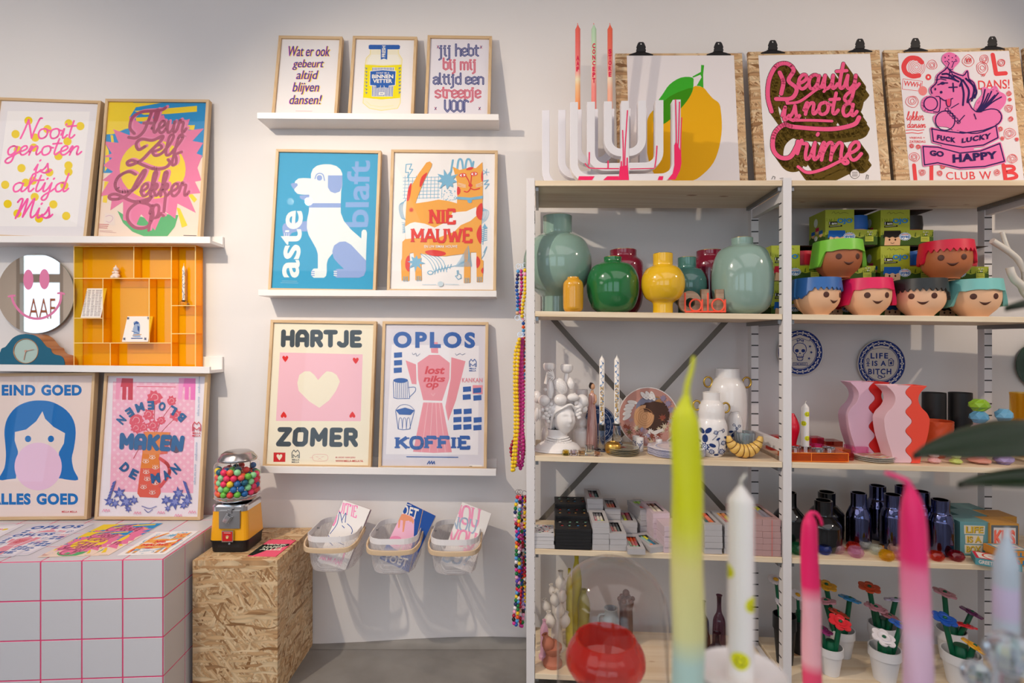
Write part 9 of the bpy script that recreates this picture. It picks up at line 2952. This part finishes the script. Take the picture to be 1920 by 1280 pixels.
def tulip_tower(label,zx,w,mat,bulbs,base_prof,group=None):
 """stacked bottle tower: bulbs are (x, y, r, neck_r, neck_h, tilt) in drawing pixels"""
 px=ZG(zx,0)[0]
 q=base('s4',px,w,0.05);m=mpp(q)/5.12
 root=thing('tulip_tower_vase',label,'vase',q,group)
 f=lambda x,y,d=0.0:q+SU*((x-zx)*m)-SW*d+Vector((0,0,zpx(ZG(0,y)[1],q)-q.z))
 h0=zpx(ZG(0,base_prof[0][1])[1],q)-q.z;yt_,yb_=base_prof[-1][1],base_prof[0][1]
 mb=MB();mb.lathe([(r_*m,max(0,zpx(ZG(0,y)[1],q)-q.z-h0*(y-yt_)/(yb_-yt_)))for r_,y in base_prof],32,c=q);mb.build('pedestal',mat,root)
 for i,(x,y,r,nr,nh,t,d)in enumerate(bulbs):
  mb=MB();bulb(mb,f(x,y,d),r*m,nr*m,nh*m,(t,0.0));mb.build('spout',mat,root)
 return root
tulip_tower('chalk white tulip tower of stacked little bottles at the post',225,0.150,WPOT,[(186,400,38,17,20,-0.25,0.0),(202,455,44,18,16,-0.1,0.02),(128,548,42,20,22,-0.35,0.0),(155,650,54,20,22,-0.12,0.024),(262,320,52,22,46,0.0,0.0),(250,560,50,20,20,0.25,0.02),(275,440,46,18,18,0.3,0.01),(300,650,52,20,20,0.2,0.02)],[(0,1218),(80,1218),(82,1180),(60,1150),(50,900),(48,700),(44,500),(30,380),(0,370)])
tulip_tower('terracotta stepped vase with a round bottle spout in front of the tulip tower',185,0.055,TERR,[(142,885,60,26,22,-0.35,0.012)],[(0,1222),(92,1222),(92,1178),(78,1160),(66,1120),(62,1060),(76,1035),(78,1010),(90,985),(90,945),(70,938),(44,880),(0,870)])
q=base('s4',ZG(105,0)[0],0.09,0.03);m=mpp(q)/5.12
mb=MB();zz=lambda y:zpx(ZG(0,y)[1],q)-q.z
mb.lathe([(0,0),(52*m,0),(54*m,0.01),(40*m,zz(1000)),(36*m,zz(860)),(40*m,zz(790)),(34*m,zz(745)),(16*m,zz(705)),(15*m,zz(685)),(19*m,zz(672)),(12*m,zz(672)),(12*m,zz(740)),(0,zz(760))],28,c=q)
tag(mb.build('bottle_vase',PPOT,loc=q),'slim pink bottle vase behind the terracotta one','vase')
for zx,w,yt,r,lab,mat in((415,0.215,55,50,'tall yellow bottle vase at the back under the board',YPOT),(345,0.170,183,34,'smaller yellow bottle vase beside the tall one',YPOT),(485,0.190,380,62,'yellow green bottle seen through the glass dome',col('#9a9440',0.35,coat=0.2))):
 q=base('s4',ZG(zx,0)[0],w,0.03);m=mpp(q)/5.12;H_=zpx(ZG(0,yt)[1],q)-q.z
 mb=MB();mb.lathe(smooth_prof([(r*m*0.85,0),(r*m*1.05,H_*0.15),(r*m*0.9,H_*0.5),(r*m,H_*0.68),(r*m*0.8,H_*0.82),(r*m*0.42,H_*0.93),(r*m*0.45,H_)],4)+[(r*m*0.3,H_),(r*m*0.3,H_*0.9),(0,H_*0.9)],28,c=q)
 tag(mb.build('bottle_vase',mat,loc=q),lab,'vase')
 # things that show through the dome
q=base('s4',ZG(745,0)[0],0.150,0.03);m=mpp(q)/5.12
root=thing('jug','grey blue ceramic jug seen through the glass dome','jug',q)
H_=zpx(ZG(0,560)[1],q)-q.z
MB().lathe(smooth_prof([(72*m,0),(90*m,H_*0.3),(78*m,H_*0.7),(60*m,H_*0.9),(66*m,H_)],4)+[(56*m,H_),(50*m,H_*0.5),(0,H_*0.5)],28,c=q).build('body',col('#8f9aa0',0.4),root)
MB().tube(catmull([q+SU*(-60*m)+Vector((0,0,H_*0.85)),q+SU*(-115*m)+Vector((0,0,H_*0.8)),q+SU*(-110*m)+Vector((0,0,H_*0.45)),q+SU*(-84*m)+Vector((0,0,H_*0.4))],5),0.005,8).build('handle',col('#8f9aa0',0.4),root)
q=base('s4',ZG(890,0)[0],0.195,0.03);m=mpp(q)/5.12;H_=zpx(ZG(0,400)[1],q)-q.z
root=thing('crowned_vase','brown ceramic vase with a knobbed top seen through the dome','vase',q)
MB().lathe(smooth_prof([(60*m,0),(66*m,H_*0.3),(62*m,H_*0.66),(74*m,H_*0.8),(50*m,H_*0.9)],4)+[(0,H_*0.92)],28,c=q).build('body',mat_wood('brown_glaze','#4a3a34','#7a655a',axis=2,scale=1,knots=False,rough=0.3),root)
for k in range(6):
 t=k*PI/3
 MB().ball(q+Vector((62*m*math.cos(t),62*m*math.sin(t),H_*0.86)),24*m,12,8).build('knob',col('#6a4a3c',0.3),root)
MB().ball(q+Vector((0,0,H_*0.97)),34*m,14,10).build('knob',col('#6a4a3c',0.3),root)
for zx,w,yt,r,h,lab in((1275,0.150,765,36,'#6a3f52','tall plum and amber glass bottle behind the yellow candle'),(1262,0.050,985,50,'#5a3440','low plum glass bottle on the bottom shelf'),(1195,0.130,905,26,'#7a4030','small amber glass bottle beside the dome'),(1180,0.20,800,34,'#4a3f6a','dark violet glass bottle seen at the rim of the dome')):
 px=R7(zx,0)[0];q=base('s4',px,w,0.03);m=mpp(q)/3.122;H_=zpx(R7(0,yt)[1],q)-q.z
 mb=MB();mb.lathe(smooth_prof([(r*m*0.9,0),(r*m*1.05,H_*0.08),(r*m,H_*0.5),(r*m*0.85,H_*0.62),(r*m*0.38,H_*0.74),(r*m*0.36,H_*0.95),(r*m*0.5,H_)],4)+[(r*m*0.4,H_),(r*m*0.3,H_*0.93),(0,H_*0.75)],28,c=q,sq=lambda a_,z_:1+0.015*math.sin(a_*14))
 tag(mb.build('glass_bottle',tint_glass('plum'+h.strip('#'),h,0.3),loc=q),lab,'bottle','plum and amber glass bottles')
 # flower pots --------------------------------------------------------
STEM=col('#0d5a3c',0.35,name='green_plastic');POTW=col('#dcdadc',0.4,name='white_plastic');POTB=col('#1d1d20',0.4,name='black_plastic')
PETAL={}
def petal_head(c,n=6,daisy=False):
 key=(c,daisy)
 if key in PETAL:
  return PETAL[key]
 mb=MB()
 if daisy:
  for k in range(16):
   a_=2*PI*k/16
   mb.M=Matrix.Rotation(a_,4,'Z');mb.prism([(0.006,-0.003),(0.024,-0.0042),(0.028,0),(0.024,0.0042),(0.006,0.003)],0.0014,ux=(1,0,0),uy=(0,1,0),un=(0,0,1))
  mb.M=Matrix.Identity(4)
  mb.lathe([(0,0.0),(0.008,0.0),(0.009,0.003),(0.006,0.006),(0,0.007)],16,mat=1)
  o=mb.build('flower_head',[col(c,0.5),col('#d9a02a',0.6)])
 else:
  out=[]
  for i in range(72):
   a_=2*PI*i/72
   r=0.0265+0.0105*abs(math.cos(a_*n/2))**0.7
   out.append((r*math.cos(a_),r*math.sin(a_)))
  mb.prism(out,0.005,ux=(1,0,0),uy=(0,1,0),un=(0,0,1))
  mb.lathe([(0.017,0.0048),(0.0185,0.0085),(0.016,0.0088),(0.014,0.0062),(0,0.006)],32)
  o=mb.build('flower_head',col(c,0.35,name='petal_'+c.strip('#')),bevel=0.0008)
 me=o.data;mods=[(md.name)for md in o.modifiers]
 PETAL[key]=o
 o['proto']=1
 return o
usedp=set()
def flower_pot(label,zx,w,rim_hw,y_rim,y_low,flowers,pot_mat,group,daisy=False):
 """flowers: (x, y, colour, depth towards viewer, tilt_x, tilt_y)"""
 px=R8(zx,0)[0]
 q=base('s4',px,w,0.03);m=mpp(q)/3.122*cosx(px)
 R_=rim_hw*m;H_=zpx(R8(0,y_rim)[1],q)-q.z
 root=thing('toy_flower_pot',label,'flower pot',q,group)
 mb=MB();mb.lathe([(0,0),(R_*0.68,0),(R_*0.92,H_*0.72),(R_,H_*0.72),(R_,H_),(R_*0.93,H_),(R_*0.86,H_*0.6),(0,H_*0.6)],40,c=q);mb.build('pot',pot_mat,root)
 top=q+Vector((0,0,H_*0.6))
 mb=MB();mb.lathe([(0,0),(R_*0.42,0),(R_*0.42,H_*0.5),(R_*0.36,H_*0.55),(R_*0.36,H_*0.6),(0,H_*0.6)],28,c=top);mb.build('peg_block',STEM,root)
 for i,(x,y,c,d,tx,ty)in enumerate(flowers):
  ph=sh(R8(x,y)[0],w-d);hd=Vector((ph.x,ph.y,zpx(R8(x,y)[1],ph)))
  a0=top+Vector(((hd.x-q.x)*0.35,(hd.y-q.y)*0.5,0.002))
  if a0.z>hd.z-0.01:
   a0.z=hd.z-0.015
  st=MB().tube([a0,a0.lerp(hd,0.55)+Vector((0,0,0.0)),hd-Vector((0,0,0.001))],0.0082 if not daisy else 0.005,14).build('stem',STEM,root)
  pr_=petal_head(c,6,daisy)
  if(c,daisy)in usedp:
   o=pr_.copy();COL.objects.link(o)
  else:
   o=pr_;usedp.add((c,daisy))
  if 'proto' in o:
   del o['proto']
  o.parent=st;o.location=hd-q;o.rotation_euler=(tx,ty,i*0.7)
  ce=MB().ball((0,0,0),0.0062,12,8,sc=(1,1,0.8)).build('flower_center',STEM)if not daisy else None
  if ce:
   ce.parent=st;ce.location=hd-q+Matrix.Rotation(ty,3,'Y')@(Matrix.Rotation(tx,3,'X')@Vector((0,0,0.0075)))
 return root
FG='white toy flower pots on the bottom shelf'
Yw,Ob,Blu,Red_,Pk,Or_,Lil,Whi,Pur,Mag='#e0a52a','#c8452a','#2f7fb0','#d82f3a','#c98a94','#cf4f2a','#c0b4cc','#e6e0e4','#6a2a5a','#8a2a6a'
flower_pot('white pot with yellow, orange red, blue and dusty pink toy flowers at the back',495,0.190,80,962,1140,[(402,712,Yw,-0.005,0.15,0.1),(540,792,Blu,0.0,0.1,0.25),(470,872,Ob,0.03,0.35,0.1),(398,805,Pk,0.015,0.05,0.15)],POTW,FG)
flower_pot('white pot with a red toy flower in front of the small pink candle',428,0.080,78,1062,1280,[(482,928,Red_,0.02,0.35,0.15),(372,968,Mag,0.0,0.2,0.2)],POTW,FG)
flower_pot('white pot with orange and pink toy flowers at the back',735,0.195,94,935,1100,[(655,724,Or_,0.0,0.15,0.0),(692,842,Pk,0.02,0.15,0.1),(772,892,'#b8747c',0.03,0.35,0.0),(808,797,Lil,0.0,0.15,0.25)],POTW,FG)
flower_pot('white pot with a white and a blue toy flower at the front',745,0.060,102,1070,1280,[(737,1018,Whi,0.035,0.40,0.12),(840,945,'#2a5fb8',0.0,0.2,0.2)],POTW,FG)
flower_pot('white pot with dusty pink, purple and red toy flowers at the back',1135,0.190,98,965,1100,[(1095,757,Pk,-0.005,0.1,0.2),(1252,872,Pur,0.0,0.3,0.25),(1210,946,Red_,0.03,0.15,0.2)],POTW,FG)
flower_pot('white pot with a blue and a yellow toy flower at the front',1192,0.055,128,1095,1280,[(1095,908,'#1f55b0',0.0,0.25,0.1),(1265,1068,Yw,0.04,0.4,0.3)],POTW,FG)
flower_pot('black pot with white daisies behind the shelving post',160,0.130,72,880,1100,[(108,676,Whi,0.0,0.3,0.0),(146,822,Whi,0.02,0.6,0.1)],POTB,'black pots with daisies',True)
flower_pot('black pot with a white daisy behind the small pink candle',250,0.200,70,900,1100,[(236,766,Whi,0.0,0.4,0.2)],POTB,'black pots with daisies',True)
# ------------------------------------------------------------------ foreground: a table with candles just below the picture
TZ=0.62
table=thing('table','low white table carrying the candles in front of the camera','table',(0.45,-1.62,0))
TW=col('#e4dfda',0.45,name='white_table_top')
MB().box((-0.03,-2.02,TZ-0.03),(0.98,-1.255,TZ)).build('table_top',TW,table,bevel=0.003)
for x in(0.0,0.95):
 for y in(-1.99,-1.285):
  MB().box((x-0.02,y-0.02,0),(x+0.02,y+0.02,TZ-0.03)).build('leg',TW,table)
def fg(px,D,z=0.0):
 return Vector(((px-960)/F*D,D-CD,z))
def zat(py,D):
 return CZ-(py-640)/F*D
def stick(label,p,ztop,r=0.012,mat=None,dish=0.0):
 mb=MB();h=ztop-TZ
 mb.lathe([(0,0),(0.0215,0),(0.0215,0.004),(0.010,0.012),(0.007,h*0.4),(0.007,h-0.02)]+([(0.010,h-0.014),(dish,h-0.006),(dish*1.02,h),(dish*0.95,h-0.002),(r*1.3,h-0.006),(0,h-0.006)]if dish else[(r*1.25,h-0.012),(r*1.25,h),(r*1.04,h),(r*1.04,h-0.008),(0,h-0.008)]),36,c=(p.x,p.y,TZ+EPS))
 return tag(mb.build('candlestick',mat or CER,loc=Vector((p.x,p.y,TZ+EPS))),label,'candle holder','candlesticks on the table')
def twisted(label,path,D,half,stops,z0,wick,wcol,lobes=3,turns=26.0,amp=0.05,name='twisted_candle'):
 """path: (px, py, scale) from base to shoulder in pixels; wick: pixel path"""
 pts=[(fg(a,D,zat(b,D)),s_)for a,b,s_ in path]
 base_p=Vector((pts[0][0].x,pts[0][0].y,z0))
 root=thing(name,label,'candle',base_p)
 cl=[base_p]+[p for p,s_ in pts]
 sc_=[pts[0][1]]+[s_ for p,s_ in pts]
 dens=catmull([Vector(c)for c in cl],10);ds=catmull([Vector((s_,0,0))for s_ in sc_],10)
 r0=half*D/F*cosx(path[0][0])*0.95
 n=36;vs=[];fs=[]
 for c,s_ in zip(dens,ds):
  for k in range(n):
   a_=2*PI*k/n
   r=r0*max(0.02,s_.x)*(1+amp*math.cos(lobes*a_+turns*(c.z-z0)*2*PI/1.0*0.35))
   vs.append((c.x+r*math.cos(a_),c.y+r*math.sin(a_),c.z))
 m=len(dens)
 for i in range(m-1):
  for k in range(n):
   k2=(k+1)%n
   fs.append((i*n+k,i*n+k2,(i+1)*n+k2,(i+1)*n+k))
 fs.append(tuple(reversed(range(n))));fs.append(tuple(range((m-1)*n,m*n)))
 mb=MB();mb.add(vs,fs,0,True)
 zt=dens[-1].z
 st=[((zat(y,D)-z0)/(zt-z0),c)for y,c in stops]
 st=sorted([(min(1,max(0,t)),c)for t,c in st])
 mb.build('wax',mat_grad('wax_'+name+str(int(half*10)),st,0,zt-z0,rough=0.42),root,angle=180)
 wp=catmull([fg(a,D,zat(b,D))for a,b in wick],6)
 rw=0.0016
 MB().tube(wp,[rw*1.6+(rw*0.9-rw*1.6)*i/(len(wp)-1)for i in range(len(wp))],10).build('wick',col(wcol,0.5),root)
 return root
 # tall neon yellow twisted candle
D=0.38
p=fg(1290,D);stick('candlestick under the tall yellow candle',p,0.885,0.012)
twisted('tall dip dyed twisted candle, neon yellow fading to mint, out of focus',[(1290,1420,1.0),(1290,1250,1.0),(1289,1100,1.0),(1288,950,0.97),(1286,850,0.93),(1285,800,0.88),(1284,775,0.72),(1285,757,0.42),(1287,742,0.25)],D,32.5,[(1420,'#b4d2c9'),(1235,'#b9d6cb'),(1185,'#dfdc9a'),(1060,'#e6dc8a'),(985,'#dfdf3c'),(940,'#dcdf12'),(742,'#d9dc10')],0.8770,[(1286,748),(1289,720),(1297,692),(1301,668)],'#d8d836')
# white smiley candle in a dish
D=0.40
p=fg(1389,D);zb=zat(1268,D);stick('white dish candlestick under the smiley candle',p,zb+0.004,0.011,dish=0.031)
q=Vector((p.x,p.y,zb-0.0016));m_=D/F
smiley_candle('large white candle with yellow smileys in a white dish, out of focus',q,25*m_*cosx(1389),(1268-912)*m_+0.002,((0.95,0.41,0.62),(-0.05,0.125,0.72),(-1.1,0.565,0.6)),0.009)
# small pink candle
D=0.58
p=fg(1523,D);stick('candlestick under the small pink candle',p,0.80,0.011)
twisted('slim twisted candle, hot pink fading to pale pink, out of focus',[(1524,1330,1.0),(1522,1230,1.02),(1521,1150,1.0),(1519,1080,0.96),(1518,1020,0.9),(1518,985,0.78),(1518,970,0.5),(1517,964,0.35)],D,19.5,[(1330,'#f0406a'),(1258,'#f04a70'),(1235,'#f6b4bc'),(1125,'#f3b0bc'),(1095,'#f2206a'),(964,'#ee1a66')],0.792,[(1517,967),(1521,961),(1531,963),(1538,973),(1541,984)],'#f0286e')
# big pink candle
D=0.38
p=fg(1722,D);stick('candlestick under the big pink candle',p,0.86,0.012)
twisted('thick twisted candle, hot pink fading to lilac pink, out of focus',[(1726,1420,1.05),(1722,1280,1.05),(1718,1180,1.02),(1716,1090,1.0),(1714,1020,0.97),(1711,970,0.88),(1709,940,0.7),(1707,922,0.45),(1704,910,0.28)],D,30,[(1420,'#dcb4d0'),(1190,'#e6bfd4'),(1120,'#f08fae'),(1070,'#f47aa0'),(1045,'#f02a72'),(905,'#f0186a')],0.852,[(1705,914),(1700,903),(1685,895),(1661,886)],'#f0407e')
# lavender candle with a glittering holder
D=0.40
p=fg(1886,D)
zc=zat(1330,D)
twisted('pale blue grey candle with a lilac band by the picture edge, out of focus',[(1886,1330,1.0),(1886,1200,1.0),(1886,1100,1.0),(1886,1060,0.97),(1886,1035,0.72),(1887,1015,0.42),(1888,1003,0.24)],D,28,[(1330,'#bcc8d2'),(1165,'#bcc8d4'),(1150,'#c9bcd8'),(1105,'#c9bcd8'),(1090,'#b6c3ce'),(1000,'#b3c1cd')],zc,[(1888,1006),(1889,990)],'#c4ccd4',amp=0.0,name='dinner_candle')
stick('candlestick under the pale blue grey candle',p,zc+0.0004,0.011)
IRG=tint_glass('crystal_clear','#e8e4ee',0.12)
for px,py,D,hw,lab in((1893,1225,0.345,46,'facetted crystal ball ornament in front of the pale candle'),(1830,1262,0.46,28,'small facetted crystal ball low beside the pale candle'),(1862,1290,0.50,30,'small facetted crystal ball further back by the pale candle')):
 c=fg(px,D,zat(py,D));r=hw*D/F*0.86
 root=thing('crystal_ornament',lab,'ornament',Vector((c.x,c.y,TZ+EPS)))
 bm_=MB();rnd=random.Random(px)
 bm_.M=Matrix.Translation(c)
 bm_.lathe([(r*math.sin(PI*i/7)if 0<i<7 else 0,-r*math.cos(PI*i/7))for i in range(8)],11,smooth=False)
 bm_.build('crystal',IRI,root)
 MB().lathe([(0,0),(0.020,0),(0.020,0.004),(0.006,0.010),(0.005,c.z-TZ-r*0.98),(0,c.z-TZ-r*0.98)],24,c=(c.x,c.y,TZ+EPS)).build('stand',CHROME,root)
 # glass dome with the red bowl
D=0.80
p=fg(1147.5,D,TZ+EPS)
Rd=104.5*D/F*cosx(1147)
Hd=zat(1047,D)-p.z
dome_base=tag(MB().lathe([(0,0),(Rd*1.12,0),(Rd*1.12,0.010),(Rd*1.06,0.013),(0,0.013)],56,c=p).build('dome_base',mat_wood('dark_walnut','#4a3426','#6a4c36',axis=0,scale=1,knots=False),loc=p),'round wooden base under the glass dome','base')
pb=p+Vector((0,0,0.0134))
pr=[(Rd,0.0)]+[(Rd,(Hd-Rd*0.95)*t)for t in(0.3,0.6,0.9)]+[(Rd*math.cos(a_),Hd-0.0134-Rd*0.95+Rd*0.95*math.sin(a_))for a_ in[PI/2*k/14 for k in range(14)]]+[(0,Hd-0.0134)]
tag(MB().lathe(pr,64,c=pb).build('glass_dome',clear('dome_glass','#fbf8f6',gloss=1.0),loc=pb),'clear glass dome standing over the red bowl, out of focus','dome')
q=fg(1135,D,p.z+0.0138);k_=D/F*cosx(1135)
VIO=tint_glass('violet','#7a2f9a',0.35);RDG=tint_glass('red_orange','#e8341a',0.42)
zr=zat(1195,D)-q.z
tag(MB().lathe([(0,0),(0.034,0),(0.036,0.006),(0.022,0.02),(0.022,zr-0.072),(0.030,zr-0.066),(0.030,zr-0.063),(0,zr-0.063)],40,c=q).build('bowl_stand',VIO,loc=q),'violet glass stand under the red bowl inside the dome','stand')
mb=MB();cq=q+Vector((0,0,zr-0.0625))
mb.lathe(smooth_prof([(0.030,0),(0.046,0.006),(0.0575,0.024),(0.056,0.042),(0.048,0.056),(0.0445,0.0625)],4)+[(0.041,0.0625),(0.047,0.045),(0.047,0.025),(0.034,0.010),(0,0.009)],72,c=cq,sq=lambda a_,z_:1+0.022*abs(math.sin(a_*12)))
tag(mb.build('glass_bowl',RDG,loc=cq),'fluted orange red glass bowl inside the dome, out of focus','bowl')
# house plant beyond the picture edge whose leaves reach in
pp=Vector((0.70,-1.62,TZ+EPS))
plant=thing('house_plant','house plant whose dark green leaves reach in at the picture edge','plant',pp)
MB().lathe([(0,0),(0.05,0),(0.065,0.11),(0.068,0.115),(0.060,0.115),(0.056,0.095),(0,0.095)],32,c=pp).build('pot',TERR,plant)
LEAF=col('#0c2a0d',0.35,coat=0.2,name='leaf_green')
st=[]
def leaf(tip,root_px,D0,D1,hw,droop):
 A,B=fg(root_px[0],D0,zat(root_px[1],D0)),fg(tip[0],D1,zat(tip[1],D1))
 n=18;vs=[];fs=[]
 side=Vector((0.0,0.75,0.66)).normalized()
 for i in range(n+1):
  t=i/n
  c=A.lerp(B,t)+Vector((0,0,droop*math.sin(PI*t)))
  w=hw*(math.sin(PI*min(1,0.06+0.94*t))**0.75)*(1-0.25*t)
  for s_ in(-1,-0.5,0,0.5,1):
   vs.append(c+side*(w*s_)+Vector((0,0,0.10*w*abs(s_)-(0.004 if s_==0 else 0))))
 for i in range(n):
  for j in range(4):
   a_=i*5+j
   fs.append((a_,a_+1,a_+6,a_+5))
 mb=MB();mb.add(vs,fs,0,True)
 mb.build('leaf',LEAF,plant,solid=0.0009,angle=180)
 top=Vector((pp.x,pp.y,TZ+0.095))
 MB().tube(catmull([top,top.lerp(A,0.5)+Vector((0.02,0,0.03)),A,A.lerp(B,0.08)],8),0.0028,8).build('stem',col('#2f5a22',0.5),plant)
leaf((1712,850),(2040,822),0.48,0.40,0.0215,0.004)
leaf((1796,904),(2050,890),0.46,0.40,0.011,0.0)
leaf((1884,574),(2080,560),0.48,0.43,0.007,0.003)
